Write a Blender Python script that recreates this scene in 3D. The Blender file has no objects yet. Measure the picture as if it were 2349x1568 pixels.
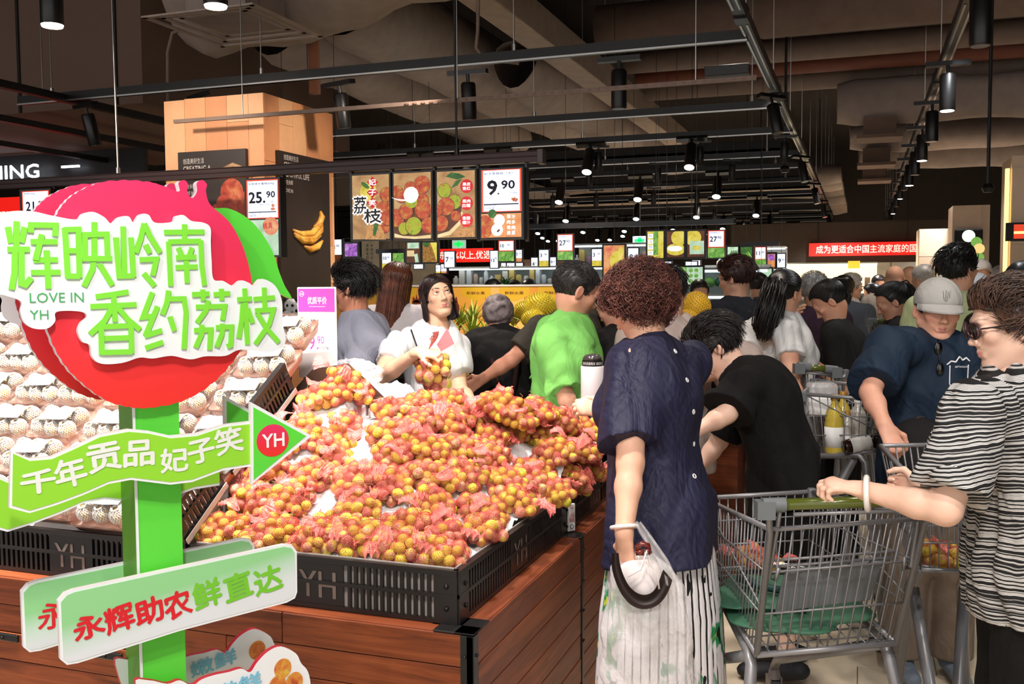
import bpy, bmesh, math, random
import numpy as np
from mathutils import Vector, Matrix, Euler

S = bpy.context.scene
COL = bpy.context.collection
random.seed(7)
RNG = np.random.default_rng(7)

# ---------------------------------------------------------------- camera
F_PX, CX, CY, CAM_H = 2221.0, 1174.5, 784.0, 1.58
YAW, PITCH, ROLL = math.radians(19.8), math.atan((784 - 650) / 2221.0), math.radians(0.35)
C_FW = np.array([-math.sin(YAW) * math.cos(PITCH), math.cos(YAW) * math.cos(PITCH), -math.sin(PITCH)])
_r0 = np.array([math.cos(YAW), math.sin(YAW), 0.0])
_u0 = np.cross(_r0, C_FW)
C_RT = _r0 * math.cos(ROLL) - _u0 * math.sin(ROLL)
C_UP = np.cross(C_RT, C_FW)
C_POS = np.array([0.0, 0.0, CAM_H])
cam_data = bpy.data.cameras.new('camera')
cam_data.sensor_width = 36.0
cam_data.lens = F_PX / 2349.0 * 36.0
cam_data.clip_start, cam_data.clip_end = 0.05, 200
cam = bpy.data.objects.new('camera', cam_data)
COL.objects.link(cam)
cam.matrix_world = Matrix(((C_RT[0], C_UP[0], -C_FW[0], C_POS[0]), (C_RT[1], C_UP[1], -C_FW[1], C_POS[1]),
                           (C_RT[2], C_UP[2], -C_FW[2], C_POS[2]), (0, 0, 0, 1)))
S.camera = cam

# ---------------------------------------------------------------- exposure, world, lamps
S.view_settings.view_transform = 'Standard'
S.view_settings.look = 'None'
S.view_settings.exposure = 0.55
S.view_settings.gamma = 1.0
S.view_settings.use_curve_mapping = False
cy = S.cycles
cy.use_denoising = True
cy.max_bounces, cy.diffuse_bounces, cy.glossy_bounces = 5, 3, 2
cy.transmission_bounces, cy.transparent_max_bounces = 4, 12
cy.caustics_reflective = cy.caustics_refractive = False
cy.sample_clamp_indirect = 4.0
cy.use_adaptive_sampling = True
cy.adaptive_threshold = 0.02

W = bpy.data.worlds.new('store_light')
S.world = W
W.use_nodes = True
W.node_tree.nodes['Background'].inputs[0].default_value = (1.0, 0.96, 0.93, 1)
W.node_tree.nodes['Background'].inputs[1].default_value = 1.0

def spot(name, loc, target, watts, color=(1, .93, .85), angle=60, blend=.6, radius=.05):
    l = bpy.data.lights.new(name, 'SPOT')
    l.energy, l.color, l.spot_size, l.spot_blend, l.shadow_soft_size = watts, color, math.radians(angle), blend, radius
    o = bpy.data.objects.new(name, l)
    COL.objects.link(o)
    o.location = loc
    o.rotation_euler = (Vector(target) - Vector(loc)).to_track_quat('-Z', 'Y').to_euler()
    return o

WARM, PINK, COOL = (1, .89, .78), (1, .93, .88), (.92, .97, 1)
for i, (x, y, tx, ty, w) in enumerate([(-1.1, 2.3, -1.2, 2.8, 112), (-1.6, 2.4, -1.6, 3.0, 112), (-.9, 3.7, -1.3, 3.4, 105),
                                       (-2.1, 2.1, -2.4, 2.7, 420), (-2.8, 2.1, -3.1, 2.8, 420), (-1.8, 3.3, -1.6, 3.7, 105)]):
    spot('display_spot', (x, y, 2.95), (tx, ty, .9), w, PINK, 62, .7)
# track lamps over the aisles behind and around the camera
for i, (x, y, w) in enumerate([(.6, 1.2, 70), (-.55, .6, 60), (1.7, 2.6, 60), (.5, 3.6, 70), (-.6, 5.2, 75), (.5, 6.2, 75), (-2.6, 5.7, 90),
                               (-.6, 7.6, 80), (-3.0, 7.8, 90), (.5, 9.0, 90), (-1.7, 9.8, 100), (2.4, 7.0, 90), (-1.2, 12, 120),
                               (-4.4, 10.5, 120), (1.0, 12.5, 140), (3.5, 11, 140), (-2.0, 15, 160), (1.6, 16, 170), (-6, 8.5, 100), (-5, 13, 260), (-2.6, 12.6, 260), (-5.5, 17, 300), (-3.4, 16.6, 300), (-.4, 16.8, 300), (-2, 20.4, 320), (1.2, 20, 300), (3.2, 15, 300), (-.2, 13.6, 240)]):
    spot('aisle_spot', (x, y, 2.95), (x, y + .01, 0), w, COOL if (i % 3 == 2) else WARM, 110, .8, .08)
for (x, y, tx, ty, tz, w) in [(-3.9, 3.6, -3.9, 5.3, 2.2, 75), (-2.1, 4.9, -3.5, 5.7, 2.1, 60), (-.5, .5, -1.4, 1.7, 1.2, 62), (-1.5, .2, -1.5, 1.8, 1.2, 40), (.3, .6, .4, 2.8, 1.1, 66), (-.3, .9, -.6, 3.0, 1.1, 60), (-2.0, 3.2, -2.1, 4.5, 1.2, 80), (-.9, 3.0, -1.2, 4.5, 1.2, 60), (.2, 2.2, .3, 3.9, 1.2, 60), (-2.6, 5.75, -3.0, 6.9, 1.1, 110), (-1.6, 5.75, -1.8, 6.9, 1.1, 110)]:  # unseen lamps added to brighten the pillar, sign, shoppers and fruit counter
    spot('accent_spot', (x, y, 2.8), (tx, ty, tz), w, (1, .96, .93) if y < 4 and x > -2.05 else (1, .84, .70), 60, .8)

# ---------------------------------------------------------------- pixel -> point at a real depth / plane
def _ray(px, py):
    return C_FW + C_RT * ((px - CX) / F_PX) - C_UP * ((py - CY) / F_PX)
def PD(px, py, d): return C_POS + _ray(px, py) * d
def PZ(px, py, z):
    r = _ray(px, py); return C_POS + r * ((z - CAM_H) / r[2])
def PX(px, py, x):
    r = _ray(px, py); return C_POS + r * (x / r[0])
def PY(px, py, y):
    r = _ray(px, py); return C_POS + r * (y / r[1])
def PP(px, py, o, n):
    r = _ray(px, py); return C_POS + r * (np.dot(np.asarray(o) - C_POS, n) / np.dot(r, n))
def A(*v): return np.array(v, float)
def unit(v):
    v = np.asarray(v, float); return v / (np.linalg.norm(v) + 1e-12)

# ---------------------------------------------------------------- materials
def lin(c):
    if isinstance(c, str):
        c = [int(c[i:i + 2], 16) for i in (0, 2, 4)]
    c = [v / 255.0 for v in c]
    return tuple(v / 12.92 if v <= .04045 else ((v + .055) / 1.055) ** 2.4 for v in c) + (1.0,)

_MATS = {}
class NT:
    """small helper around a node tree"""
    def __init__(s, name):
        s.m = bpy.data.materials.new(name); s.m.use_nodes = True
        s.t = s.m.node_tree; s.b = s.t.nodes['Principled BSDF']; s.out = s.t.nodes['Material Output']
    def n(s, typ, **kw):
        o = s.t.nodes.new(typ)
        for k, v in kw.items():
            if k in o.inputs.keys() and not hasattr(type(o), k): o.inputs[k].default_value = v
            elif hasattr(o, k): setattr(o, k, v)
            else: o.inputs[k].default_value = v
        return o
    def l(s, a, b): s.t.links.new(a, b)
    def coord(s, which='Object', scale=(1, 1, 1), rot=(0, 0, 0)):
        tc = s.n('ShaderNodeTexCoord'); mp = s.n('ShaderNodeMapping')
        mp.inputs['Scale'].default_value = scale; mp.inputs['Rotation'].default_value = rot
        s.l(tc.outputs[which], mp.inputs['Vector']); return mp.outputs['Vector']
    def noise(s, vec, scale, detail=3, rough=.55, dist=0):
        n = s.n('ShaderNodeTexNoise'); n.inputs['Scale'].default_value = scale; n.inputs['Detail'].default_value = detail
        n.inputs['Roughness'].default_value = rough; n.inputs['Distortion'].default_value = dist
        if vec is not None: s.l(vec, n.inputs['Vector'])
        return n.outputs['Fac']
    def ramp(s, fac, stops, interp='LINEAR'):
        r = s.n('ShaderNodeValToRGB'); r.color_ramp.interpolation = interp
        e = r.color_ramp.elements
        while len(e) > len(stops): e.remove(e[-1])
        while len(e) < len(stops): e.new(.5)
        for q, (p, c) in zip(e, stops): q.position = p; q.color = c if len(c) == 4 else lin(c)
        s.l(fac, r.inputs['Fac']); return r.outputs['Color']
    def math(s, op, a, b=None, c=None):
        m = s.n('ShaderNodeMath', operation=op)
        for i, v in enumerate((a, b, c)):
            if v is None: continue
            if isinstance(v, (int, float)): m.inputs[i].default_value = v
            else: s.l(v, m.inputs[i])
        return m.outputs[0]
    def mix(s, fac, a, b, blend='MIX'):
        m = s.n('ShaderNodeMix', data_type='RGBA', blend_type=blend)
        for i, v in ((0, fac), (6, a), (7, b)):
            if isinstance(v, (int, float)): m.inputs[i].default_value = v
            elif isinstance(v, tuple): m.inputs[i].default_value = v
            else: s.l(v, m.inputs[i])
        return m.outputs[2]
    def bump(s, h, strength=.3, dist=.01):
        b = s.n('ShaderNodeBump'); b.inputs['Strength'].default_value = strength; b.inputs['Distance'].default_value = dist
        s.l(h, b.inputs['Height']); s.l(b.outputs[0], s.b.inputs['Normal'])
    def set(s, **kw):
        for k, v in kw.items():
            k = {'color': 'Base Color', 'rough': 'Roughness', 'metal': 'Metallic', 'spec': 'Specular IOR Level', 'trans': 'Transmission Weight',
                 'sub': 'Subsurface Weight', 'coat': 'Coat Weight', 'emit': 'Emission Color', 'es': 'Emission Strength', 'sheen': 'Sheen Weight', 'alpha': 'Alpha'}.get(k, k)
            if hasattr(v, 'is_linked') or hasattr(v, 'links'): s.l(v, s.b.inputs[k])
            else: s.b.inputs[k].default_value = v

def M(name, color, rough=.5, metal=0, spec=.5, var=.12, vscale=8, bump=0, bscale=60, emit=0, **kw):
    """one plain procedural material: base colour with a slight tone variation and fine relief"""
    if name in _MATS: return _MATS[name]
    t = NT(name); c = lin(color)
    if var:
        v = t.noise(t.coord(), vscale, 4)
        lo = tuple(max(0, x * (1 - var)) for x in c[:3]) + (1,); hi = tuple(min(1, x * (1 + var)) for x in c[:3]) + (1,)
        t.set(color=t.ramp(v, [(.3, lo), (.7, hi)]))
    else: t.set(color=c)
    t.set(rough=rough, metal=metal, spec=spec)
    if emit: t.set(emit=c, es=emit)
    for k, v in kw.items(): t.set(**{k: v})
    if bump: t.bump(t.noise(t.coord(), bscale, 3), bump, .004)
    _MATS[name] = t.m
    return t.m
def G(name, color, e=1.0):
    """what gives off light: lamps, screens, lit letters"""
    if name in _MATS: return _MATS[name]
    t = NT(name); t.set(color=lin(color), rough=.4, emit=lin(color), es=e)
    _MATS[name] = t.m
    return t.m

# ---------------------------------------------------------------- mesh building
BASE = {}
def rotz(a): c, s = math.cos(a), math.sin(a); return np.array(((c, -s, 0), (s, c, 0), (0, 0, 1.0)))
def frame(fwd, up=(0, 0, 1)):
    """columns: right, forward, up"""
    f = unit(fwd); r = unit(np.cross(f, up)); u = np.cross(r, f)
    return np.column_stack((r, f, u))

class MB:
    def __init__(s): s.v, s.f, s.m, s.n = [], [], [], 0
    def add(s, v, f, m=0):
        v = np.asarray(v, float); s.v.append(v)
        for q in f: s.f.append(tuple(int(i) + s.n for i in q)); s.m.append(m)
        s.n += len(v); return s
    def box(s, c, d, R=None, m=0):
        d = np.asarray(d, float) / 2
        v = np.array([(x, y, z) for x in (-1, 1) for y in (-1, 1) for z in (-1, 1)]) * d
        if R is not None: v = v @ np.asarray(R).T
        return s.add(v + np.asarray(c), ((0, 1, 3, 2), (4, 6, 7, 5), (0, 4, 5, 1), (2, 3, 7, 6), (0, 2, 6, 4), (1, 5, 7, 3)), m)
    def bx(s, x0, x1, y0, y1, z0, z1, m=0): return s.box(((x0 + x1) / 2, (y0 + y1) / 2, (z0 + z1) / 2), (x1 - x0, y1 - y0, z1 - z0), None, m)
    def tube(s, pts, r, n=8, m=0, caps=True, closed=False):
        P = np.asarray(pts, float); k = len(P); r = np.full(k, r) if np.isscalar(r) else np.asarray(r, float)
        if closed: T = np.roll(P, -1, 0) - np.roll(P, 1, 0)
        else: T = np.gradient(P, axis=0)
        T /= np.linalg.norm(T, axis=1)[:, None] + 1e-12
        a = np.array((0, 0, 1.0)) if abs(T[0][2]) < .9 else np.array((1.0, 0, 0))
        u = unit(np.cross(T[0], a)); V = []
        th = np.arange(n) * 2 * math.pi / n
        for i in range(k):
            u = u - T[i] * (u @ T[i]); u = unit(u); w = np.cross(T[i], u)
            V.append(P[i] + r[i] * (np.cos(th)[:, None] * u + np.sin(th)[:, None] * w))
        V = np.concatenate(V); f = []
        for i in range(k if closed else k - 1):
            a0, b0 = i * n, ((i + 1) % k) * n
            for j in range(n): j2 = (j + 1) % n; f.append((a0 + j, a0 + j2, b0 + j2, b0 + j))
        if caps and not closed: f.append(tuple(range(n - 1, -1, -1))); f.append(tuple((k - 1) * n + j for j in range(n)))
        return s.add(V, f, m)
    def cyl(s, a, b, r, r2=None, n=16, m=0): return s.tube((a, b), (r, r if r2 is None else r2), n, m)
    def lathe(s, prof, o=(0, 0, 0), n=24, R=None, m=0):
        prof = np.asarray(prof, float); k = len(prof); th = np.arange(n) * 2 * math.pi / n
        V = np.concatenate([np.stack((p[0] * np.cos(th), p[0] * np.sin(th), np.full(n, p[1])), 1) for p in prof])
        if R is not None: V = V @ np.asarray(R).T
        f = [(i * n + j, i * n + (j + 1) % n, (i + 1) * n + (j + 1) % n, (i + 1) * n + j) for i in range(k - 1) for j in range(n)]
        f.append(tuple(range(n - 1, -1, -1))); f.append(tuple((k - 1) * n + j for j in range(n)))
        return s.add(V + np.asarray(o), f, m)
    def ball(s, c, r, nu=12, nv=8, R=None, m=0):
        r = np.full(3, r) if np.isscalar(r) else np.asarray(r, float)
        V = [(0, 0, -1.0)]
        for i in range(1, nv):
            p = -math.pi / 2 + math.pi * i / nv
            for j in range(nu): t = 2 * math.pi * j / nu; V.append((math.cos(p) * math.cos(t), math.cos(p) * math.sin(t), math.sin(p)))
        V.append((0, 0, 1.0)); V = np.array(V) * r
        if R is not None: V = V @ np.asarray(R).T
        f = [(0, 1 + (j + 1) % nu, 1 + j) for j in range(nu)]
        for i in range(nv - 2):
            for j in range(nu):
                a = 1 + i * nu; f.append((a + j, a + (j + 1) % nu, a + nu + (j + 1) % nu, a + nu + j))
        a = 1 + (nv - 2) * nu; e = len(V) - 1
        f += [(a + j, a + (j + 1) % nu, e) for j in range(nu)]
        return s.add(V + np.asarray(c), f, m)
    def prism(s, poly, o, ex, ey, t, m=0, mside=None):
        """outline in the plane (o, ex, ey), thickness t along ex x ey, from -t to 0"""
        P = np.asarray(poly, float); ex, ey = np.asarray(ex, float), np.asarray(ey, float); nz = unit(np.cross(ex, ey)); n = len(P)
        if sum(P[i][0] * P[(i + 1) % n][1] - P[(i + 1) % n][0] * P[i][1] for i in range(n)) < 0: P = P[::-1]
        top = np.asarray(o) + P[:, :1] * ex + P[:, 1:2] * ey
        V = np.concatenate((top, top - nz * t))
        s.add(V, [tuple(range(n)), tuple(range(2 * n - 1, n - 1, -1))], m)
        b = s.n - 2 * n
        for i in range(n):
            s.f.append((b + i, b + n + i, b + n + (i + 1) % n, b + (i + 1) % n)); s.m.append(m if mside is None else mside)
        return s
    def grid(s, P, m=0, wrap=False):
        P = np.asarray(P, float); a, b = P.shape[:2]
        f = [(i * b + j, i * b + (j + 1) % b, (i + 1) * b + (j + 1) % b, (i + 1) * b + j) for i in range(a - 1) for j in range(b if wrap else b - 1)]
        return s.add(P.reshape(-1, 3), f, m)
    def build(s, name, mats, parent=None, smooth=False, bevel=0, kind=None, col=None, auto=None):
        V = np.concatenate(s.v) if s.v else np.zeros((0, 3))
        return mesh_obj(name, V, s.f, mats, parent, smooth, bevel, kind, col, s.m, auto)

def mesh_obj(name, V, faces, mats, parent=None, smooth=False, bevel=0, kind=None, col=None, mi=None, auto=None):
    mats = mats if isinstance(mats, (list, tuple)) else [mats]
    base = BASE.get(parent.name, np.zeros(3)) if parent is not None else None
    me = bpy.data.meshes.new(name)
    V = np.asarray(V, float)
    if parent is not None: loc = np.zeros(3)
    else:
        loc = np.array(((V[:, 0].min() + V[:, 0].max()) / 2, (V[:, 1].min() + V[:, 1].max()) / 2, V[:, 2].min())) if len(V) else np.zeros(3)
        base = loc
    V = V - base
    if isinstance(faces, np.ndarray) and faces.ndim == 2:
        k = faces.shape[1]; me.vertices.add(len(V)); me.vertices.foreach_set('co', V.astype(np.float32).ravel())
        me.loops.add(faces.size); me.loops.foreach_set('vertex_index', faces.astype(np.int32).ravel())
        me.polygons.add(len(faces)); me.polygons.foreach_set('loop_start', (np.arange(len(faces)) * k).astype(np.int32))
        me.update(calc_edges=True); me.validate()
    else: me.from_pydata(V.tolist(), [], faces)
    for m in mats: me.materials.append(m)
    if mi is not None and len(mats) > 1: me.polygons.foreach_set('material_index', np.asarray(mi, np.int32))
    if smooth: me.polygons.foreach_set('use_smooth', np.ones(len(me.polygons), bool))
    if col is not None:
        a = me.color_attributes.new('Col', 'FLOAT_COLOR', 'POINT')
        a.data.foreach_set('color', np.concatenate((col, np.ones((len(col), 1))), 1).astype(np.float32).ravel())
    if auto is not None:
        me.polygons.foreach_set('use_smooth', np.ones(len(me.polygons), bool)); me.set_sharp_from_angle(angle=math.radians(auto))
    me.update()
    o = bpy.data.objects.new(name, me); COL.objects.link(o)
    BASE[o.name] = np.asarray(base, float)
    if parent is not None: o.parent = parent
    else: o.location = loc
    if bevel:
        b = o.modifiers.new('bevel', 'BEVEL'); b.width = bevel; b.segments = 2; b.limit_method = 'ANGLE'
    if kind: o['kind'] = kind
    return o

def thing(name, loc, label, cat, group=None, kind=None):
    o = bpy.data.objects.new(name, None); COL.objects.link(o)
    o.location = tuple(loc); o.empty_display_size = .1; BASE[o.name] = np.asarray(loc, float)
    tag(o, label, cat, group, kind); return o
def tag(o, label=None, cat=None, group=None, kind=None):
    for k, v in (('label', label), ('category', cat), ('group', group), ('kind', kind)):
        if v: o[k] = v
    return o
KIDS = {}
def nth(k):
    w = ('first', 'second', 'third', 'fourth', 'fifth', 'sixth', 'seventh', 'eighth', 'ninth', 'tenth', 'eleventh', 'twelfth'); k += 1
    return w[k - 1] if k <= 12 else '%d%s' % (k, 'th' if 10 <= k % 100 <= 20 else {1: 'st', 2: 'nd', 3: 'rd'}.get(k % 10, 'th'))
def kids(o): return [c for c in bpy.data.objects if c.parent == o]
def dup(root, loc=None, rot=None, scale=None, label=None, ch=None):
    """a copy of a thing with copies of its parts and sub-parts (mesh data shared)"""
    r = root.copy(); COL.objects.link(r)
    if loc is not None: r.location = tuple(loc)
    if rot is not None: r.rotation_euler = rot
    if scale is not None: r.scale = (scale,) * 3 if np.isscalar(scale) else scale
    if label: r['label'] = label
    ch = ch or {root.name: kids(root)}
    def rec(src, dst):
        for c in (ch[src.name] if src.name in ch else kids(src)):
            d = c.copy(); COL.objects.link(d); d.parent = dst; rec(c, d)
    if root.name not in KIDS:
        def tree(o): k = kids(o); KIDS[o.name] = k; [tree(q) for q in k]
        tree(root)
    def rec2(src, dst):
        for c in KIDS.get(src.name, ()):
            d = c.copy(); COL.objects.link(d); d.parent = dst; rec2(c, d)
    rec2(root, r)
    return r

# ---------------------------------------------------------------- lettering
def text_geo(body, res=2, off=0.0, space=1.0, line=1.0):
    cu = bpy.data.curves.new('t', 'FONT'); cu.body = body; cu.size = 1; cu.resolution_u = res; cu.offset = off
    cu.space_character = space; cu.space_line = line
    o = bpy.data.objects.new('t', cu); COL.objects.link(o)
    dg = bpy.context.evaluated_depsgraph_get()
    me = bpy.data.meshes.new_from_object(o.evaluated_get(dg))
    V = np.array([v.co[:] for v in me.vertices]).reshape(-1, 3); Fc = [tuple(p.vertices) for p in me.polygons]
    bpy.data.objects.remove(o); bpy.data.curves.remove(cu); bpy.data.meshes.remove(me)
    return V, Fc
def text(body, o, ex, ey, w, h, mat, parent, name='lettering', off=0.0, lift=.0008, keep=False, res=2, anchor=(0, 0), shear=0.0, space=1.0, line=1.0):
    """letters filling the box w x h (metres) whose lower left corner is o"""
    V, Fc = text_geo(body, res, 0, space, line)
    if not len(V): return None
    lo, hi = V.min(0), V.max(0); sx, sy = w / (hi[0] - lo[0]), (h / (hi[1] - lo[1]) if h else 0)
    if keep or not h: sx = sy = min(sx, sy) if h else sx
    x, y = (V[:, 0] - lo[0]) * sx, (V[:, 1] - lo[1]) * sy
    x = x + anchor[0] * (w - (hi[0] - lo[0]) * sx) + shear * y
    ex, ey = unit(ex), unit(ey); nz = np.cross(ex, ey)
    if off:                                     # heavier strokes: the outline repeated a little to each side
        d = off * sx * .55; n0 = len(x); k_ = 0; X_, Y_, Z_, F2 = [], [], [], []
        for (dx, dy) in ((0, 0), (d, 0), (-d, 0), (0, d), (0, -d)):
            X_.append(x + dx); Y_.append(y + dy); Z_.append(np.full(n0, 5e-5 * k_)); F2 += [tuple(i + k_ * n0 for i in f) for f in Fc]; k_ += 1
        x, y, zz, Fc = np.concatenate(X_), np.concatenate(Y_), np.concatenate(Z_), F2
    else: zz = 0
    P = np.asarray(o) + x[:, None] * ex + y[:, None] * ey + nz * lift + (np.asarray(zz)[:, None] * nz if off else 0)
    return mesh_obj(name, P, Fc, mat, parent)

# ================================================================ the store itself
mt = NT('floor_tile')
_v = mt.noise(mt.coord(scale=(1, 1, 1)), 3.0, 5)
mt.set(color=mt.ramp(_v, [(.3, lin((205, 187, 160))), (.7, lin((224, 208, 182)))]), rough=.22, spec=.5)
mt.bump(mt.noise(mt.coord(), 40, 2), .03, .002)
FLOOR_TILE = mt.m
grout = M('tile_grout', (120, 104, 86), .8)
CEIL = M('ceiling_black', (44, 36, 33), .9, var=.2)
DUCT = M('duct_cloth', (146, 130, 122), .85, bump=.25, bscale=14)
DUCT_DARK = M('duct_brown', (112, 90, 78), .8, bump=.1, bscale=8)
PIPE = M('pipe_grey', (124, 104, 92), .6)
PIPE_RED = M('pipe_rust', (112, 58, 40), .6)
BLACK = M('black_metal', (20, 18, 18), .38, spec=.45, var=.05)
BLACK_SOFT = M('black_matt', (24, 22, 22), .7, var=.05)
STEEL = M('steel', (190, 186, 182), .28, metal=1, var=.05)
WHITE = M('white_paint', (238, 236, 234), .45, var=.03)

fl = MB().bx(-14, 9, -4, 26, -.12, -.006).build('floor', grout, kind='structure')
tile_me = None
for i in range(-4, 6):
    for j in range(-1, 4):
        x0, y0 = -.59 + .6 * i + (.3 if j % 2 else 0), 4.15 + 1.2 * (j - 1) + 1.2
        if tile_me is None:
            t = MB().box((0, 0, -.003), (.596, 1.196, .006)).build('tile', FLOOR_TILE, bevel=.0008); tile_me = t
            q = t
        else: q = tile_me.copy(); COL.objects.link(q)
        q.parent = fl; q.location = (x0 + .3 - BASE['floor'][0], y0 - .6 - BASE['floor'][1], -.003 - BASE['floor'][2] - .003)
far = MB()
far.bx(-14, -3.0, -4, 26, -.006, -.0005).bx(3.0, 9, -4, 26, -.006, -.0005).bx(-3, 3, 7.76, 26, -.006, -.0005).bx(-3, 3, -4, 1.73, -.006, -.0005)
far.build('floor_field', FLOOR_TILE, fl)

MB().bx(-14, 9, -4, 26, 4.7, 4.8).build('ceiling', CEIL, kind='structure')
WALLP = M('wall_paint', (120, 108, 98), .8)
DARKW = M('wall_dark', (46, 38, 34), .8)
MB().bx(-14, 9, 24.0, 24.2, 0, 4.7).build('wall_back', DARKW, kind='structure')
MB().bx(-14.2, -14, -4, 24.2, 0, 4.7).build('wall_left', DARKW, kind='structure')
MB().bx(9, 9.2, -4, 24.2, 0, 4.7).build('wall_right', DARKW, kind='structure')

# lumpy insulated ducts, pipes and beams under the ceiling
def lumpy(a, b, r, seed, amp=.10, n=28, k=18, flat=1.0):
    a, b = A(*a), A(*b); rr = np.random.default_rng(seed); d = unit(b - a); R = frame(d); P = []
    ph = rr.uniform(0, 6.28, 4)
    for i in range(n):
        t = i / (n - 1); c = a + (b - a) * t; s = 1 + amp * (math.sin(t * 17 + ph[0]) * .5 + math.sin(t * 41 + ph[1]) * .35 + math.sin(t * 7 + ph[2]) * .5)
        if i in (0, n - 1): s *= .8
        th = np.arange(k) * 2 * math.pi / k
        w = s * r * (1 + amp * .5 * np.sin(3 * th + ph[3] + t * 9))
        P.append(c + (w * np.cos(th))[:, None] * R[:, 0] + (w * np.sin(th) * flat)[:, None] * R[:, 2])
    return MB().grid(np.array(P), wrap=True)
def ceil_item(mb, name, m, label, cat, group=None, smooth=True):
    tag(mb.build(name, m, smooth=smooth), label, cat, group, None); return bpy.context.scene
ceil_item(lumpy((-4.75, 6.1, 3.72), (-.9, 6.25, 4.05), .42, 1, .12), 'ceiling_duct', DUCT, 'fat wrapped grey duct running crosswise above the square air vent', 'duct')
ceil_item(lumpy((-4.35, 6.6, 3.62), (-4.6, 13, 3.62), .30, 2, .05), 'ceiling_duct', DUCT, 'long straight grey duct running back from behind the wooden pillar top', 'duct')
ceil_item(lumpy((-3.75, 6.6, 3.75), (-3.5, 14, 3.7), .36, 3, .05), 'ceiling_duct', DUCT, 'wide wrapped grey duct running back between a straight duct and a square beam', 'duct')
ceil_item(lumpy((-2.95, 8.3, 3.55), (-2.7, 18, 3.5), .27, 4, .16), 'ceiling_duct', DUCT, 'lumpy cloth-wrapped duct sagging behind the square beam', 'duct')
tag(MB().bx(-2.5, -2.27, 4.6, 16, 3.42, 3.66).build('ceiling_beam', M('beam_grey', (150, 132, 120), .8), bevel=.01), 'square grey steel beam slanting down the middle of the ceiling', 'beam')
for (y, z, r, x0, m, lab) in [(8.4, 3.80, .20, -2.2, DUCT_DARK, 'thick brown pipe crossing the ceiling, nearest of the crosswise pipes on the right'),
                              (9.5, 3.74, .11, -2.2, PIPE, 'slim grey pipe just behind the thick brown crosswise pipe'),
                              (9.95, 3.7, .10, -2.2, PIPE_RED, 'slim rust brown pipe, second slim one behind the thick brown pipe'),
                              (10.5, 3.66, .12, -2.2, PIPE, 'slim grey pipe, farthest of the three slim crosswise pipes')]:
    tag(MB().cyl((x0, y, z), (7, y + .1, z), r, n=16).build('ceiling_pipe', m, smooth=True), lab, 'pipe', 'pipes across the ceiling')
for i, (y, z, r, lab) in enumerate([(10.3, 3.33, .21, 'pale wrapped duct, upper and nearest of three wrapped ducts at right'),
                                   (12.4, 3.30, .2, 'pale wrapped duct with a rag hanging, middle of three wrapped ducts at right'),
                                   (14.0, 3.27, .2, 'pale sagging wrapped duct, lowest of three wrapped ducts at right')]):
    d = lumpy((-.25 + .1 * i, y, z), (6.5, y + .3, z + .05), r, 20 + i, .15, 40).build('ceiling_duct', M('duct_pale', (146, 130, 122), .85, bump=.3, bscale=12), smooth=True)
    tag(d, lab, 'duct')
    MB().bx(.0, .3, y - .2, y + .1, z - .34, z - .16).bx(-.06, .36, y - .26, y + .16, z - .37, z - .335).build('duct_outlet', DUCT_DARK, d)
for k in range(7):
    y = 15.5 + k * 1.15
    tag(lumpy((-6, y, 3.15 + .12 * (k % 2)), (-.3, y + .1, 3.2), .15, 40 + k, .12, 30, 10).build('ceiling_duct', DUCT, smooth=True), 'wrapped grey duct crossing far down the hall, %s from the front' % nth(k), 'duct', 'far crosswise ducts')
# square air diffuser
v = thing('air_vent', (-3.95, 5.55, 3.3), 'square louvred grey air vent on a short duct neck below the fat wrapped duct', 'vent')
MB().bx(-4.18, -3.72, 5.35, 5.8, 3.32, 3.62).build('duct_neck', DUCT, v)
vm = M('vent_metal', (170, 152, 140), .5)
for k in range(5):
    s = .42 - k * .08; z = 3.30 + k * .012
    m = MB()
    for (sx, sy, w, d) in ((0, 1, s, .035), (0, -1, s, .035), (1, 0, .035, s), (-1, 0, .035, s)):
        m.box((-3.95 + sx * (s - .017), 5.57 + sy * (s - .017), z), (w * 2 if w == s else w, d * 2 if d == s else d, .012))
    m.build('louvre', vm, v)
# brown soffit boxes at the upper left
so = MB()
so.bx(-11, -5.35, 6.3, 9.6, 3.02, 4.5)
so.build('ceiling_soffit', M('soffit_brown', (104, 80, 68), .7, var=.1, vscale=1), kind='structure')
for k, x in enumerate((-9.9, -8.8, -7.7, -6.6, -5.6)):
    MB().bx(x - .012, x + .012, 6.285, 6.301, 3.02, 4.5).build('panel_seam', BLACK_SOFT, bpy.data.objects['ceiling_soffit'])
tag(MB().bx(-9, -4.4, 10.2, 15, 2.95, 3.0).bx(-9, -4.4, 10.2, 10.26, 2.85, 3.05).build('ceiling_panel', M('panel_grey', (96, 88, 84), .8)), 'flat grey ceiling panel beyond the brown box at far left', 'panel')
for k in range(9):
    y = 11 + k * 1.5
    ct = thing('cable_tray', (-5.6, y, 3.0), 'black cable tray crossing the hall below the ducts, %s from the front' % nth(k), 'tray', 'crosswise cable trays'); MB().bx(-10.5, -.75, y - .05, y + .05, 3.0, 3.03).bx(-10.5, -.75, y - .05, y - .045, 3.0, 3.12).bx(-10.5, -.75, y + .045, y + .05, 3.0, 3.12).build('tray', BLACK_SOFT, ct)
    for x in (-9, -5, -1.2): MB().cyl((x, y, 3.02), (x, y, 4.7), .005, n=5).build('hanger', BLACK_SOFT, ct)
for i, pts in enumerate([[(385, 330), (384, 120), (395, 75), (440, 60)], [(1100, -400), (1096, 70), (1092, 110), (1110, 135), (1190, 145)]]):
    P = [PY(x, y, 5.9) for x, y in pts]
    tag(MB().tube(P, .012, 6).build('conduit', PIPE, smooth=True), ('thin bent conduit hanging beside the wooden pillar', 'thin bent conduit curling onto the nearest light track')[i], 'conduit')
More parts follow.
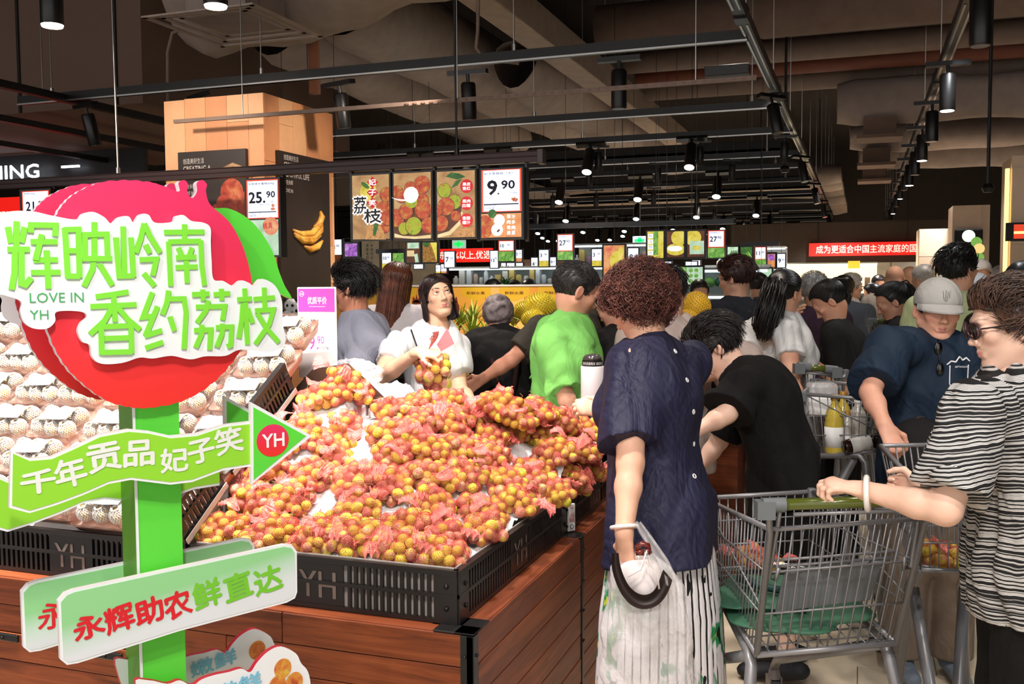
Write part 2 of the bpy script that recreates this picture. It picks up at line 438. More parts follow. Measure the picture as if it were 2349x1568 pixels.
tag(MB().cyl(PY(722, 130, 6.6) * A(1, 1, 0) + A(0, 0, 4.7), PY(722, 215, 6.6), .045).build('drain_pipe', M('copper', (150, 92, 66), .5), smooth=True), 'short copper coloured pipe dropping behind the wooden pillar', 'pipe')

# light tracks and their spot heads
TR_MET = M('track_metal', (30, 27, 26), .35, metal=.6)
LENS = G('lamp_lens_warm', (255, 238, 214), 9.0)
LENSC = G('lamp_lens_cool', (226, 240, 255), 9.0)
def track(y, x0, x1, z, n):
    lab = ['nearest crosswise black light track above the price screens', 'second crosswise black light track from the front', 'third crosswise black light track from the front'][n] if n < 3 else 'black crosswise light track of the hall, %s from the front' % nth(n)
    t = thing('light_track', ((x0 + x1) / 2, y, z), lab, 'light track', None if n < 3 else 'far crosswise light tracks')
    MB().bx(x0, x1, y - .022, y + .022, z - .03, z + .03).build('rail', BLACK, t)
    MB().bx(x0, x1, y - .026, y - .0225, z - .034, z - .024).build('edge_strip', STEEL, t)
    for x in np.arange(x0 + .3, x1, 1.75): MB().cyl((x, y, z + .03), (x, y, 4.7), .004, n=5).cyl((x, y, z + .03), (x, y, z + .07), .014, n=8).build('suspension_rod', STEEL, t)
HEAD = {}
def head_proto(on):
    h = thing('track_spotlight', (0, 0, 0), 'black cylinder spotlight on a track', 'spotlight')
    MB().bx(-.10, .10, -.02, .02, -.05, -.028).build('adapter', BLACK, h)
    MB().cyl((0, 0, -.05), (0, 0, -.10), .009, n=8).build('stem', BLACK, h)
    MB().lathe([(.034, 0), (.036, .004), (.036, .165), (.03, .175)], (0, 0, -.262), 16).build('housing', BLACK, h, auto=40)
    MB().lathe([(.0, .0), (.031, .0), (.031, .003), (0, .003)], (0, 0, -.264), 16).build('lens', {0: M('lens_off', (70, 64, 60), .2), 1: LENS, 2: LENSC}[on], h)
    return h
def head(x, y, z, tilt=0.0, spin=0.0, on=0, label=None, group=None, s=1.0):
    if on not in HEAD: HEAD[on] = head_proto(on); h = HEAD[on]; h.location = (x, y, z); h.rotation_euler = (tilt, 0, spin); h.scale = (s,) * 3
    else: h = dup(HEAD[on], (x, y, z), (tilt, 0, spin), s)
    h['label'] = label; h.pop('group', None)
    if group: h['group'] = group
    return h
ROWS = [(5.48, -5.75, -.6), (7.65, -4.6, -.58), (8.95, -6.3, -.58), (10.6, -6.5, -.6), (11.7, -6.5, -.6), (13.3, -6.5, -.6), (15.2, -7, -.6), (16.9, -7, -.62), (18.7, -7.5, -.62), (20.6, -7.5, -.65), (22.2, -8, -.65)]
for n, (y, x0, x1) in enumerate(ROWS): track(y, x0, x1, 2.92, n)
for k, (px, py, tilt, spin) in enumerate([(450, 225, .30, -.5), (775, 208, .16, -.3), (1072, 180, .10, 0), (1420, 150, .0, 0), (192, 262, .25, -.3)]):
    p = PY(px, py, 5.48)
    head(p[0], 5.48, 2.90, tilt, spin, 0, ['black cylinder spotlight tilted in front of the wooden pillar', 'black cylinder spotlight just right of the wooden pillar corner', 'black cylinder spotlight above the lychee screens beside the hanging rod',
         'black cylinder spotlight hanging straight, rightmost on the nearest track', 'black cylinder spotlight, leftmost on the nearest track above the red lit sign'][k], 'spotlights on the nearest track', 1.25)
for k, (px, lab) in enumerate([(877, 'lit warm spotlight left of the hanging rod of the screens'), (1068, 'lit warm spotlight right beside the hanging rod of the screens'), (1298, 'lit warm spotlight between the hanging rod and the steel track'), (1550, 'lit warm spotlight nearest to the steel edged track')]):
    p = PY(px, 335, 8.1); head(p[0], 8.95, 2.93, -.5, 0, 1, lab, None, 1.4)
for px in (1373, 1606, 1800):
    p = PY(px, 370, 8.95); head(p[0], 8.95, 2.90, .1, .3, 0, 'unlit black spotlight on the third track, %s from the left' % nth((1373, 1606, 1800).index(px)), 'unlit spotlights on the third track')
for (y, xs) in [(11.7, (1292, 1470, 1648)), (15.2, (1305, 1465, 1602, 1737, 1200)), (18.7, (1343, 1437, 1548, 1661, 1768, 1240)), (20.6, (1433, 1300, 1520, 1620, 1705, 1250)), (22.2, (1262, 1285, 1375, 1403, 1705, 1745, 1820, 1590))]:
    for k, px in enumerate(sorted(xs)):
        p = PY(px, 480, y); head(p[0], y, 2.92, -.5, 0, 2, 'small cool white lit spotlight, %s from left on the track %s from the front' % (nth(k), nth([q[0] for q in ROWS].index(y))), 'lit spotlights on the far tracks', 1.5)
for (y, xs) in [(10.6, (1210, 1352, 1510, 1680)), (13.3, (1268, 1368, 1500, 1600)), (16.9, (1230, 1390, 1540, 1640))]:
    for k, px in enumerate(xs):
        p = PY(px, 450, y); head(p[0], y, 2.92, .1, .4, 0, 'unlit black spotlight, %s from left on the track %s from the front' % (nth(k), nth([q[0] for q in ROWS].index(y))), 'unlit spotlights on the far tracks')
for i, (px, py) in enumerate([(120, 62), (495, 18)]):
    p = PZ(px, py, 3.05); l = thing('downlight', tuple(p), ('lit warm downlight at the far upper left', 'lit warm downlight at the top in front of the fat wrapped duct')[i], 'downlight')
    MB().lathe([(.06, .012), (.063, 0.016), (.063, .16), (.05, .17)], p, 20).build('housing', BLACK, l, auto=40)
    MB().lathe([(0, .0), (.056, .0), (.06, .012), (0, .012)], p, 20).build('lens', LENS, l)
    MB().cyl(p + A(0, 0, .17), (p[0], p[1], 4.7), .006, n=6).build('stem', BLACK, l)
# the two long tracks that run away down the aisle
for i, (x, lab) in enumerate([(-.59, 'long steel edged light track running away down the aisle, left of two'), (.47, 'long black light track running away down the aisle, right of two')]):
    t = thing('aisle_light_track', (x, 12, 2.95), lab, 'light track')
    MB().bx(x - .03, x + .03, 3, 22, 2.91, 2.97).build('rail', BLACK, t)
    m = MB()
    for k in range(9):
        for dx in (-.022, .012): m.bx(x + dx, x + dx + .01, 3.1 + k * 2.1, 4.9 + k * 2.1, 2.902, 2.911)
    m.build('slot_strip', STEEL, t)
    m = MB()
    for k in range(10): m.bx(x - .034, x + .034, 2.95 + k * 2.1, 3.07 + k * 2.1, 2.90, 2.975)
    m.build('joint_box', TR_MET, t)
    for k in range(12): MB().cyl((x, 3.6 + k * 1.7, 2.97), (x, 3.6 + k * 1.7, 4.7), .004, n=5).build('suspension_rod', STEEL, t)
for k, y in enumerate((4.7, 6.4, 7.75, 8.95, 10.1, 11.2, 12.5, 13.8, 15.2, 16.8, 18.4)):
    head(.47, y, 2.92, -.03, 0, 1 if k % 2 else 0, 'black spotlight hanging straight from the right aisle track, %s from the front' % nth(k), 'spotlights on the right aisle track', 1.25 if k < 6 else 1.0)
for k, y in enumerate((7.1, 10.6, 13.6, 16.5, 19)):
    head(-.62, y, 2.92, -.25, .9, 0, 'black spotlight tilted sideways on the left aisle track, %s from the front' % nth(k), 'spotlights on the left aisle track', 1.2)
for i, (px, py, y, z1) in enumerate([(2268, 350, 7.6, 2.25), (1804, 60, 9, 2.6)]):
    p = PY(px, py, y)
    tag(MB().cyl((p[0], y, z1), (p[0], y, 4.7), .012, n=8).lathe([(.03, 0), (.045, .03), (.03, .06)], (p[0], y, z1 - .05), 10).build('hanging_rod', BLACK), ('thick black hanging rod with a fitting at far right', 'thin black hanging rod beside the steel edged track')[i], 'rod')

# thin rail in front of the pillar and tracks at the far left
_a, _b = PY(400, 279, 5.0), PY(1735, 186, 5.0); _b[2] = _a[2]
pr_ = thing('perforated_rail', (_a + _b) / 2, 'thin perforated rail crossing just below the nearest light track', 'rail')
MB().box((_a + _b) / 2, (_b[0] - _a[0], .02, .022)).build('rail', PIPE, pr_)
for k in range(60): pass
m = MB()
for x in np.arange(_a[0] + 1.6, _b[0], .05): m.box((x, 4.988, _a[2]), (.022, .004, .010))
tag(m.build('slots', M('rail_slot', (120, 92, 80), .5, var=0), pr_), kind='stuff')
for x in (_a[0] + .5, _a[0] + 1.9, _b[0] - .3): MB().cyl((x, 5.0, _a[2]), (x, 5.0, 4.7), .003, n=5).build('hanger', STEEL, pr_)
bx_ = PY(1668, 176, 5.0); MB().box((bx_[0], 5.0, _a[2] + .045), (.22, .06, .05)).build('driver_box', BLACK, pr_, bevel=.004)
for i, (px, py) in enumerate([(0, 272), (0, 330), (150, 228)]):
    p = PZ(px, py, 2.9); t = thing('light_track', p, ('black track running back at the far left above the red sign', 'lower black track running back at the far left', 'black track running back behind the leftmost spotlight')[i], 'light track')
    y1 = p[1] + (2.6, 2.2, 3.0)[i]; MB().bx(p[0] - .03, p[0] + .03, p[1] - .6, y1, 2.88, 2.93).build('rail', BLACK, t)
    for y in (p[1] - .2, y1 - .3): MB().cyl((p[0], y, 2.93), (p[0], y, 4.7), .004, n=5).build('suspension_rod', STEEL, t)

# panelled pillar with two posters
PAN = [M('panel_beech_%d' % k, c, .5, var=.06, bump=.05) for k, c in enumerate([(228, 164, 116), (222, 154, 106), (234, 178, 132), (218, 150, 104)])]
pl = MB().bx(-4.24, -3.51, 5.21, 6.02, 0, 2.77).build('pillar', BLACK_SOFT, kind='structure')
_rr = random.Random(3)
def clad(face):
    L = .75 if face == 'f' else .83
    u = 0
    while u < L - .01:
        w = min(.16, L - u); z = -_rr.uniform(0, .4)
        while z < 2.76:
            h = _rr.choice((.38, .5, .62)); z0, z1 = max(z, 0), min(z + h, 2.77)
            if z1 - z0 > .02:
                b = MB()
                if face == 'f': b.bx(-4.25 + u + .001, -4.25 + u + w - .001, 5.198, 5.212, z0 + .001, z1 - .001)
                else: b.bx(-3.512, -3.498, 5.205 + u + .001, 5.205 + u + w - .001, z0 + .001, z1 - .001)
                b.build('panel', _rr.choice(PAN), pl)
            z += h
        u += .16
clad('f'); clad('s')
POST = M('poster_black', (44, 34, 30), .5, var=.25, vscale=5)
PFK = [0]
def poster_fruit(c, r, ex, ey, nz, m, parent, n=16, name='printed_fruit', squash=1.0):
    PFK[0] += 1
    P = [(r * math.cos(a) * squash, r * math.sin(a)) for a in np.arange(n) * 2 * math.pi / n]
    return MB().prism(P, np.asarray(c) + nz * (.001 + .0006 * (PFK[0] % 6)), ex, ey, .0005).build(name, m, parent)
def printmat(name, c0, c1, c2, scale=6, e=0):
    if name in _MATS: return _MATS[name]
    t = NT(name); col = t.ramp(t.noise(t.coord(), scale, 5, .6, .6), [(.3, lin(c0)), (.5, lin(c1)), (.72, lin(c2))])
    if e: t.set(color=t.mix(.75, col, (0, 0, 0, 1)), rough=.35, emit=col, es=e)
    else: t.set(color=col, rough=.5)
    _MATS[name] = t.m; return t.m
APPLE = printmat('print_apple', (96, 20, 14), (190, 70, 46), (226, 150, 96), 9)
BANANA = printmat('print_banana', (150, 90, 20), (226, 160, 60), (240, 196, 96), 9)
LETTER_DIM = M('print_white', (206, 200, 194), .6, var=0)
nz = A(0, -1, 0); ex = A(1, 0, 0); ey = A(0, 0, 1)
p1 = thing('wall_poster', (-3.85, 5.19, 1.55), 'dark apple poster on the front of the wooden pillar', 'poster')
MB().bx(-4.13, -3.62, 5.172, 5.197, 1.45, 2.43).build('board', POST, p1)
text('创造美好生活', (-4.09, 5.172, 2.353), ex, ey, .16, .035, LETTER_DIM, p1)
text('CREATING A', (-4.09, 5.172, 2.303), ex, ey, .21, .036, LETTER_DIM, p1, off=.02)
text('BEAUTIFUL LIFE', (-4.09, 5.172, 2.253), ex, ey, .25, .034, LETTER_DIM, p1, off=.02)
text('爱在永辉', (-4.09, 5.172, 2.198), ex, ey, .09, .028, LETTER_DIM, p1)
text('LOVE IN', (-4.09, 5.172, 2.158), ex, ey, .075, .022, LETTER_DIM, p1)
for (px, py, r) in [(532, 440, .085), (545, 478, .075), (517, 470, .07), (566, 460, .06), (500, 488, .06)]:
    poster_fruit(PY(px, py, 5.172), r, ex, ey, nz, APPLE, p1)
P = [PY(x, y, 5.170) for x, y in ((512, 390), (535, 378), (560, 388), (572, 400))]
MB().tube(P, .016, 6).build('printed_cloth', printmat('print_cloth', (150, 110, 80), (200, 160, 120), (226, 196, 160)), p1, smooth=True)
nz2 = A(1, 0, 0); ex2 = A(0, 1, 0)
p2 = thing('wall_poster', (-3.48, 5.6, 1.3), 'dark banana poster on the side of the wooden pillar', 'poster')
MB().bx(-3.497, -3.472, 5.315, 5.93, 1.27, 2.43).build('board', POST, p2)
text('创造美好生活', (-3.472, 5.37, 2.378), ex2, ey, .17, .034, LETTER_DIM, p2)
text('CREATING A', (-3.472, 5.37, 2.330), ex2, ey, .21, .034, LETTER_DIM, p2, off=.02)
text('BEAUTIFUL LIFE', (-3.472, 5.37, 2.273), ex2, ey, .30, .036, LETTER_DIM, p2, off=.02)
text('爱在永辉', (-3.472, 5.37, 2.223), ex2, ey, .10, .03, LETTER_DIM, p2)
text('LOVE IN', (-3.472, 5.37, 2.173), ex2, ey, .10, .024, LETTER_DIM, p2)
for k, pts in enumerate([[(672, 527), (690, 538), (715, 536), (733, 515), (737, 488)], [(674, 535), (690, 548), (718, 546), (735, 528), (738, 500)], [(676, 540), (694, 552), (716, 552), (736, 540)],
                         [(698, 565), (712, 572), (728, 566), (740, 552)], [(720, 520), (733, 512), (738, 496), (735, 484)]]):
    P = [PX(x, y, -3.468) for x, y in pts]; r = np.full(len(P), .024); r[0] = .008; r[-1] = .007
    MB().tube(P, r, 8).build('printed_banana', BANANA, p2, smooth=True)

# right-hand side: far pillars, lit banner, bulkhead
PALE = M('pillar_pale', (214, 186, 158), .6, var=.05)
def pillar(px0, px1, d, label_x=None, z1=2.62, name='pillar', dep=.6, mat=None):
    a, b = PD(px0, 600, d), PD(px1, 600, d); y = a[1]
    o = MB().bx(a[0], b[0] + .0, y, y + dep, 0, z1).build(name, mat or PALE, kind='structure')
    w = b[0] - a[0]
    for k in range(max(1, int(w / .3))):
        for j, z in enumerate(np.arange(.02, z1 - .1, .62)):
            MB().bx(a[0] + k * .3 + .004, min(a[0] + (k + 1) * .3, b[0]) - .004, y - .012, y, z + .003, min(z + .617, z1)).build('panel', M('pillar_pale_%d' % ((k + 2 * j) % 3), [(220, 192, 164), (208, 180, 150), (228, 204, 178)][(k + 2 * j) % 3], .6, var=.05), o)
    return o, y
pr, ypr = pillar(2107, 2180, 12.0, z1=2.22)
pr2, ypr2 = pillar(2183, 2265, 11.3, z1=2.45)
pr3, ypr3 = pillar(2316, 2420, 8.0, z1=2.6)
GLOWY = G('glow_strip', (255, 220, 120), 1.6)
g = PD(2312, 600, 8.0); tag(MB().bx(g[0] - .03, g[0] - .002, ypr3, ypr3 + .05, .2, 2.5).build('light_strip', GLOWY), 'vertical glowing yellow light strip on the edge of the right pillar', 'light strip')
ps = thing('menu_screen', PD(2222, 560, 11.2), 'dark lightbox poster of vegetables on the pale pillar behind the tall man', 'screen')
a, b = PY(2190, 525, ypr2 - .05), PY(2252, 660, ypr2 - .05)
MB().bx(a[0], b[0], ypr2 - .06, ypr2 - .013, b[2], a[2]).build('frame', BLACK_SOFT, ps, bevel=.02)
for (px, py, r, c) in [(2222, 541, .07, 'w'), (2240, 555, .06, 'g'), (2246, 570, .06, 'o'), (2247, 590, .05, 'g')]:
    poster_fruit(PY(px, py, ypr2 - .061), r, ex, ey, nz, {'w': G('print_glow_w', (240, 240, 230), .9), 'g': G('print_glow_g', (110, 160, 70), .7), 'o': G('print_glow_o', (220, 190, 120), .8)}[c], ps)
ps = thing('menu_screen', PD(2335, 530, 7.9), 'dark lightbox with glowing red food picture at the right edge', 'screen')
a, b = PY(2308, 511, ypr3 - .05), PY(2400, 551, ypr3 - .05)
MB().bx(a[0], b[0], ypr3 - .07, ypr3 - .013, b[2], a[2]).build('frame', BLACK_SOFT, ps)
a, b = PY(2325, 515, ypr3 - .05), PY(2400, 546, ypr3 - .05)
MB().bx(a[0], b[0], ypr3 - .073, ypr3 - .07, b[2], a[2]).build('picture', G('print_glow_red', (190, 50, 16), .9), ps)
MB().box(PY(2340, 533, ypr3 - .075), (.09, .004, .02)).build('picture_highlight', G('print_glow_y', (255, 210, 130), 1.1), ps)
RED = G('led_red', (214, 26, 18), .75)
REDLET = G('led_letter', (255, 216, 196), .95)
def banner(x0, y0, x1, y1, Y, body, label, tx0=None, tx1=None):
    a, b = PY(x0, y0, Y), PY(x1, y1, Y)
    t = thing('led_banner', ((a[0] + b[0]) / 2, Y, b[2]), label, 'banner')
    MB().bx(a[0], b[0], Y, Y + .06, b[2], a[2]).build('panel', RED, t)
    p, q = PY(tx0 or x0 + 4, y1, Y), PY(tx1 or x1 - 4, y1, Y); h = a[2] - b[2]
    for x_ in (a[0] + .15, b[0] - .15): MB().cyl((x_, Y + .03, a[2]), (x_, Y + .03, 4.7), .006, n=6).build('hanger', BLACK, t)
    text(body, (p[0], Y, b[2] + h * .2), ex, ey, q[0] - p[0], h * .62, REDLET, t, off=.012)
    return t
banner(1856, 558, 2103, 584, 17.6, '成为更适合中国主流家庭的国', 'long red lit banner with white characters above the far deli counter', 1872, 2102)
MB().bx(-2.2, 1.8, 17.7, 18.2, 1.88, 2.6).build('wall_bulkhead', M('bulkhead', (50, 36, 28), .8), kind='structure')
banner(1005, 571, 1128, 600, 13.2, '东80%以上,优选', 'red lit banner with white characters behind the price screens at the centre', 1008, 1126)
sg = thing('lit_sign', PD(40, 400, 8.2), 'white glowing letters of a sign at the far left', 'sign')
_o = PY(-62, 416, 8.2); _e = PY(95, 416, 8.2)
MB().bx(_o[0] - .2, _e[0] + 1.3, 8.28, 8.34, _o[2] - .05, _o[2] + .32).build('sign_back', M('mesh_dark', (40, 40, 44), .5), sg)
text('WEIGHING', (PY(-134, 416, 8.2)[0], 8.2, _o[2]), ex, ey, _e[0] - PY(-134, 416, 8.2)[0], .145, G('letter_white', (240, 248, 255), 2.2), sg, off=.03, lift=.03)
MB().bx(PY(140, 380, 8.2)[0], PY(180, 380, 8.2)[0], 8.2, 8.22, PY(160, 384, 8.2)[2], PY(160, 379, 8.2)[2]).build('light_bar', G('letter_white', '', 1), sg)
rs = thing('red_sign', PD(60, 480, 8), 'red lit sign with pale characters behind the leftmost price screen', 'sign')
a, b = PY(-40, 455, 8.0), PY(175, 520, 8.0)
MB().bx(a[0], b[0], 8.0, 8.06, b[2], a[2]).build('panel', RED, rs)
text('果切现切', (a[0] + .05, 8.0, b[2] + .05), ex, ey, .36, .14, G('letter_pink', (255, 200, 190), 1.0), rs, off=.01)
# green emergency signs
for i, (px, py, d) in enumerate([(1053, 560, 13), (1468, 551, 13)]):
    p = PD(px, py, d); e = thing('exit_sign', p, ('small green lit exit sign right of the pineapple screen', 'small green lit exit sign left of the durian screens')[i], 'sign')
    MB().box(p, (.19, .03, .11)).build('box', G('exit_pale', (170, 200, 180), .5), e)
    MB().box(p + A(0, -.02, 0), (.13, .01, .035)).box(p + A(0, -.02, 0), (.045, .01, .08)).build('green_mark', G('exit_green', (20, 190, 80), 1.2), e)
    MB().cyl(p + A(0, 0, .05), (p[0], p[1], 4.7), .005, n=5).build('hanger', BLACK, e)

# ================================================================ fruit display
def wood(name, c0, c1, c2, axis, s=1.0, rough=.45):
    t = NT(name); sc = [26 * s] * 3; sc[axis] = 1.6 * s
    oi = t.n('ShaderNodeObjectInfo'); tc = t.n('ShaderNodeTexCoord'); ad = t.n('ShaderNodeVectorMath', operation='ADD')
    cb = t.n('ShaderNodeCombineXYZ'); k = t.math('MULTIPLY', oi.outputs['Random'], 37.0)
    for q in cb.inputs: t.l(k, q)
    mp = t.n('ShaderNodeMapping'); mp.inputs['Scale'].default_value = sc
    t.l(tc.outputs['Object'], ad.inputs[0]); t.l(cb.outputs[0], ad.inputs[1]); t.l(ad.outputs[0], mp.inputs[0])
    g = t.noise(mp.outputs[0], 1.0, 6, .62, 1.3)
    c = t.ramp(g, [(.28, lin(c0)), (.5, lin(c1)), (.75, lin(c2))])
    c = t.mix(t.math('MULTIPLY', oi.outputs['Random'], .35), c, lin(c0))
    t.set(color=c, rough=rough, spec=.35); t.bump(g, .12, .004); return t.m
WOODX = wood('plank_wood_x', (78, 34, 16), (128, 62, 32), (160, 86, 48), 0)
WOODY = wood('plank_wood_y', (78, 34, 16), (120, 58, 30), (152, 82, 46), 1)
CRATE = M('crate_plastic', (26, 21, 20), .35, spec=.5, var=.05)
BOLT = M('bolt_black', (50, 46, 46), .25, metal=.8, var=0)
stand = thing('display_stand', (-2.4, 3.6, 0), 'reddish wooden plank display stand with black corner posts under the fruit', 'display stand')
_rs = random.Random(5)
WX1, WY0, WT = -1.09, 2.66, .515
DS, DZ = .85, .237          # the furniture is drawn at its catalogue size, then set up at this size on the floor
FLZ = -DZ / DS + .002
MB().bx(-5.4, WX1 + .0 - .02, WY0 + .02, 4.86, FLZ, WT - .03).build('carcass', BLACK_SOFT, stand)
ph = .103
def run_planks(face, a0, a1, splits):
    for r in range(8):
        z1 = WT - r * ph; z0 = max(z1 - ph + .003, FLZ)
        if z1 - z0 < .01: continue
        cuts = [a0] + [s + (.0 if r % 2 else .22) for s in splits] + [a1]
        for q in range(len(cuts) - 1):
            u0, u1 = cuts[q] + .0015, cuts[q + 1] - .0015
            if u1 - u0 < .05: continue
            pr = _rs.uniform(0, .003)
            if face == 'f': MB().bx(u0, u1, WY0 - pr, WY0 + .022, z0, z1).build('plank', WOODX, stand, bevel=.003)
            else: MB().bx(WX1 - .022, WX1 + pr, u0, u1, z0, z1).build('plank', WOODY, stand, bevel=.003)
run_planks('f', -5.4, WX1 - .035, [-4.2, -3.25, -1.98])
run_planks('s', WY0 + .035, 3.86, [])
run_planks('s', 3.90, 4.86, [])
MB().bx(-5.4, WX1 - .03, WY0 + .005, 2.80, WT - .002, WT + .004).build('top_board', WOODX, stand, bevel=.002)
MB().bx(WX1 - .16, WX1 - .003, WY0 + .05, 3.85, WT - .002, WT + .004).build('top_board', WOODY, stand, bevel=.002)
MB().bx(WX1 - .16, WX1 - .003, 3.91, 4.86, WT - .002, WT + .004).build('top_board', WOODY, stand, bevel=.002)
for (x, y) in ((WX1, WY0),):
    m = MB(); m.bx(x - .04, x + .004, y - .005, y + .02, FLZ, WT).bx(x - .02, x + .005, y - .005, y + .034, FLZ, WT)
    m.bx(x - .13, x + .006, y - .006, y + .06, WT + .003, WT + .008).bx(x - .06, x + .006, y - .006, y + .13, WT + .003, WT + .008)
    m.build('corner_post', BLACK, stand, bevel=.002)
m = MB(); m.bx(WX1 - .02, WX1 + .006, 3.865, 3.895, FLZ, WT + .006).bx(WX1 - .16, WX1 + .006, 3.84, 3.92, WT + .003, WT + .008); m.build('corner_post', BLACK, stand, bevel=.002)
def bolts(parent, pts, d, r=.006):
    m = MB()
    for p in pts: m.lathe([(r, 0), (r, .003), (r * .6, .006)], p, 10, frame(unit(np.cross(d, (.3, .5, .8))), d))
    m.build('bolt', BOLT, parent, smooth=True)
bolts(stand, [(WX1 + .006, 3.88 + dy, z) for z in (.46, .33, .2, .07) for dy in (-.008, .008)], (1, 0, 0), .005)
bolts(stand, [(WX1 - .025, WY0 - .005, z) for z in (.45, .2)], (0, -1, 0)); bolts(stand, [(WX1 + .005, WY0 + .02, z) for z in (.45, .2)], (1, 0, 0))
LATCH = M('latch_black', (16, 15, 15), .3, spec=.6, var=0)
for i, (px, py, w) in enumerate([(15, 1455, 60), (250, 1497, 66)]):
    a, b = PY(px - w / 2, py, WY0), PY(px + w / 2, py, WY0)
    MB().bx(a[0], b[0], WY0 - .012, WY0 - .002, a[2] - .012, a[2] + .016).build('latch_plate', LATCH, stand, bevel=.003)
    bolts(stand, [(a[0] + .03, WY0 - .012, a[2]), (a[0] + .055, WY0 - .012, a[2])], (0, -1, 0))

RIM0, RIM1 = WT + .006, .692
LOGO_GREY = M('logo_cut', (120, 104, 98), .4, var=.1)
def slot_panel(o, e, L, h, nrm, name, parent, logo=True, up=A(0, 0, 1), solid0=.07, solid1=.07):
    """slotted plastic side: origin o at the lower left seen from outside, e along, nrm outward"""
    e, nrm, up = unit(e), unit(nrm), unit(up); R = np.column_stack((e, nrm, up)); m = MB()
    def b(u0, u1, v0, v1, d0=-.006, d1=.006):
        c = o + e * (u0 + u1) / 2 + up * (v0 + v1) / 2 + nrm * (d0 + d1) / 2; m.box(c, (u1 - u0, d1 - d0, v1 - v0), R)
    b(0, L, h - .018, h, -.016, .008); b(0, L, 0, .014); b(0, L, h * .48, h * .48 + .012, -.0072, .0072)
    b(0, solid0, .014, h - .018); b(L - solid1, L, .014, h - .018)
    lc = L / 2
    if logo: b(lc - .095, lc + .095, .014, h - .018, -.004, .002)
    u = solid0
    while u < L - solid1:
        if not (logo and lc - .1 < u < lc + .09): b(u, u + .011, .014, h - .018, -.005, .005)
        u += .0235
    q = m.build(name, CRATE, parent)
    if logo: text('YH', o + e * (lc - .068) + up * (h * .22) + nrm * .003, e, up, .136, h * .5, LOGO_GREY, q, 'cut_letters', off=.015)
    return q
crate = thing('lychee_crate', (-1.66, 3.3, WT), 'black slotted plastic tray holding the net bags of lychees', 'crate')
slot_panel(A(-2.16, 2.722, RIM0), A(1, 0, 0), .996, RIM1 - RIM0, A(0, -1, 0), 'front_panel', crate)
slot_panel(A(-1.164, 2.722, RIM0), A(0, 1, 0), 1.16, RIM1 - RIM0, A(1, 0, 0), 'side_panel', crate)
slot_panel(A(-1.164, 3.90, RIM0), A(0, 1, 0), .95, RIM1 - RIM0, A(1, 0, 0), 'side_panel', crate)
bolts(crate, [(-1.20, 2.715, z) for z in (.57, .64)], (0, -1, 0), .008); bolts(crate, [(-1.157, 2.77, z) for z in (.57, .64)] + [(-1.157, 3.86, z) for z in (.57, .64)], (1, 0, 0), .008)
LINER = M('liner_steel', (196, 186, 180), .5, metal=.35, var=.08)
MB().bx(-2.15, -1.175, 2.735, 2.738, RIM0, RIM1 + .004).bx(-1.18, -1.177, 2.735, 4.84, RIM0, RIM1 + .004).bx(-2.15, -1.18, 2.735, 4.84, RIM0, RIM0 + .004).build('steel_liner', LINER, crate)
# slotted dividers that climb between the lychees and the peaches
def climb(y0, z0, y1, z1, name):
    o = A(-2.172, y0, z0 - .10); e = unit(A(0, y1 - y0, z1 - z0)); L = math.hypot(y1 - y0, z1 - z0)
    up = unit(np.cross(A(1, 0, 0), e)); up = up if up[2] > 0 else -up
    q = slot_panel(o, e, L, .14, A(1, 0, 0), name, crate, False, up, .03, .03)
    MB().box(o + e * L / 2 + up * .004 + A(.014, 0, 0), (.003, L, .022), np.column_stack((A(1, 0, 0), e, up))).build('steel_liner', LINER, crate)
climb(2.70, .80, 2.93, .955, 'divider_panel'); climb(2.97, .985, 3.40, 1.25, 'divider_panel')
hexp = [(640, 940), (685, 881), (717, 846), (798, 833), (850, 880), (905, 935)]
yb = 3.62
P = [PY(x, y, yb) for x, y in hexp]; o = P[0]
MB().prism([(p[0] - o[0], p[2] - o[2]) for p in P], o, (1, 0, 0), (0, 0, 1), .004).build('back_plate', M('plate_steel', (176, 150, 132), .22, metal=.9, var=.1), crate)

# ---- lychees in red net bags
def lychee_mat():
    t = NT('lychee_skin'); oi = t.n('ShaderNodeObjectInfo'); tc = t.n('ShaderNodeTexCoord'); ad = t.n('ShaderNodeVectorMath', operation='ADD')
    cb = t.n('ShaderNodeCombineXYZ'); k = t.math('MULTIPLY', oi.outputs['Random'], 9.0)
    for q in cb.inputs: t.l(k, q)
    t.l(tc.outputs['Object'], ad.inputs[0]); t.l(cb.outputs[0], ad.inputs[1])
    big = t.noise(ad.outputs[0], 32, 3, .6)
    f = t.math('ADD', t.math('MULTIPLY', big, 1.0), t.math('MULTIPLY', t.math('SUBTRACT', oi.outputs['Random'], .5), .42))
    c = t.ramp(f, [(.25, lin((166, 90, 74))), (.37, lin((200, 144, 116))), (.46, lin((208, 172, 118))), (.52, lin((222, 208, 66))), (.8, lin((208, 204, 50)))])
    vo = t.n('ShaderNodeTexVoronoi'); vo.inputs['Scale'].default_value = 320; t.l(tc.outputs['Object'], vo.inputs['Vector'])
    c = t.mix(t.math('MULTIPLY', t.ramp(vo.outputs['Distance'], [(.25, (0, 0, 0, 1)), (.7, (1, 1, 1, 1))]), .35), c, lin((110, 50, 34)))
    t.set(color=c, rough=.5, spec=.4); t.bump(t.math('MULTIPLY', vo.outputs['Distance'], -1), .7, .0022); return t.m
LYC = lychee_mat()
NETM = M('net_red', (214, 88, 80), .45, var=.1)
FILM = NT('net_tuft')
_tr = FILM.n('ShaderNodeBsdfTransparent'); _mx = FILM.n('ShaderNodeMixShader'); FILM.set(color=lin((232, 120, 112)), rough=.5)
_vo = FILM.n('ShaderNodeTexVoronoi', feature='DISTANCE_TO_EDGE'); _vo.inputs['Scale'].default_value = 230; FILM.l(FILM.coord(), _vo.inputs['Vector'])
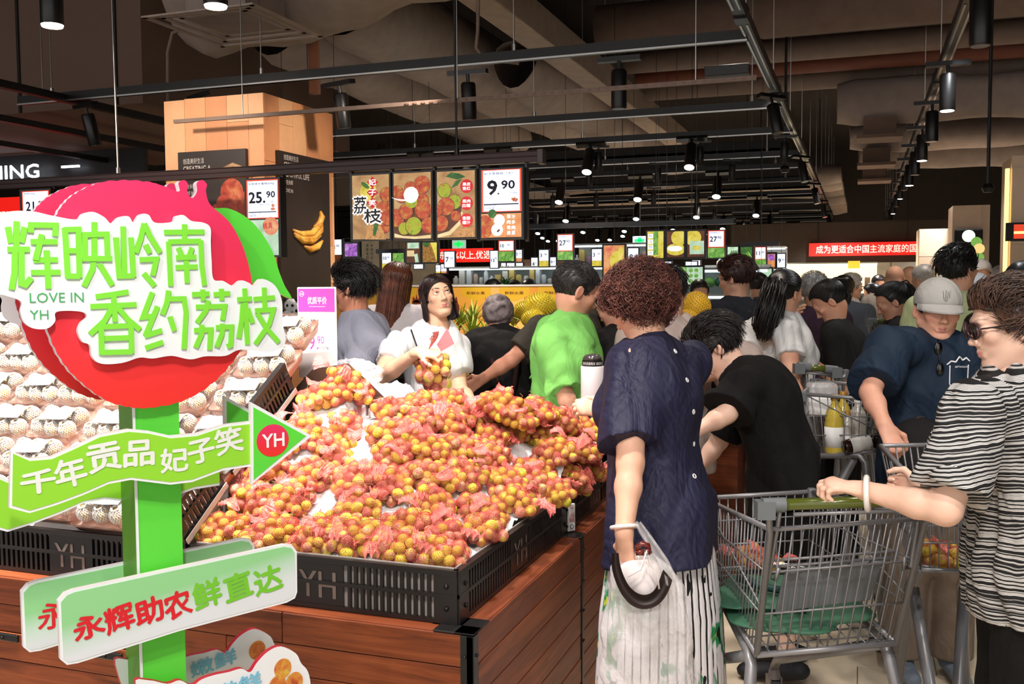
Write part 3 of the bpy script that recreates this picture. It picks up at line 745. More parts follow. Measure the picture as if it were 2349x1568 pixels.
FILM.l(FILM.ramp(_vo.outputs['Distance'], [(.10, (.8, .8, .8, 1)), (.17, (.12, .12, .12, 1))]), _mx.inputs[0])
FILM.l(_tr.outputs[0], _mx.inputs[1]); FILM.l(FILM.b.outputs[0], _mx.inputs[2]); FILM.l(_mx.outputs[0], FILM.out.inputs[0]); FILM = FILM.m
STEMM = M('stem_brown', (134, 96, 52), .7)
def lychee_mesh(seed):
    bm = bmesh.new(); bmesh.ops.create_icosphere(bm, subdivisions=3, radius=1)
    r = random.Random(seed)
    for v in bm.verts:
        n = v.co.normalized(); k = 1 + .035 * math.sin(5 * n.x + seed) * math.cos(4 * n.y) + .05 * max(0, n.z) ** 3 - .10 * max(0, n.z - .9) * 8 * .5
        v.co = Vector((n.x * .97, n.y * .97, n.z * 1.03)) * k
    me = bpy.data.meshes.new('lychee'); bm.to_mesh(me); bm.free(); me.materials.append(LYC)
    me.polygons.foreach_set('use_smooth', np.ones(len(me.polygons), bool))
    me.transform(Matrix.Scale(.0195, 4)); return me
LYM = [lychee_mesh(k) for k in range(3)]
def pack(n, r, ext, seed, it=140):
    g = np.random.default_rng(seed); P = g.normal(size=(n, 3)) * np.asarray(ext) * .55
    for _ in range(it):
        P -= P * (.010 / (np.asarray(ext) / max(ext)) ** 1.2)
        d = P[:, None] - P[None]; D = np.linalg.norm(d, axis=2) + np.eye(n) * 9
        ov = np.clip(2 * r * .97 - D, 0, None); P += (d / D[..., None] * ov[..., None] * .5).sum(1)
        P[:, 2] = np.maximum(P[:, 2], -.5 * ext[2])
    return P
def net_hull(P, r, nu, nv, axis=0):
    """points of a net stretched over the spheres: (nv+1) x nu grid, poles on the bag axis"""
    c = P.mean(0); al = np.linspace(.16, math.pi - .16, nv + 1); ps = np.arange(nu) * 2 * math.pi / nu
    D = np.stack(np.broadcast_arrays(np.cos(al)[:, None], np.sin(al)[:, None] * np.cos(ps), np.sin(al)[:, None] * np.sin(ps)), -1)
    q = P - c; b = D.reshape(-1, 3) @ q.T
    perp2 = (q ** 2).sum(1)[None] - b ** 2; hit = b + np.sqrt(np.clip(r * r - perp2, 0, None)); hit[perp2 > (r * 1.25) ** 2] = .01
    rad = hit.max(1).reshape(nv + 1, nu); rad = np.maximum(rad, .03)
    for _ in range(2): rad = np.maximum(rad, .5 * rad + .125 * (np.roll(rad, 1, 1) + np.roll(rad, -1, 1)) + .125 * (np.vstack((rad[:1], rad[:-1])) + np.vstack((rad[1:], rad[-1:]))))
    return c, D, rad + .002
def wires(E, r):
    """3-sided prisms along an array of edges (n, 2, 3)"""
    a, b = E[:, 0], E[:, 1]; t = b - a; t /= np.linalg.norm(t, axis=1)[:, None] + 1e-12
    h = np.where(np.abs(t[:, 2:3]) < .9, A(0, 0, 1), A(1, 0, 0)); u = np.cross(t, h); u /= np.linalg.norm(u, axis=1)[:, None]; w = np.cross(t, u)
    V = np.stack([p + r * (math.cos(k) * u + math.sin(k) * w) for p in (a, b) for k in (0, 2.094, 4.189)], 1).reshape(-1, 3)
    base = (np.arange(len(E)) * 6)[:, None, None]; Fq = base + np.array(((0, 1, 4, 3), (1, 2, 5, 4), (2, 0, 3, 5)))[None]
    return V, Fq.reshape(-1, 4)
def ruffle(o, d, L, w, seed, n=7):
    g = np.random.default_rng(seed); d = unit(d); s = unit(np.cross(d, (0.2, .1, 1))); u = np.cross(s, d); G_ = []
    for i in range(9):
        t = i / 8; wid = w * (.12 + t ** .8); row = []
        for j in range(15):
            q = j / 14 - .5; fold = math.sin(j * 1.9 + seed) * .16 * wid * (.3 + t)
            row.append(o + d * L * t * (1 - .25 * abs(q)) + s * wid * q * 1.3 + u * (fold + .02 * math.sin(3 * t + seed)))
        G_.append(row)
    return np.array(G_) + g.normal(size=(9, 15, 3)) * .0015
def make_bag(seed, n=30, ext=(.10, .085, .045), tails=1):
    t = thing('net_bag_of_lychees', (0, 0, 0), '', 'fruit bag')
    P = pack(n, .0195, ext, seed); r = random.Random(seed)
    for p in P:
        o = bpy.data.objects.new('lychee', LYM[r.randrange(3)]); COL.objects.link(o); o.parent = t
        o.location = p; o.rotation_euler = (r.uniform(0, 6.3), r.uniform(0, 6.3), r.uniform(0, 6.3)); k = r.uniform(.88, 1.14); o.scale = (k, k, k)
    nu, nv = 46, 30
    c, D, rad = net_hull(P, .0205, nu, nv)
    H = c + D * rad[..., None]
    E = []
    for i in range(nv):
        for sgn in (1, -1): E.append(np.stack((H[i], np.roll(H[i + 1], -sgn if i % 2 == 0 else sgn, 0) if False else H[i + 1][(np.arange(nu) + (sgn if sgn > 0 else 0) - (0 if sgn > 0 else 0)) % nu]), 1) if sgn > 0 else np.stack((H[i][(np.arange(nu) + 1) % nu], H[i + 1]), 1))
    E = np.concatenate(E); E = E[E[:, 0, 2] > -.03]
    V, Fq = wires(E, .0005)
    mesh_obj('net', V, Fq, NETM, t)
    for k, (sx) in enumerate(((1,), (1, -1))[tails > 1]):
        m = MB()
        o = c + A(sx * rad[0 if sx > 0 else -1].mean() * .98, 0, .005)
        m.grid(ruffle(o, A(sx, r.uniform(-.5, .5), .15), .075, .065, seed + k))
        m.build('net_tuft', FILM, t, smooth=True)
    # loose folds of netting lying over the fruit
    m = MB()
    for k in range(1):
        th = r.uniform(0, 6.3); rr = .055
        q = c + A(math.cos(th) * rr * 1.2, math.sin(th) * rr, .055)
        m.grid(ruffle(q, A(math.cos(th + 2), math.sin(th + 2), -.05), .075, .05, seed + 20 + k))
    m.build('net_tuft', FILM, t, smooth=True)
    m = MB()
    for k in range(7):
        a = P[r.randrange(n)] + A(0, 0, .018); b = a + A(r.uniform(-.05, .05), r.uniform(-.05, .05), r.uniform(-.01, .02)); mid = (a + b) / 2 + A(r.uniform(-.012, .012), r.uniform(-.012, .012), .008)
        m.tube((a, mid, b), .0009, 5)
    m.build('stem', STEMM, t)
    return t
PROTO = [make_bag(11 + k, 36 + 2 * (k % 3), [(.115, .09, .042), (.13, .08, .04), (.105, .10, .045)][k % 3], 1 + k % 2) for k in range(5)]
def heap(x, y):
    e = min(max((-1.16 - x) / .62, 0), 1); e = e * e * (3 - 2 * e)
    base = .675 + min(max(.50 * (y - 2.78), 0), .36) * (.14 + .86 * e)
    if y > 3.85: base += .10 * min((y - 3.85) / .1, 1) * (1 - e)
    if x < -1.95: base += .10 * min(max((y - 2.85) / .5, 0), 1)
    if y > 4.0: base -= .42 * min((y - 4.0), .8) * e
    return base
# ice bed under the bags
xs, ys = np.linspace(-2.155, -1.185, 90), np.linspace(2.745, 4.82, 190)
g = np.random.default_rng(4).normal(size=(190, 90)); 
for _ in range(2): g = .4 * g + .15 * (np.roll(g, 1, 0) + np.roll(g, -1, 0) + np.roll(g, 1, 1) + np.roll(g, -1, 1))
Pg = np.array([[(x, y, heap(x, y) - .012 + .012 * g[i, j]) for j, x in enumerate(xs)] for i, y in enumerate(ys)])
icem = NT('ice_flakes'); icem.set(color=lin((236, 238, 240)), rough=.35, spec=.6); icem.bump(icem.noise(icem.coord(), 120, 4), .6, .004)
ice = MB().grid(Pg).build('ice_bed', icem.m, smooth=True); tag(ice, 'white crushed ice showing between the net bags of lychees', 'ice', None, 'stuff')
_rb = random.Random(21); ice_px = [(672, 1085), (790, 1140), (858, 1190), (985, 985), (1030, 1135), (800, 1052), (735, 1160)]
ice_pt = []
for (px, py) in ice_px:
    best = None
    for y in np.linspace(2.8, 4.0, 60):
        p = PY(px, py, y); e = abs(p[2] - heap(p[0], p[1]))
        if best is None or e < best[0]: best = (e, p)
    ice_pt.append(best[1])
bag_n = 0; BAGS = []
row = 0; y = 2.83
while y < 4.45:
    x = -1.25 - (.06 if row % 2 else 0.0); col = 0
    while x > -2.11:
        px, py = x + _rb.uniform(-.03, .03), y + _rb.uniform(-.03, .03)
        if row < 4 and min(math.hypot(px - q[0], py - q[1]) for q in ice_pt) < .05: x -= .05; continue
        if py > 3.64 and px < -1.86: x -= .2; continue
        BAGS.append((px, py)); x -= .164; col += 1
    y += .142; row += 1
ORD = ('first', 'second', 'third', 'fourth', 'fifth', 'sixth', 'seventh', 'eighth', 'ninth', 'tenth', 'eleventh', 'twelfth')
def bag_label(px, py, i):
    r_ = int((py - 2.80) / .142 + .25); c_ = sum(1 for (a, b) in BAGS if abs(b - py) < .075 and a > px)
    return 'red net bag of lychees, %s row from front rim, %s from right rim' % (ORD[min(r_, 11)], ORD[min(c_, 11)])
for i, (px, py) in enumerate(BAGS):
    h0 = heap(px, py); gx, gy = (heap(px + .05, py) - heap(px - .05, py)) / .1, (heap(px, py + .05) - heap(px, py - .05)) / .1
    loc = (px, py, h0 + .028)
    n = Vector((-gx * .8, -gy * .8, 1)).normalized(); q = n.to_track_quat('Z', 'Y').to_matrix() @ Matrix.Rotation(_rb.uniform(0, 6.28), 3, 'Z')
    if i < len(PROTO): b = PROTO[i]; b.location = loc; b.rotation_euler = q.to_euler()
    else: b = dup(PROTO[_rb.randrange(len(PROTO))], loc, q.to_euler())
    b['label'] = bag_label(px, py, i); b['group'] = 'net bags heaped in the lychee tray'
# bags leaning high at the right-hand edge and on the top of the heap
for k, (px, py, d, ex_) in enumerate([(1345, 985, 4.5, .2), (1290, 965, 4.4, 1.2), (1225, 945, 4.3, 2.0), (1150, 925, 4.2, .6), (1180, 960, 4.15, 3.0), (1330, 1030, 4.4, .4), (1352, 1078, 4.52, 1.4), (1312, 1098, 4.22, 1.7), (1270, 1128, 3.95, 1.2)]):
    p = PD(px, py, d); b = dup(PROTO[k % 5], p, (_rb.uniform(.2, .6), _rb.uniform(-.4, .4), ex_))
    b['label'] = 'red net bag of lychees on top of the heap, %s from the right-hand back edge' % ORD[k]; b['group'] = 'net bags on top of the heap'
def hung_bag(pos, top, label, seed=71):
    """a full bag hanging from a hand: long axis upright"""
    t = make_bag(seed, 38, (.085, .085, .085), 1); t.scale = (1.2,) * 3; t.location = tuple(pos); t.rotation_euler = (0, -math.pi / 2, .4); t['label'] = label; t.pop('group', None)
    return t

# ---- peach boxes
PEACH = printmat('peach_skin', (232, 140, 100), (242, 196, 96), (232, 216, 120), 14)
FOAM = M('foam_net', (250, 249, 246), .7, var=.03)
clear = NT('clear_plastic'); _tr = clear.n('ShaderNodeBsdfTransparent'); _gl = clear.n('ShaderNodeBsdfGlossy'); _gl.inputs['Roughness'].default_value = .08; _mx = clear.n('ShaderNodeMixShader')
_lw = clear.n('ShaderNodeLayerWeight'); _lw.inputs[0].default_value = .25; clear.l(clear.math('ADD', clear.math('MULTIPLY', _lw.outputs['Facing'], .45), .07), _mx.inputs[0])
clear.l(_tr.outputs[0], _mx.inputs[1]); clear.l(_gl.outputs[0], _mx.inputs[2]); clear.l(_mx.outputs[0], clear.out.inputs[0]); CLEAR = clear.m
PAPER = M('label_paper', (244, 242, 240), .6, var=.02)
INK = M('ink_black', (30, 26, 26), .6, var=0); INKRED = M('ink_red', (196, 40, 44), .6, var=0)
def rbox(m, w, d, h0, h1, r, taper, zt=0, n=5):
    ring = lambda w_, d_, z: [( (w_ / 2 - r) * sx + r * math.cos(a), (d_ / 2 - r) * sy + r * math.sin(a), z) for (sx, sy, a0) in ((1, 1, 0), (-1, 1, 1.571), (-1, -1, 3.1416), (1, -1, 4.712)) for a in np.linspace(a0, a0 + 1.571, n)]
    return m.grid(np.array([ring(w, d, h0), ring(w - taper, d - taper, h1 - .01), ring(w - taper - .02, d - taper - .02, h1), ring(.02, .02, h1 + .002)]), wrap=True)
def make_box(seed):
    t = thing('peach_box', (0, 0, 0), '', 'fruit box'); r = random.Random(seed)
    m = MB(); rbox(m, .25, .185, .03, 0, .02, .02); m.build('tray', M('tray_pink', (222, 170, 150), .5), t, smooth=True)
    m = MB(); rbox(m, .254, .189, .03, .088, .025, .03); m.build('lid', CLEAR, t, auto=50)
    MB().bx(-.132, .132, -.1, .1, .028, .031).build('flange', CLEAR, t)
    for i in range(3):
        for j in range(2):
            c = A((i - 1) * .074, (j - .5) * .082, .044)
            p = MB().ball(c, (.031, .031, .03), 18, 12).build('peach', PEACH, t, smooth=True)
            p['_'] = 1; del p['_']
            E = []; nu, nv = 20, 9
            al = np.linspace(.30, 2.5, nv + 1); tw = r.uniform(0, 6)
            R = rotz(tw)
            H = np.array([[c + R @ (A(math.sin(a) * math.cos(q), math.sin(a) * math.sin(q), math.cos(a) * 1.02) * (.0335 + .0018 * math.sin(q * 10 + a * 7))) for q in np.arange(nu) * 2 * math.pi / nu + (.157 if kk % 2 else 0)] for kk, a in enumerate(al)])
            for k in range(nv):
                o1 = 0 if k % 2 == 0 else 1
                E.append(np.stack((H[k], H[k + 1][(np.arange(nu) - (1 - o1)) % nu]), 1)); E.append(np.stack((H[k], H[k + 1][(np.arange(nu) + o1) % nu]), 1))
            V, Fq = wires(np.concatenate(E), .0017); mesh_obj('foam_net', V, Fq, FOAM, p)
            fr = [c + R @ (A(math.cos(q) * (.013 + .004 * (k % 2)), math.sin(q) * (.013 + .004 * (k % 2)), .033)) for k, q in enumerate(np.linspace(0, 6.28, 24)[:-1])]
            m = MB().tube(fr, .0035, 5, closed=True); m.build('foam_collar', FOAM, p, smooth=True)
    MB().bx(-.06, .03, -.04, .03, .0905, .0912).build('price_label', PAPER, t)
    MB().box((.055, .0, .0912), (.06, .075, .0007), rotz(.1)).build('price_label', PAPER, t)
    text('￥39.90', (-.052, .006, .0914), (1, 0, 0), (0, 1, 0), .05, .014, INK, t)
    return t
BOX = [make_box(1), make_box(2)]
for b in BOX: tree = None
_k = 0; sl = math.atan(.80)
for r_ in range(6):
    for c_ in range(9):
        y = 2.815 + r_ * .150; z = .700 + .8 * (y - 2.765) + _rb.uniform(0, .02); x = -2.305 - c_ * .258 + _rb.uniform(-.012, .012)
        px, py, = None, None
        R = Matrix.Rotation(sl * .82, 3, 'X') @ Matrix.Rotation(_rb.uniform(-.07, .07) + (math.pi if _rb.random() < .3 else 0), 3, 'Z')
        if _k < 2: b = BOX[_k]; b.location = (x, y, z); b.rotation_euler = R.to_euler()
        else: b = dup(BOX[_k % 2], (x, y, z), R.to_euler())
        b['label'] = 'clear box of foam-netted peaches, %s row up the slope, %s box left of the divider' % (ORD[r_], ORD[c_]); b['group'] = 'peach boxes on the slope'; _k += 1
pc = thing('peach_crate', (-3.3, 3.2, WT), 'black slotted plastic tray under the sloping peach boxes', 'crate')
for k, x in enumerate((-3.21, -4.25, -5.29)):
    slot_panel(A(x, 2.722, RIM0), A(1, 0, 0), 1.03, RIM1 - RIM0, A(0, -1, 0), 'front_panel', pc)
MB().box((-3.83, 3.17, .982), (3.0, 1.04, .02), np.array(((1, 0, 0), (0, math.cos(sl), -math.sin(sl)), (0, math.sin(sl), math.cos(sl))))).build('sloping_board', WHITE, pc)
MB().bx(-5.3, -2.6, 3.70, 3.74, WT, 1.36).build('back_board', BLACK_SOFT, pc)
MB().prism([(2.74, .53), (2.74, .69), (3.2, 1.0), (3.2, .53)], (-2.19, 0, 0), (0, 1, 0), (0, 0, 1), .006).build('side_board', LINER, pc)

# ---- price sign, clear bag and clip on the rim
ys_ = 3.72; a, b = PY(685, 865, ys_), PY(769, 658, ys_)
psn = thing('price_sign', ((a[0] + b[0]) / 2, ys_, a[2]), 'white and pink upright price sign standing behind the lychee heap', 'sign')
MB().bx(a[0], b[0], ys_, ys_ + .012, a[2], b[2]).build('board', WHITE, psn, bevel=.004)
pk = M('sign_pink', (226, 60, 150), .4, var=.02)
MB().bx(a[0] + .006, b[0] - .004, ys_ - .0015, ys_, b[2] - .108, b[2] - .006).build('pink_field', pk, psn)
w = b[0] - a[0]; WH = M('print_pure', (250, 250, 250), .5, var=0)
text('优质平价', (a[0] + w * .28, ys_ - .0015, b[2] - .075), ex, ey, w * .5, .032, WH, psn, off=.01)
text('Good quality with good price', (a[0] + w * .32, ys_ - .0015, b[2] - .088), ex, ey, w * .42, .005, WH, psn)
MB().tube([A(a[0] + .025 + .011 * math.cos(q), ys_ - .002, b[2] - .03 + .011 * math.sin(q)) for q in np.linspace(0, 6.28, 20)[:-1]], .001, 4, closed=True).build('round_logo', WH, psn)
text('YH', (a[0] + .0175, ys_ - .0015, b[2] - .034), ex, ey, .015, .008, WH, psn)
text('妃子笑荔枝', (a[0] + w * .16, ys_, b[2] - .158), ex, ey, w * .4, .017, INK, psn)
PINKINK = M('ink_pink', (206, 70, 160), .5, var=0)
text('9', (a[0] + w * .28, ys_, a[2] + .125), ex, ey, w * .17, .062, PINKINK, psn)
text('90', (a[0] + w * .51, ys_, a[2] + .152), ex, ey, w * .18, .033, PINKINK, psn)
MB().ball(A(a[0] + w * .515, ys_, a[2] + .132), (.005, .001, .005)).build('price_dot', PINKINK, psn)
text('元/500g', (a[0] + w * .54, ys_, a[2] + .127), ex, ey, w * .26, .014, INK, psn)
cl = thing('price_clip', PX(1310, 1215, -1.15), 'small white price clip with red characters on the tray rim', 'price tag')
p0 = PX(1310, 1215, -1.145); clw = M('clip_white', (240, 238, 236), .3, var=0)
R = frame(A(.80, -.6, 0))
MB().box(p0 + A(0, 0, .055), (.038, .012, .118), np.column_stack((unit(A(.6, .8, 0)), unit(A(.8, -.6, 0)), A(0, 0, 1)))).build('plate', clw, cl, bevel=.004)
n_ = unit(A(.8, -.6, 0)); e_ = unit(A(.6, .8, 0))
text('土商品\n香甜脆', p0 - e_ * .014 + A(0, 0, .035) + n_ * .0065, e_, ey, .026, .04, INKRED, cl, off=.01)
text('今日特价', p0 - e_ * .012 + A(0, 0, .092) + n_ * .0065, e_, ey, .024, .008, INKRED, cl)
MB().tube([p0 + n_ * .007 + e_ * .009 * math.cos(q) + A(0, 0, .017 + .009 * math.sin(q)) for q in np.linspace(0, 6.28, 18)[:-1]], .0012, 4, closed=True).build('round_mark', INK, cl)
BOLT_ = bolts(cl, [p0 + A(-.012, -.02, z) for z in (.02, .09)], n_, .005)
film = NT('bag_film'); _tr = film.n('ShaderNodeBsdfTransparent'); _mx = film.n('ShaderNodeMixShader'); film.set(color=lin((236, 232, 232)), rough=.18, spec=.7, trans=.0)
film.bump(film.noise(film.coord(), 16, 4, .5, .8), .5, .02)
film.l(film.ramp(film.noise(film.coord(), 9, 3), [(.3, (.12, .12, .12, 1)), (.7, (.55, .55, .55, 1))]), _mx.inputs[0]); film.l(_tr.outputs[0], _mx.inputs[1]); film.l(film.b.outputs[0], _mx.inputs[2]); film.l(_mx.outputs[0], film.out.inputs[0]); FILMW = film.m
def crumple(c, r, seed, nu=40, nv=24, amp=.16):
    g = np.random.default_rng(seed); K = g.normal(size=(10, 3)) * 7; ph = g.uniform(0, 6.28, 10); P = []
    for i in range(nv + 1):
        al = math.pi * i / nv; row = []
        for j in range(nu):
            q = 2 * math.pi * j / nu; d = A(math.sin(al) * math.cos(q), math.sin(al) * math.sin(q), math.cos(al))
            s = sum(abs(math.sin(K[k] @ d + ph[k])) for k in range(10)) / 10 - .6
            row.append(np.asarray(c) + d * np.asarray(r) * (1 + amp * 2 * s))
        P.append(row)
    return np.array(P)
pb = PY(812, 862, 3.85)
tag(MB().grid(crumple(pb, (.13, .09, .075), 3, 60, 36, .3), wrap=True).build('plastic_bag', FILMW, smooth=True), 'crumpled clear plastic bag lying behind the steel plate', 'bag')

# set the display up at its size on the floor
for ob in list(bpy.data.objects):
    if ob.parent is None and ob.type in ('EMPTY', 'MESH') and ob.name.split('.')[0] in ('display_stand', 'lychee_crate', 'net_bag_of_lychees', 'ice_bed', 'peach_box', 'peach_crate', 'price_sign', 'price_clip', 'plastic_bag'):
        ob.location = ob.location * DS + Vector((0, 0, DZ)); ob.scale = ob.scale * DS

# ================================================================ big standing promotion sign
SPSI = math.radians(40) + YAW            # heading of the sign's face direction along its width
SE = A(math.cos(math.radians(40)), math.sin(math.radians(40)), 0)      # in camera axes: width direction
_cr = unit(A(C_RT[0], C_RT[1], 0)); _cf = unit(A(C_FW[0], C_FW[1], 0))
S_E = _cr * math.cos(math.radians(38)) + _cf * math.sin(math.radians(38))
S_N = unit(np.cross(S_E, A(0, 0, 1)))
if S_N @ (C_POS - PD(340, 900, 2.05)) < 0: S_N = -S_N
S_O = PD(345, 900, 2.05)
S_U = A(0, 0, 1)
def SP(px, py, off=0.0):
    p = PP(px, py, S_O + S_N * off, S_N); return ((p - S_O) @ S_E, (p - S_O) @ S_U)
def sxy(pts, off=0.0): return [SP(x, y, off) for x, y in pts]
sign = thing('promotion_sign', PD(360, 1000, 2.08) * A(1, 1, 0), 'tall green post sign with a big red lychee board, arrow ribbon and slogan panels', 'sign')
SRED = NT('sign_red')
_g = SRED.n('ShaderNodeSeparateXYZ'); SRED.l(SRED.coord('Generated'), _g.inputs[0])
SRED.set(color=SRED.ramp(_g.outputs['Z'], [(0, lin((238, 50, 40))), (.45, lin((236, 48, 66))), (1, lin((234, 52, 108)))]), rough=.45); SRED = SRED.m
SGRN = M('sign_green', (96, 222, 66), .45, var=.01); SLIME = M('sign_lime', (150, 222, 54), .45, var=.01); SLET = M('sign_letter_green', (132, 228, 62), .45, var=0)
SWHT = M('sign_white', (240, 244, 248), .45, var=.01); SEDGE = M('sign_edge', (244, 232, 236), .5, var=0); SDK = M('sign_text_green', (70, 170, 100), .5, var=0)
SOLIVE = M('sign_side_green', (86, 148, 40), .5, var=.02); STRED = M('sign_text_red', (222, 30, 44), .45, var=0); STGR = M('sign_text_lime', (120, 204, 50), .45, var=0)
def board(pts, off, t, m, name, parent=sign, shift=(0, 0), mside=None):
    P = np.array(sxy(pts)) + np.asarray(shift)
    return MB().prism(P, S_O + S_N * off, S_E, S_U, t, 0, 1).build(name, [m, mside or SEDGE], parent)
def smooth_poly(pts, n=6):
    P = np.asarray(pts, float); k = len(P); out = []
    for i in range(k):
        p0, p1, p2, p3 = P[i - 1], P[i], P[(i + 1) % k], P[(i + 2) % k]
        for j in range(n):
            t = j / n; out.append(.5 * ((2 * p1) + (p2 - p0) * t + (2 * p0 - 5 * p1 + 4 * p2 - p3) * t * t + (3 * p1 - p0 - 3 * p2 + p3) * t ** 3))
    return [tuple(p) for p in out]
# post
pts = [(303, 900), (415, 900), (452, 1700), (340, 1700)]
pw = np.array(sxy([(311, 940), (415, 940)])); x0, x1 = pw[0][0], pw[1][0]; ztop = SP(360, 880)[1]; zbot = -S_O[2]
MB().prism([(x0, zbot), (x1, zbot), (x1, ztop), (x0, ztop)], S_O - S_N * .012, S_E, S_U, .11, 0, 1).build('post', [SGRN, SOLIVE], sign)
MB().prism([(x0 - .003, zbot), (x0 + .002, zbot), (x0 + .002, ztop), (x0 - .003, ztop)], S_O - S_N * .010, S_E, S_U, .004).build('post_edge', SWHT, sign)
MB().prism([(x0 - .12, zbot), (x1 + .12, zbot), (x1 + .12, zbot + .02), (x0 - .12, zbot + .02)], S_O + S_N * .1, S_E, S_U, .36).build('foot_plate', SGRN, sign)
# lychee disc: scalloped circle
body = [(128, 492), (150, 462), (180, 440), (230, 420), (300, 416), (360, 424), (405, 440), (405, 420), (418, 414), (427, 424), (425, 440), (436, 455), (447, 440), (447, 420), (460, 414), (470, 424), (468, 440), (478, 470),
        (520, 508), (548, 556), (566, 610), (576, 672), (572, 740), (552, 790), (520, 838), (470, 886), (410, 918), (340, 932), (290, 930), (240, 915), (190, 880), (150, 840), (120, 790), (100, 730), (90, 690), (95, 600), (108, 540)]
def scallop(pts, n=6, amp=2.6, skip=(5, 20)):
    P = smooth_poly(pts, n); out = []
    for i, (x, y) in enumerate(P):
        k = i // n
        if skip[0] <= k <= skip[1]: out.append((x, y)); continue
        cx, cy = 335, 680; d = math.hypot(x - cx, y - cy); s = amp * abs(math.sin(i * .9)); out.append((x + (x - cx) / d * s, y + (y - cy) / d * s))
    return out
board(scallop(body, 8), .012, .022, SRED, 'lychee_board')
board(scallop(body, 8), -.125, .022, SRED, 'lychee_board', shift=(-.018, .004))
leaf = [(410, 416), (424, 430), (440, 470), (470, 480), (520, 477), (560, 490), (592, 520), (622, 560), (645, 610), (660, 650), (676, 682), (640, 668), (600, 650), (560, 600), (520, 540), (470, 505), (440, 490)]
leafp = smooth_poly([(420, 414), (428, 445), (446, 468), (466, 440), (474, 418), (480, 445), (492, 474), (530, 476), (566, 492), (600, 522), (632, 572), (650, 625), (662, 655), (677, 684), (640, 668), (600, 655), (560, 640), (520, 560), (470, 500), (430, 470)], 5)
board(leafp, -.02, .012, SGRN, 'leaf_board', mside=M('leaf_edge', (200, 240, 40), .5, var=0))
def rounded_union(pts, off, name, m=SWHT, t=.014): return board(smooth_poly(pts, 5), off, t, m, name)
cloud = [(-40, 520), (0, 490), (60, 486), (110, 496), (165, 505), (180, 492), (205, 488), (230, 500), (245, 514), (262, 500), (285, 498), (296, 512), (310, 494), (330, 494), (345, 512), (385, 510), (392, 498), (410, 495), (428, 508), (455, 512), (471, 524),
         (472, 560), (474, 600), (478, 640), (500, 644), (522, 655), (540, 643), (558, 648), (570, 655), (585, 640), (605, 645), (622, 660), (634, 690), (636, 740), (642, 775), (634, 796), (600, 806), (540, 800), (505, 814), (460, 815), (425, 822), (383, 814), (340, 820), (310, 818), (270, 830), (225, 832), (203, 818), (197, 790), (180, 782), (170, 760), (176, 740), (190, 726), (178, 714), (122, 714), (118, 736), (100, 752), (70, 752), (48, 738), (40, 715), (40, 690), (0, 676), (-40, 660)]
CL = rounded_union(cloud, .030, 'slogan_board')
CLB = board(smooth_poly([(x - 6, y - 6) for x, y in cloud], 4), -.125, .012, SWHT, 'slogan_board')
# strokes of the lettering: polylines in the picture of the board, with a brush width
def strokes(S_, w, off, m, name, parent, zoom, o):
    mb = MB(); mm = np.array(sxy([(300, 650), (340, 650)])); k = (mm[1][0] - mm[0][0]) / 40
    for li_, ln in enumerate(S_):
        P = np.array(sxy([(o[0] + x / zoom, o[1] + y / zoom) for x, y in ln], 0)); n = len(P)
        T = np.gradient(P, axis=0); T /= np.linalg.norm(T, axis=1)[:, None] + 1e-9; hw = w / 2
        Lp, Rp = [], []
        for i in range(n):
            if 0 < i < n - 1:
                t0 = unit(P[i] - P[i - 1]); t1 = unit(P[i + 1] - P[i]); nn = unit(A(-t0[1], t0[0]) + A(-t1[1], t1[0])); c = max(.45, nn @ A(-t0[1], t0[0])); d = nn * hw / c
            else: t_ = T[i]; d = A(-t_[1], t_[0]) * hw
            Lp.append(P[i] + d); Rp.append(P[i] - d)
        for i in range(n - 1):
            q = [Lp[i], Lp[i + 1], Rp[i + 1], Rp[i]]
            mb.prism(q, S_O + S_N * (off + .00022 * (li_ % 9) + .0001 * (i % 2)), S_E, S_U, .003)
    return mb.build(name, m, parent)
Z1, O1 = 3.0153, (0, 380)
hui = [[(30, 428), (52, 538)], [(90, 390), (88, 570)], [(145, 430), (122, 535)], [(26, 582), (180, 582)], [(78, 590), (75, 740), (55, 855)], [(122, 588), (122, 815), (150, 825), (190, 775)],
       [(185, 468), (188, 415), (356, 418), (352, 492)], [(185, 530), (368, 530)], [(262, 480), (218, 655)], [(205, 655), (372, 652)], [(188, 740), (390, 738)], [(295, 588), (308, 850)]]
ying = [[(420, 435), (440, 772)], [(412, 448), (512, 445), (520, 775)], [(432, 592), (520, 590)], [(428, 765), (522, 765)], [(555, 640), (555, 482), (705, 478), (712, 640)], [(538, 645), (742, 645)], [(622, 395), (622, 640), (608, 720), (552, 835)], [(655, 680), (745, 828)]]
ling = [[(770, 500), (792, 765), (895, 762)], [(818, 425), (828, 760)], [(872, 500), (890, 770)], [(962, 405), (940, 500), (905, 605)], [(962, 405), (1000, 490), (1072, 605)], [(972, 550), (1000, 608)], [(930, 652), (1045, 648), (1020, 760)], [(960, 745), (1035, 832)]]
nan = [[(1100, 465), (1375, 462)], [(1240, 410), (1240, 520)], [(1130, 528), (1138, 690), (1145, 832)], [(1128, 530), (1352, 525)], [(1350, 520), (1358, 690), (1376, 828)], [(1195, 570), (1222, 630)], [(1290, 570), (1270, 625)], [(1180, 638), (1318, 634)], [(1180, 705), (1330, 700)], [(1250, 630), (1258, 812)]]
strokes(hui + ying + ling + nan, .0108, .0335, SLET, 'slogan_characters', CL, Z1, O1)
xiang = [[(632, 905), (740, 890), (855, 872)], [(595, 972), (910, 958)], [(752, 885), (765, 1075)], [(745, 975), (690, 1070), (592, 1160)], [(780, 975), (850, 1060), (935, 1130)], [(668, 1120), (672, 1300)], [(660, 1110), (872, 1102), (876, 1290)], [(690, 1190), (860, 1184)], [(672, 1285), (880, 1280)]]
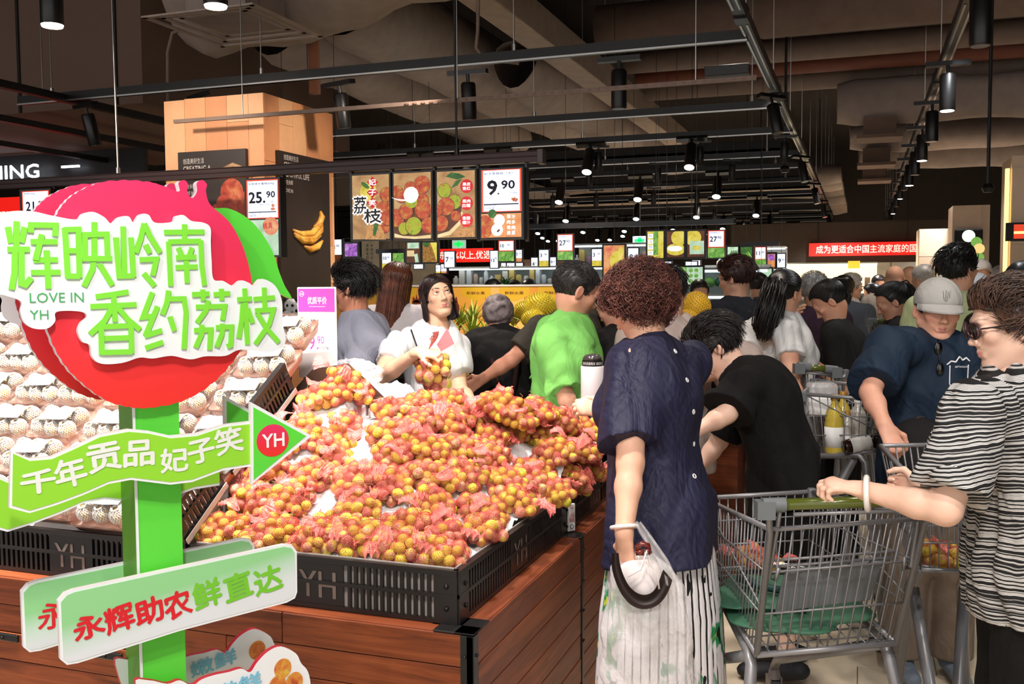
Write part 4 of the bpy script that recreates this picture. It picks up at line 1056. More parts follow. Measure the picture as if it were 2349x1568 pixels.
yue = [[(1020, 875), (955, 1045), (1040, 1035)], [(1055, 970), (972, 1170)], [(965, 1172), (1085, 1135)], [(972, 1255), (1092, 1215)], [(1130, 862), (1118, 945), (1088, 1028)], [(1135, 920), (1235, 918), (1250, 1010), (1235, 1262)], [(1138, 1040), (1170, 1138)]]
li = [[(1290, 890), (1408, 884)], [(1362, 855), (1366, 932)], [(1440, 890), (1552, 882)], [(1492, 850), (1496, 930)], [(1318, 975), (1515, 970), (1500, 1065)], [(1402, 930), (1385, 1000), (1325, 1082)],
      [(1305, 1135), (1420, 1130), (1412, 1250), (1395, 1250)], [(1358, 1095), (1355, 1160), (1315, 1252)], [(1455, 1115), (1562, 1110), (1555, 1235), (1530, 1245)], [(1500, 1088), (1495, 1155), (1460, 1248)]]
zhi = [[(1600, 925), (1700, 918)], [(1652, 848), (1672, 1232)], [(1640, 950), (1632, 1060), (1612, 1188)], [(1672, 985), (1708, 1085)], [(1715, 922), (1858, 910)], [(1785, 842), (1790, 985)], [(1722, 1000), (1848, 992), (1820, 1090), (1725, 1228)], [(1738, 1018), (1800, 1120), (1885, 1215)]]
strokes(xiang + yue + li + zhi, .0108, .0335, SLET, 'slogan_characters', CL, Z1, O1)
def stext(body, px0, py0, px1, py1, mat, parent, off, name='lettering', bold=.0, tilt=0.0):
    """letters whose lower left is at (px0,py0); (px1,py1) the upper right"""
    a, b = SP(px0, py0), SP(px1, py1); ex_ = unit(S_E * math.cos(tilt) + S_U * math.sin(tilt)); ey_ = unit(-S_E * math.sin(tilt) + S_U * math.cos(tilt))
    return text(body, S_O + S_E * a[0] + S_U * a[1] + S_N * off, ex_, ey_, b[0] - a[0], b[1] - a[1], mat, parent, name, bold, 0.0008)
stext('LOVE IN', 60, 694, 182, 670, SDK, CL, .0308)
stext('YH', 60, 732, 102, 710, SDK, CL, .0308)
# ribbon arrow
rib_t = [(17, 1029), (60, 1046), (110, 1042), (160, 1020), (220, 992), (285, 980), (330, 984), (380, 995), (440, 990), (500, 970), (560, 963)]
rib_b = [(562, 1065), (500, 1074), (430, 1100), (380, 1106), (330, 1100), (290, 1095), (240, 1104), (180, 1130), (120, 1152), (60, 1170), (14, 1158)]
def ribbon(off, dx=(0, 0), letters=True, t=.012):
    o = board(rib_t + rib_b, off, t, SWHT, 'ribbon_board', shift=dx)
    ins = [(x + (5 if i == 0 else 0), y + 6) for i, (x, y) in enumerate(rib_t)] + [(x + (6 if i == len(rib_b) - 1 else 0), y - 6) for i, (x, y) in enumerate(rib_b)]
    P = np.array(sxy(ins)) + np.asarray(dx)
    MB().prism(P, S_O + S_N * (off + .001), S_E, S_U, .001).build('ribbon_face', SLIME, o)
    return o
R1 = ribbon(.030); ribbon(-.125, (-.012, -.066))
def arrow(off, nm, logo, k=1.0):
    o = board([(560, 918), (700, 995), (562, 1105)], off, .012, SWHT, nm)
    P = sxy([(566, 930), (686, 995), (567, 1094)]); MB().prism(P, S_O + S_N * (off + .001), S_E, S_U, .001).build('arrow_face', SGRN, o)
    if logo:
        P = [(SP(610, 1005)[0] + .0385 * math.cos(q), SP(610, 1005)[1] + .0365 * math.sin(q)) for q in np.linspace(0, 6.283, 33)[:-1]]
        MB().prism(P, S_O + S_N * (off + .002), S_E, S_U, .001).build('logo_disc', SRED, o)
        stext('YH', 586, 1022, 635, 987, WH, o, off + .0021, 'logo_letters', .035)
    return o
arrow(.036, 'arrow_board', True)
arrow(-.118, 'arrow_board', False)
WR = M('ribbon_letter', (236, 240, 236), .5, var=0)
for ch, (a, b, c, d), tl in [('千', (42, 1130, 118, 1070), .04), ('年', (124, 1118, 192, 1046), .16), ('贡', (196, 1082, 268, 1012), .10), ('品', (274, 1066, 340, 1002), -.02), ('妃', (358, 1080, 418, 1020), .0), ('子', (424, 1062, 482, 1004), .14), ('笑', (486, 1042, 546, 978), .14)]:
    stext(ch, a, b, c, d, WR, R1, .0315, 'ribbon_character', .045, tl)
# slogan panel, tilted
def panel(off, dx=(0, 0), letters=True):
    c = [(125, 1370), (140, 1352), (160, 1344), (400, 1293), (640, 1242), (658, 1244), (668, 1258), (669, 1350), (664, 1364), (645, 1374), (400, 1438), (170, 1510), (145, 1514), (130, 1502)]
    o = board(c, off, .014, SWHT, 'panel_board', shift=dx)
    gm = _MATS.get('panel_fade')
    if gm is None:
        t = NT('panel_fade'); sx = t.n('ShaderNodeSeparateXYZ'); t.l(t.coord('Generated'), sx.inputs[0])
        f = t.math('SUBTRACT', sx.outputs['Z'], t.math('MULTIPLY', sx.outputs['X'], .44))
        t.set(color=t.ramp(f, [(.05, lin((226, 232, 238))), (.30, lin((196, 226, 206))), (.50, lin((150, 216, 150)))]), rough=.45); gm = _MATS['panel_fade'] = t.m
    ins = [(131, 1372), (144, 1357), (162, 1349), (400, 1298), (638, 1247), (655, 1250), (663, 1261), (664, 1348), (659, 1360), (643, 1369), (400, 1432), (170, 1504), (148, 1508), (136, 1498)]
    P = np.array(sxy(ins)) + np.asarray(dx); MB().prism(P, S_O + S_N * (off + .001), S_E, S_U, .001).build('panel_face', gm, o)
    return o
P1 = panel(.030)
P2 = panel(-.125, (-.037, -.012))
tl = .07
for i, (ch, mt_, (x0, y0, x1, y1)) in enumerate([('永', STRED, (165, 1463, 232, 1398)), ('辉', STRED, (238, 1448, 300, 1376)), ('助', STRED, (306, 1430, 366, 1360)), ('农', STRED, (372, 1416, 430, 1345)),
                                                 ('鲜', STGR, (438, 1394, 498, 1320)), ('直', STGR, (508, 1374, 568, 1304)), ('达', STGR, (576, 1360, 636, 1290))]):
    stext(ch, x0, y0, x1, y1, mt_, P1, .0315, 'panel_character', .055, .16)
p_ = SP(165, 1463); text('永', S_O + S_E * (p_[0] - .037) + S_U * (p_[1] - .012) - S_N * .1235, S_E, S_U, .06, .055, STRED, P2, 'panel_character', .03)
# cloud-edged fruit boards at the foot
foot = [(380, 1700), (300, 1560), (330, 1548), (372, 1556), (400, 1548), (428, 1560), (450, 1546), (480, 1536), (510, 1530), (540, 1522), (560, 1530), (576, 1508), (600, 1484), (630, 1472), (664, 1488), (676, 1510), (692, 1530), (698, 1570), (690, 1640), (640, 1700)]
FRED = M('board_red_edge', (200, 40, 60), .5, var=0)
F1 = board(smooth_poly(foot, 4), .034, .014, SWHT, 'fruit_board', mside=FRED)
F2 = board(smooth_poly(foot, 4), -.110, .014, SWHT, 'fruit_board', mside=FRED)
FB = M('letter_blue', (120, 196, 226), .5, var=0)
stext('嫩鲜', 480, 1600, 586, 1535, FB, F1, .0355, 'board_character', .03, .1)
stext('嫩鲜', 480, 1590, 586, 1525, FB, F2, -.1085, 'board_character', .03, .1)
LPR = printmat('print_lychee', (176, 70, 40), (214, 130, 56), (220, 190, 70), 40)
for k, (px, py, r) in enumerate([(634, 1522, .021), (622, 1560, .021), (660, 1552, .021)]):
    for off, dx, b_ in ((.0355, 0, F1), (-.1085, 0, F2)):
        if off < 0 and k > 0: continue
        q = SP(px, py); pts_ = [(q[0] + r * 1.0 * math.cos(t_), q[1] + r * 1.1 * math.sin(t_)) for t_ in np.linspace(0, 6.283, 25)[:-1]]
        MB().prism(pts_, S_O + S_N * (off + .0006 * k), S_E, S_U, .001).build('printed_lychee', LPR, b_)

# ================================================================ hanging price screens
SBLUE = G('screen_white', (214, 222, 246), .95); SBLACK = M('screen_frame', (14, 12, 14), .3, spec=.5, var=0); SINK = M('screen_ink', (26, 22, 34), .6, var=0)
SRIM = G('screen_red_rim', (226, 70, 40), .7); SWH = G('screen_pure_white', (250, 250, 250), 1.0); SREDP = G('screen_red', (176, 24, 30), .6); SDKP = G('screen_black', (24, 18, 16), .05)
def pm(name, c0, c1, c2, scale=14, e=.62): return printmat('screen_' + name, c0, c1, c2, scale, e)
PIC_WOOD = pm('wood', (120, 80, 44), (186, 140, 88), (206, 168, 116), 7); PIC_LY = pm('lychee', (150, 36, 24), (190, 78, 44), (196, 160, 60), 34); PIC_LYG = pm('lychee_green', (112, 130, 24), (160, 180, 40), (190, 80, 44), 34)
PIC_BOWL = pm('bowl', (214, 186, 130), (230, 206, 150), (240, 220, 170), 10); PIC_DARK = pm('dark', (70, 36, 20), (96, 52, 30), (120, 70, 40), 10); PIC_LEAF = pm('leaf', (30, 70, 24), (50, 100, 40), (80, 130, 50), 20)
PIC_WICK = pm('wicker', (150, 96, 50), (196, 140, 80), (220, 170, 110), 90); PIC_PINEAPPLE = pm('pineapple', (80, 50, 26), (150, 100, 40), (200, 160, 60), 60); PIC_YEL = pm('yellow', (190, 170, 40), (226, 206, 80), (240, 228, 130), 14)
PIC_GREEN = pm('green', (50, 110, 40), (110, 170, 70), (180, 210, 120), 24); PIC_GBLUE = pm('pale_green', (150, 190, 150), (190, 220, 190), (220, 236, 214), 10); PIC_PEACH = pm('peach', (210, 90, 70), (230, 140, 100), (240, 190, 140), 16); PIC_PURP = pm('purple', (90, 40, 120), (160, 90, 190), (220, 180, 230), 20)
PIC_ORANGE = pm('orange', (200, 110, 60), (226, 150, 90), (240, 180, 130), 12)
class Scr:
    def __init__(s, x0, y0, x1, y1, Y, label, group=None, frame_px=4, depth=.035):
        s.Y = Y; a, b = PY(x0, y1, Y), PY(x1, y0, Y); s.a, s.b = a, b
        # px mapping inside the plane of the screen
        s.x0, s.y0, s.x1, s.y1 = x0, y0, x1, y1
        s.t = thing('price_screen', ((a[0] + b[0]) / 2, Y, a[2]), label, 'screen', group); f = frame_px / F_PX * np.linalg.norm(a - C_POS)
        MB().bx(a[0] - f, b[0] + f, Y + .001, Y + depth, a[2] - f, b[2] + f).build('frame', SBLACK, s.t); s.k = 0
        if Y > 5: MB().cyl(((a[0] + b[0]) / 2, Y + .02, b[2]), ((a[0] + b[0]) / 2, Y + .02, 4.7), .0022, n=5).build('hanger', SBLACK, s.t)
    def P(s, px, py): return PY(px, py, s.Y)
    def rect(s, x0, y0, x1, y1, m, name='picture', lift=.001):
        a, b = s.P(x0, y1), s.P(x1, y0); s.k += 1; l = lift + .0002 * s.k
        return MB().bx(a[0], b[0], s.Y - l, s.Y, a[2], b[2]).build(name, m, s.t)
    def disc(s, px, py, r, m, name='printed_fruit', sq=1.0, rot=0):
        c = s.P(px, py); k = r / F_PX * np.linalg.norm(c - C_POS); s.k += 1
        pts = [(k * math.cos(q) * math.cos(rot) - k * sq * math.sin(q) * math.sin(rot), k * math.cos(q) * math.sin(rot) + k * sq * math.sin(q) * math.cos(rot)) for q in np.linspace(0, 6.283, 25)[:-1]]
        A_, B_ = s.a, s.b; pts = [(min(max(x, A_[0] - c[0]), B_[0] - c[0]), min(max(z, A_[2] - c[2]), B_[2] - c[2])) for x, z in pts]
        return MB().prism(pts, A(c[0], s.Y - .001 - .0002 * s.k, c[2]), A(1, 0, 0), A(0, 0, 1), .0004).build(name, m, s.t)
    def poly(s, P, m, name='picture_shape'):
        s.k += 1; Q = [s.P(x, y) for x, y in P]; o = Q[0]
        return MB().prism([(q[0] - o[0], q[2] - o[2]) for q in Q], A(o[0], s.Y - .001 - .0002 * s.k, o[2]), A(1, 0, 0), A(0, 0, 1), .0003).build(name, m, s.t)
    def txt(s, body, x0, y1, x1, y0, m=None, off=.0, keep=False):
        a, b = s.P(x0, y1), s.P(x1, y0); s.k += 1
        return text(body, A(a[0], s.Y - .0012 - .0002 * s.k, a[2]), A(1, 0, 0), A(0, 0, 1), b[0] - a[0], b[2] - a[2], m or SINK, s.t, off=off, keep=keep)
HB_Y = 4.8
hb = thing('screen_header', (-3.4, HB_Y, 2.18), 'long brown black aluminium header bar carrying the nearest price screens', 'rail')
MB().bx(-5.6, -1.575, HB_Y - .02, HB_Y + .03, 2.205, 2.262).bx(-5.6, -1.575, HB_Y - .024, HB_Y - .02, 2.232, 2.238).bx(-5.6, -1.575, HB_Y - .026, HB_Y + .034, 2.258, 2.264).build('rail', M('header_brown', (48, 28, 26), .3, metal=.4, var=.05), hb, bevel=.002)
MB().bx(-1.577, -1.545, HB_Y - .028, HB_Y + .038, 2.195, 2.27).build('end_cap', M('header_end', (70, 62, 60), .35, metal=.5), hb, bevel=.003)
for px, yy in ((1048, 0), (270, 0), (-150, 0)):
    p = PY(px, 362, HB_Y); m = MB().cyl((p[0], HB_Y, 2.26), (p[0] - .02, HB_Y, 4.7), .0065, n=8).cyl((p[0], HB_Y, 2.26), (p[0], HB_Y, 2.30), .014, n=10); m.build('hanging_rod', STEEL if px < 400 else BLACK, hb)
for px in (805, 898, 996, 1096, 1207, 125, 648):
    p = PY(px, 470, HB_Y); MB().bx(p[0] - .006, p[0] + .006, HB_Y, HB_Y + .03, PY(px, 553 if px > 700 else 590, HB_Y)[2], 2.21).build('screen_bracket', SBLACK, hb)
s = Scr(810, 399, 892, 549, HB_Y - .04, 'leftmost lychee screen with red diamonds and black brush characters'); s.rect(810, 399, 892, 549, PIC_WOOD)
s.disc(845, 440, 21, PIC_YEL); s.disc(838, 425, 12, PIC_LEAF, sq=.4, rot=-.6)
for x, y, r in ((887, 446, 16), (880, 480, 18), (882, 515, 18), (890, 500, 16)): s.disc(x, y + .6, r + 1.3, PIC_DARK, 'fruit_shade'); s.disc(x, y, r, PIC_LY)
s.poly([(838, 549), (842, 525), (855, 512), (868, 513), (880, 528), (886, 549)], PIC_WICK); s.poly([(856, 540), (858, 515), (872, 505), (862, 540)], PIC_LEAF)
for i, ch in enumerate('妃子笑'):
    y = 418 + i * 23.5; s.poly([(855, y - 13), (868, y), (855, y + 13), (842, y)], SREDP); s.txt(ch, 847, y + 7.5, 863, y - 7.5, SWH, .02)
for ch, b in (('荔', (812, 491, 842, 450)), ('枝', (836, 512, 876, 478))):
    s.txt(ch, b[0], b[1], b[2], b[3], SWH, .16); s.txt(ch, b[0] + 1, b[1] - 1, b[2] - 1, b[3] + 1, SDKP, .04)
s = Scr(905, 394, 988, 548, HB_Y - .04, 'second lychee screen with a peeled white lychee on a heap'); s.rect(905, 394, 988, 548, PIC_WOOD); s.poly([(905, 500), (905, 548), (988, 548), (988, 480), (950, 470)], PIC_DARK)
s.poly([(905, 535), (925, 541), (955, 542), (988, 538), (988, 546), (950, 548), (905, 544)], PIC_BOWL)
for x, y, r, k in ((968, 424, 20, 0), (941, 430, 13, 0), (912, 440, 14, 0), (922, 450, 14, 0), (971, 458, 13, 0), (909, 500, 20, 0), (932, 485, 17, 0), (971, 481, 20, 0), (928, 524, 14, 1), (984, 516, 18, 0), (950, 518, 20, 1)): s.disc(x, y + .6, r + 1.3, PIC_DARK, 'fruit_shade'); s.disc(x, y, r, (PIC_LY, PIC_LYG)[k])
s.disc(945, 462, 15, PIC_LYG); s.disc(944, 447, 18, SWH, 'peeled_fruit'); s.poly([(899, 453), (915, 457), (933, 458), (933, 461), (915, 460)], SWH)
s = Scr(1004, 390, 1089, 545, HB_Y - .04, 'third lychee screen with three red round badges'); s.rect(1004, 390, 1089, 545, PIC_WOOD); s.poly([(1004, 470), (1060, 470), (1055, 510), (1020, 540), (1004, 544)], PIC_DARK)
s.poly([(1004, 538), (1030, 530), (1052, 508), (1058, 485), (1062, 487), (1056, 515), (1034, 538), (1004, 545)], PIC_BOWL); s.poly([(1040, 543), (1060, 515), (1086, 522), (1088, 543)], PIC_WICK)
for P_ in ([(1022, 405), (1035, 395), (1055, 398), (1068, 405), (1050, 412)], [(1035, 432), (1045, 415), (1060, 410), (1050, 425)]): s.poly(P_, PIC_LEAF)
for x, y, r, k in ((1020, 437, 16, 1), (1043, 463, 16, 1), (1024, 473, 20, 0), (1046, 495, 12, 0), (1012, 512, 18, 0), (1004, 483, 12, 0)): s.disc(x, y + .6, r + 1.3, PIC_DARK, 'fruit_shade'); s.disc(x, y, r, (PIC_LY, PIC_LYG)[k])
for i, (a, b) in enumerate((('果皮', '青红'), ('果肉', '白糯'), ('香甜', '爆汁'))):
    y = 427 + i * 39; s.disc(1071, y, 15.5, SREDP, 'badge'); s.txt(a, 1062, y - .5, 1080, y - 9, SWH, .01); s.txt(b, 1062, y + 9.5, 1080, y + 1, SWH, .01)
s = Scr(1105, 386, 1196, 546, HB_Y - .04, 'rightmost near price screen showing 9.90 for lychees'); s.rect(1105, 386, 1196, 487, SRIM); s.rect(1109, 388, 1192, 485, SBLUE, 'price_field')
s.txt('妃子笑荔枝（大）', 1111, 402, 1176, 393.5, off=.01); s.txt('9', 1119, 447, 1140, 414, off=.05); s.disc(1143.5, 444, 2, SINK, 'dot'); s.txt('90', 1151, 433, 1181, 413, off=.04); s.txt('元/500g', 1169, 445, 1187, 439); s.txt('产地:广东湛江', 1111, 453, 1133, 449)
s.rect(1110, 468, 1190, 468.25, SINK, 'line'); s.txt('妃子笑荔枝 优级', 1111, 473, 1138, 469.5); s.txt('1010038', 1112, 480, 1134, 475)
for x, y in ((1176, 456), (1181, 455), (1186, 457), (1179, 459), (1184, 460)): s.disc(x, y, 2.8, PIC_LY)
s.rect(1105, 488, 1196, 545, PIC_ORANGE); s.disc(1112, 520, 22, PIC_LY, sq=1.2); s.disc(1146, 505, 13, SWH); s.disc(1141, 527, 14, SWH); s.disc(1144, 529, 5, PIC_DARK, sq=.5, rot=.7); s.disc(1130, 490, 10, PIC_LEAF)
for i, ch in enumerate('果肉饱满'): s.txt(ch, 1164, 501 + i * 12.5, 1172, 492 + i * 12.5, SWH, .02)
for i, ch in enumerate('汁多肉厚'): s.txt(ch, 1175, 501 + i * 12.5, 1183, 492 + i * 12.5, SWH, .02)
s = Scr(567, 410, 638, 586, HB_Y - .04, 'price screen showing 25.90 for peaches beside the wooden pillar'); s.rect(567, 410, 638, 502, SRIM); s.rect(570, 413, 636, 500, SBLUE, 'price_field'); s.txt('龙泉驿水蜜桃600g', 569, 426, 629, 417, off=.01); s.txt('25.', 572, 466, 608, 440, off=.05); s.txt('90', 612, 453, 631, 438, off=.04); s.txt('元/盒', 617, 464, 627, 460); s.txt('产地:四川龙泉', 571, 472, 588, 469); s.txt('糖度≥12.2°Brix', 597, 471, 620, 467)
s.rect(571, 486, 634, 486.25, SINK, 'line'); s.txt('水蜜桃 一级', 572, 490, 600, 487.5); s.txt('60035', 574, 497, 588, 492); s.disc(627, 471, 4, PIC_PEACH); s.disc(627, 479, 6, PIC_PEACH, sq=.5)
s.rect(567, 503, 638, 586, PIC_GBLUE); s.disc(622, 518, 20, PIC_PEACH); s.txt('桃满', 604, 525, 625, 510, SREDP, .02)
s = Scr(53, 436, 112, 590, HB_Y - .04, 'price screen showing 21.90 at the far left above the sign board'); s.rect(53, 436, 112, 512, SRIM); s.rect(55, 438, 110, 510, SBLUE, 'price_field'); s.txt('枇杷500g', 56, 448, 80, 441); s.txt('21.', 61, 484, 87, 462, off=.05); s.txt('90', 89, 474, 105, 460, off=.03); s.disc(104, 490, 5, PIC_YEL); s.rect(53, 513, 112, 590, PIC_YEL)
# the screens farther down the hall (picture corners, distance, price, kind)
def bar(px0, px1, py, Y, label):
    a, b = PY(px0, py, Y), PY(px1, py, Y); t = thing('screen_header', ((a[0] + b[0]) / 2, Y, a[2]), label, 'rail'); MB().bx(a[0], b[0], Y, Y + .05, a[2] - .02, a[2] + .025).build('rail', SBLACK, t)
    m = MB(); x = (a[0] + b[0]) / 2; m.cyl((x, Y + .02, a[2]), (x, Y + .02, 4.7), .003, n=6); m.build('hanging_rod', SBLACK, t); return t
bar(610, 812, 545, 6.4, 'black header bar of the 13.90 screen in front of the wooden pillar side')
bar(1190, 1682, 521, 8.6, 'black header bar carrying the durian screens'); bar(1700, 1788, 560, 10.5, 'short black header bar of the cucumber screens'); bar(862, 935, 577, 9, 'short black header bar of the 10.90 screen at left')
def price(x0, y0, x1, y1, Y, n, c, label, pic=PIC_GREEN, split=.62, group=None, title=None, rim=None):
    s = Scr(x0, y0, x1, y1, Y, label, group, 2.2); ym = y0 + (y1 - y0) * split; w, h = x1 - x0, ym - y0
    if rim: s.rect(x0, y0, x1, ym, rim)
    i_ = w * .05 if rim else 0
    s.rect(x0 + i_, y0 + i_, x1 - i_, ym - i_, SBLUE, 'price_field')
    if title: s.txt(title, x0 + w * .08, y0 + h * .2, x0 + w * .75, y0 + h * .08)
    s.txt(n, x0 + w * .12, y0 + h * .66, x0 + w * .54, y0 + h * .34, off=.04, keep=True); s.txt(c, x0 + w * .58, y0 + h * .5, x0 + w * .88, y0 + h * .33, off=.02, keep=True)
    if split < 1: s.rect(x0, ym, x1, y1, pic)
    return s
price(756, 549, 783, 606, 6.4, '13', '90', 'price screen showing 13.90 to the right of the wooden pillar', PIC_DARK, .62)
price(640, 552, 661, 606, 6.4, '12', '90', 'price screen showing 12.90 peeking behind the green leaf of the sign', PIC_DARK, .62)
s = Scr(789, 558, 819, 588, 8.5, 'small screen with purple fruit beside the 13.90 screen'); s.rect(789, 558, 819, 588, PIC_PURP)
price(877, 580, 897, 620, 9, '10', '90', 'price screen showing 10.90 left of the pineapple screen', PIC_YEL, .6)
s = Scr(901, 580, 926, 602, 9, 'small screen with a pale green picture left of the pineapple screen'); s.rect(901, 580, 926, 602, PIC_GREEN)
s = Scr(933, 556, 963, 602, 8, 'screen with a drink carton picture left of the pineapple screen'); s.rect(933, 556, 963, 602, PIC_DARK); s.rect(935, 556, 961, 570, PIC_GBLUE); s.rect(934, 574, 950, 588, PIC_BOWL); s.poly([(950, 583), (958, 581), (961, 601), (953, 602)], PIC_GBLUE)
s = Scr(970, 556, 1002, 601, 8, 'screen with a large pineapple picture'); s.rect(970, 556, 1002, 601, PIC_PINEAPPLE); s.poly([(987, 556), (1002, 556), (1002, 600), (996, 580)], PIC_YEL); s.poly([(970, 556), (985, 556), (982, 566), (974, 566)], PIC_LEAF)
FAR = [(1020, 577, 1042, 613, 11, '7', '90', 1.0), (1125, 575, 1142, 614, 10.5, '13', '90', 1.0), (1183, 573, 1197, 600, 10.5, '5', '80', .7), (1219, 591, 1233, 619, 11, '4', '90', 1.0), (1237, 573, 1258, 611, 10.2, '3', '98', .65), (1262, 590, 1275, 612, 11.5, '9', '90', 1.0), (1334, 589, 1352, 605, 12, '7', '50', 1.0), (1358, 571, 1380, 610, 10.2, '3', '29', .68),
       (1441, 569, 1464, 610, 10, '8', '90', 1.0), (1501, 597, 1518, 616, 10, '5', '60', 1.0), (1588, 597, 1606, 616, 10.2, '6', '20', 1.0), (1783, 582, 1801, 613, 11, '9', '90', 1.0), (1127, 614, 1145, 624, 11, '2', '50', 1.0), (1000, 608, 1010, 626, 11.2, '3', '20', .8), (1012, 606, 1024, 626, 11.2, '6', '80', .8), (950, 606, 970, 616, 10, '9', '90', 1.0), (1150, 603, 1160, 620, 11.4, '3', '10', .8), (1163, 603, 1180, 620, 11.4, '8', '80', .8), (1184, 603, 1199, 614, 11.4, '4', '50', .6), (1516, 600, 1540, 609, 9.8, '9', '80', 1.0), (1573, 600, 1599, 609, 9.8, '5', '50', 1.0)]
for i, (x0, y0, x1, y1, Y, n, c, sp) in enumerate(FAR): price(x0, y0, x1, y1, Y, n, c, 'far price screen reading %s.%s, %s of the small screens from the left' % (n, c, nth(sorted(q[0] for q in FAR).index(x0))), (PIC_GREEN, PIC_YEL, PIC_ORANGE)[i % 3], sp, 'far price screens')
price(1144, 551, 1179, 599, 9, '10', '90', 'price screen showing 10.90 just below the lychee price screen', PIC_GREEN, .52, None, None, SRIM)
price(1279, 537, 1314, 596, 8.6, '27', '90', 'left price screen showing 27.90 with a green picture', PIC_GREEN, .66, None, '金枕榴莲(大)', SRIM)
price(1624, 528, 1662, 591, 8.6, '27', '90', 'right price screen showing 27.90 beside the durian screens', PIC_GREEN, .63, None, '金枕榴莲(大)', SRIM)
s = Scr(1485, 530, 1522, 592, 8.6, 'durian screen with white character boxes'); s.rect(1485, 530, 1522, 592, PIC_YEL)
for k in range(4): s.rect(1487, 536 + k * 13, 1498, 546 + k * 13, SWH, 'character_box'); s.txt('榴莲飘香'[k], 1488, 545 + k * 13, 1497, 537 + k * 13, SINK)
s.rect(1499, 530, 1510, 585, PIC_GREEN)
s = Scr(1530, 530, 1569, 590, 8.6, 'durian screen with a cut durian picture'); s.rect(1530, 530, 1569, 590, PIC_DARK); s.disc(1558, 545, 18, PIC_YEL); s.disc(1550, 572, 22, PIC_YEL, sq=.6); s.disc(1548, 570, 17, SWH, sq=.35)
s = Scr(1577, 529, 1616, 589, 8.6, 'durian screen with a recipe card picture'); s.rect(1577, 529, 1616, 589, PIC_DARK); s.disc(1590, 545, 18, PIC_YEL); s.rect(1582, 552, 1615, 583, PIC_GBLUE); s.disc(1598, 568, 9, PIC_YEL, sq=.6)
s = Scr(1669, 566, 1693, 600, 10.5, 'cucumber screen, left one of two'); s.rect(1669, 566, 1693, 600, PIC_GBLUE)
for k in range(4): s.disc(1676 + k * 4, 583, 10, PIC_LEAF, sq=.16, rot=1.2)
s = Scr(1699, 566, 1725, 607, 10.5, 'cucumber screen, right one of two'); s.rect(1699, 566, 1725, 607, PIC_LEAF)
for k in range(5): s.disc(1704 + k * 4, 592 - k * 2, 9, PIC_GREEN, sq=.18, rot=-1.0)
price(1732, 566, 1757, 607, 10.5, '11', '80', 'price screen showing 11.80 right of the cucumber screens', PIC_GREEN, .7, None, None, SRIM)
s = Scr(1761, 582, 1778, 613, 11, 'small pink food screen right of the 11.80 screen'); s.rect(1761, 582, 1778, 613, PIC_ORANGE); s.rect(1762, 583, 1777, 597, PIC_PURP)
s = Scr(1385, 562, 1432, 640, 7.8, 'tall orange durian poster above the curly-haired woman'); s.rect(1385, 562, 1432, 640, PIC_ORANGE); s.disc(1398, 573, 11, PIC_PEACH, sq=1.2); s.disc(1414, 597, 15, PIC_YEL, sq=1.4); s.disc(1424, 578, 6, PIC_YEL, sq=2); s.txt('肉厚核小 香甜软糯', 1388, 622, 1430, 617, SREDP); s.disc(1395, 632, 4, PIC_YEL); s.disc(1410, 632, 4, PIC_YEL); s.disc(1424, 632, 4, PIC_YEL)

# ================================================================ fruit counters behind the heap
YB = 7.35
ORG = [M('counter_orange_%d' % k, c, .55, var=.04) for k, c in enumerate([(244, 178, 70), (248, 200, 110), (240, 166, 62)])]
oc = thing('orange_counter', (-3.2, YB, 0), 'long orange counter front with pineapple silhouettes behind the pineapple rows', 'counter')
a, b = PY(560, 657, YB), PY(1296, 657, YB); n = 9; pwid = (b[0] - a[0]) / n
GOLD = M('counter_gold', (236, 190, 40), .5, var=0); BRN = M('counter_brown', (120, 50, 24), .6, var=0)
for k in range(n):
    x0 = a[0] + k * pwid; pn = MB().bx(x0 + .002, x0 + pwid - .002, YB - .02, YB, 0, a[2]).build('panel', ORG[k % 3], oc); cx = x0 + pwid / 2
    MB().prism([(-.13, 0), (.13, 0), (.13, -.07), (.05, -.11), (0, -.125), (-.05, -.11), (-.13, -.07)], (cx + .08, YB - .021, a[2] - .005), (1, 0, 0), (0, 0, 1), .002).build('gold_flag', GOLD, pn)
    text('新鲜水果', (cx + .0, YB - .0235, a[2] - .075), (1, 0, 0), (0, 0, 1), .16, .025, BRN, pn)
    MB().prism([(.055 * math.cos(q), .07 * math.sin(q)) for q in np.linspace(0, 6.28, 17)[:-1]], (cx - .12, YB - .021, a[2] - .19), (1, 0, 0), (0, 0, 1), .002).prism([(-.04, .05), (-.03, .1), (-.01, .075), (0, .12), (.01, .075), (.03, .1), (.04, .05)], (cx - .12, YB - .021, a[2] - .19), (1, 0, 0), (0, 0, 1), .002).build('fruit_silhouette', BRN, pn)
MB().bx(a[0], b[0], YB, YB + .5, 0, a[2] - .01).build('carcass', WHITE, oc); MB().bx(a[0], b[0], YB - .03, YB + .5, a[2] - .01, a[2] + .004).build('counter_top', WHITE, oc)
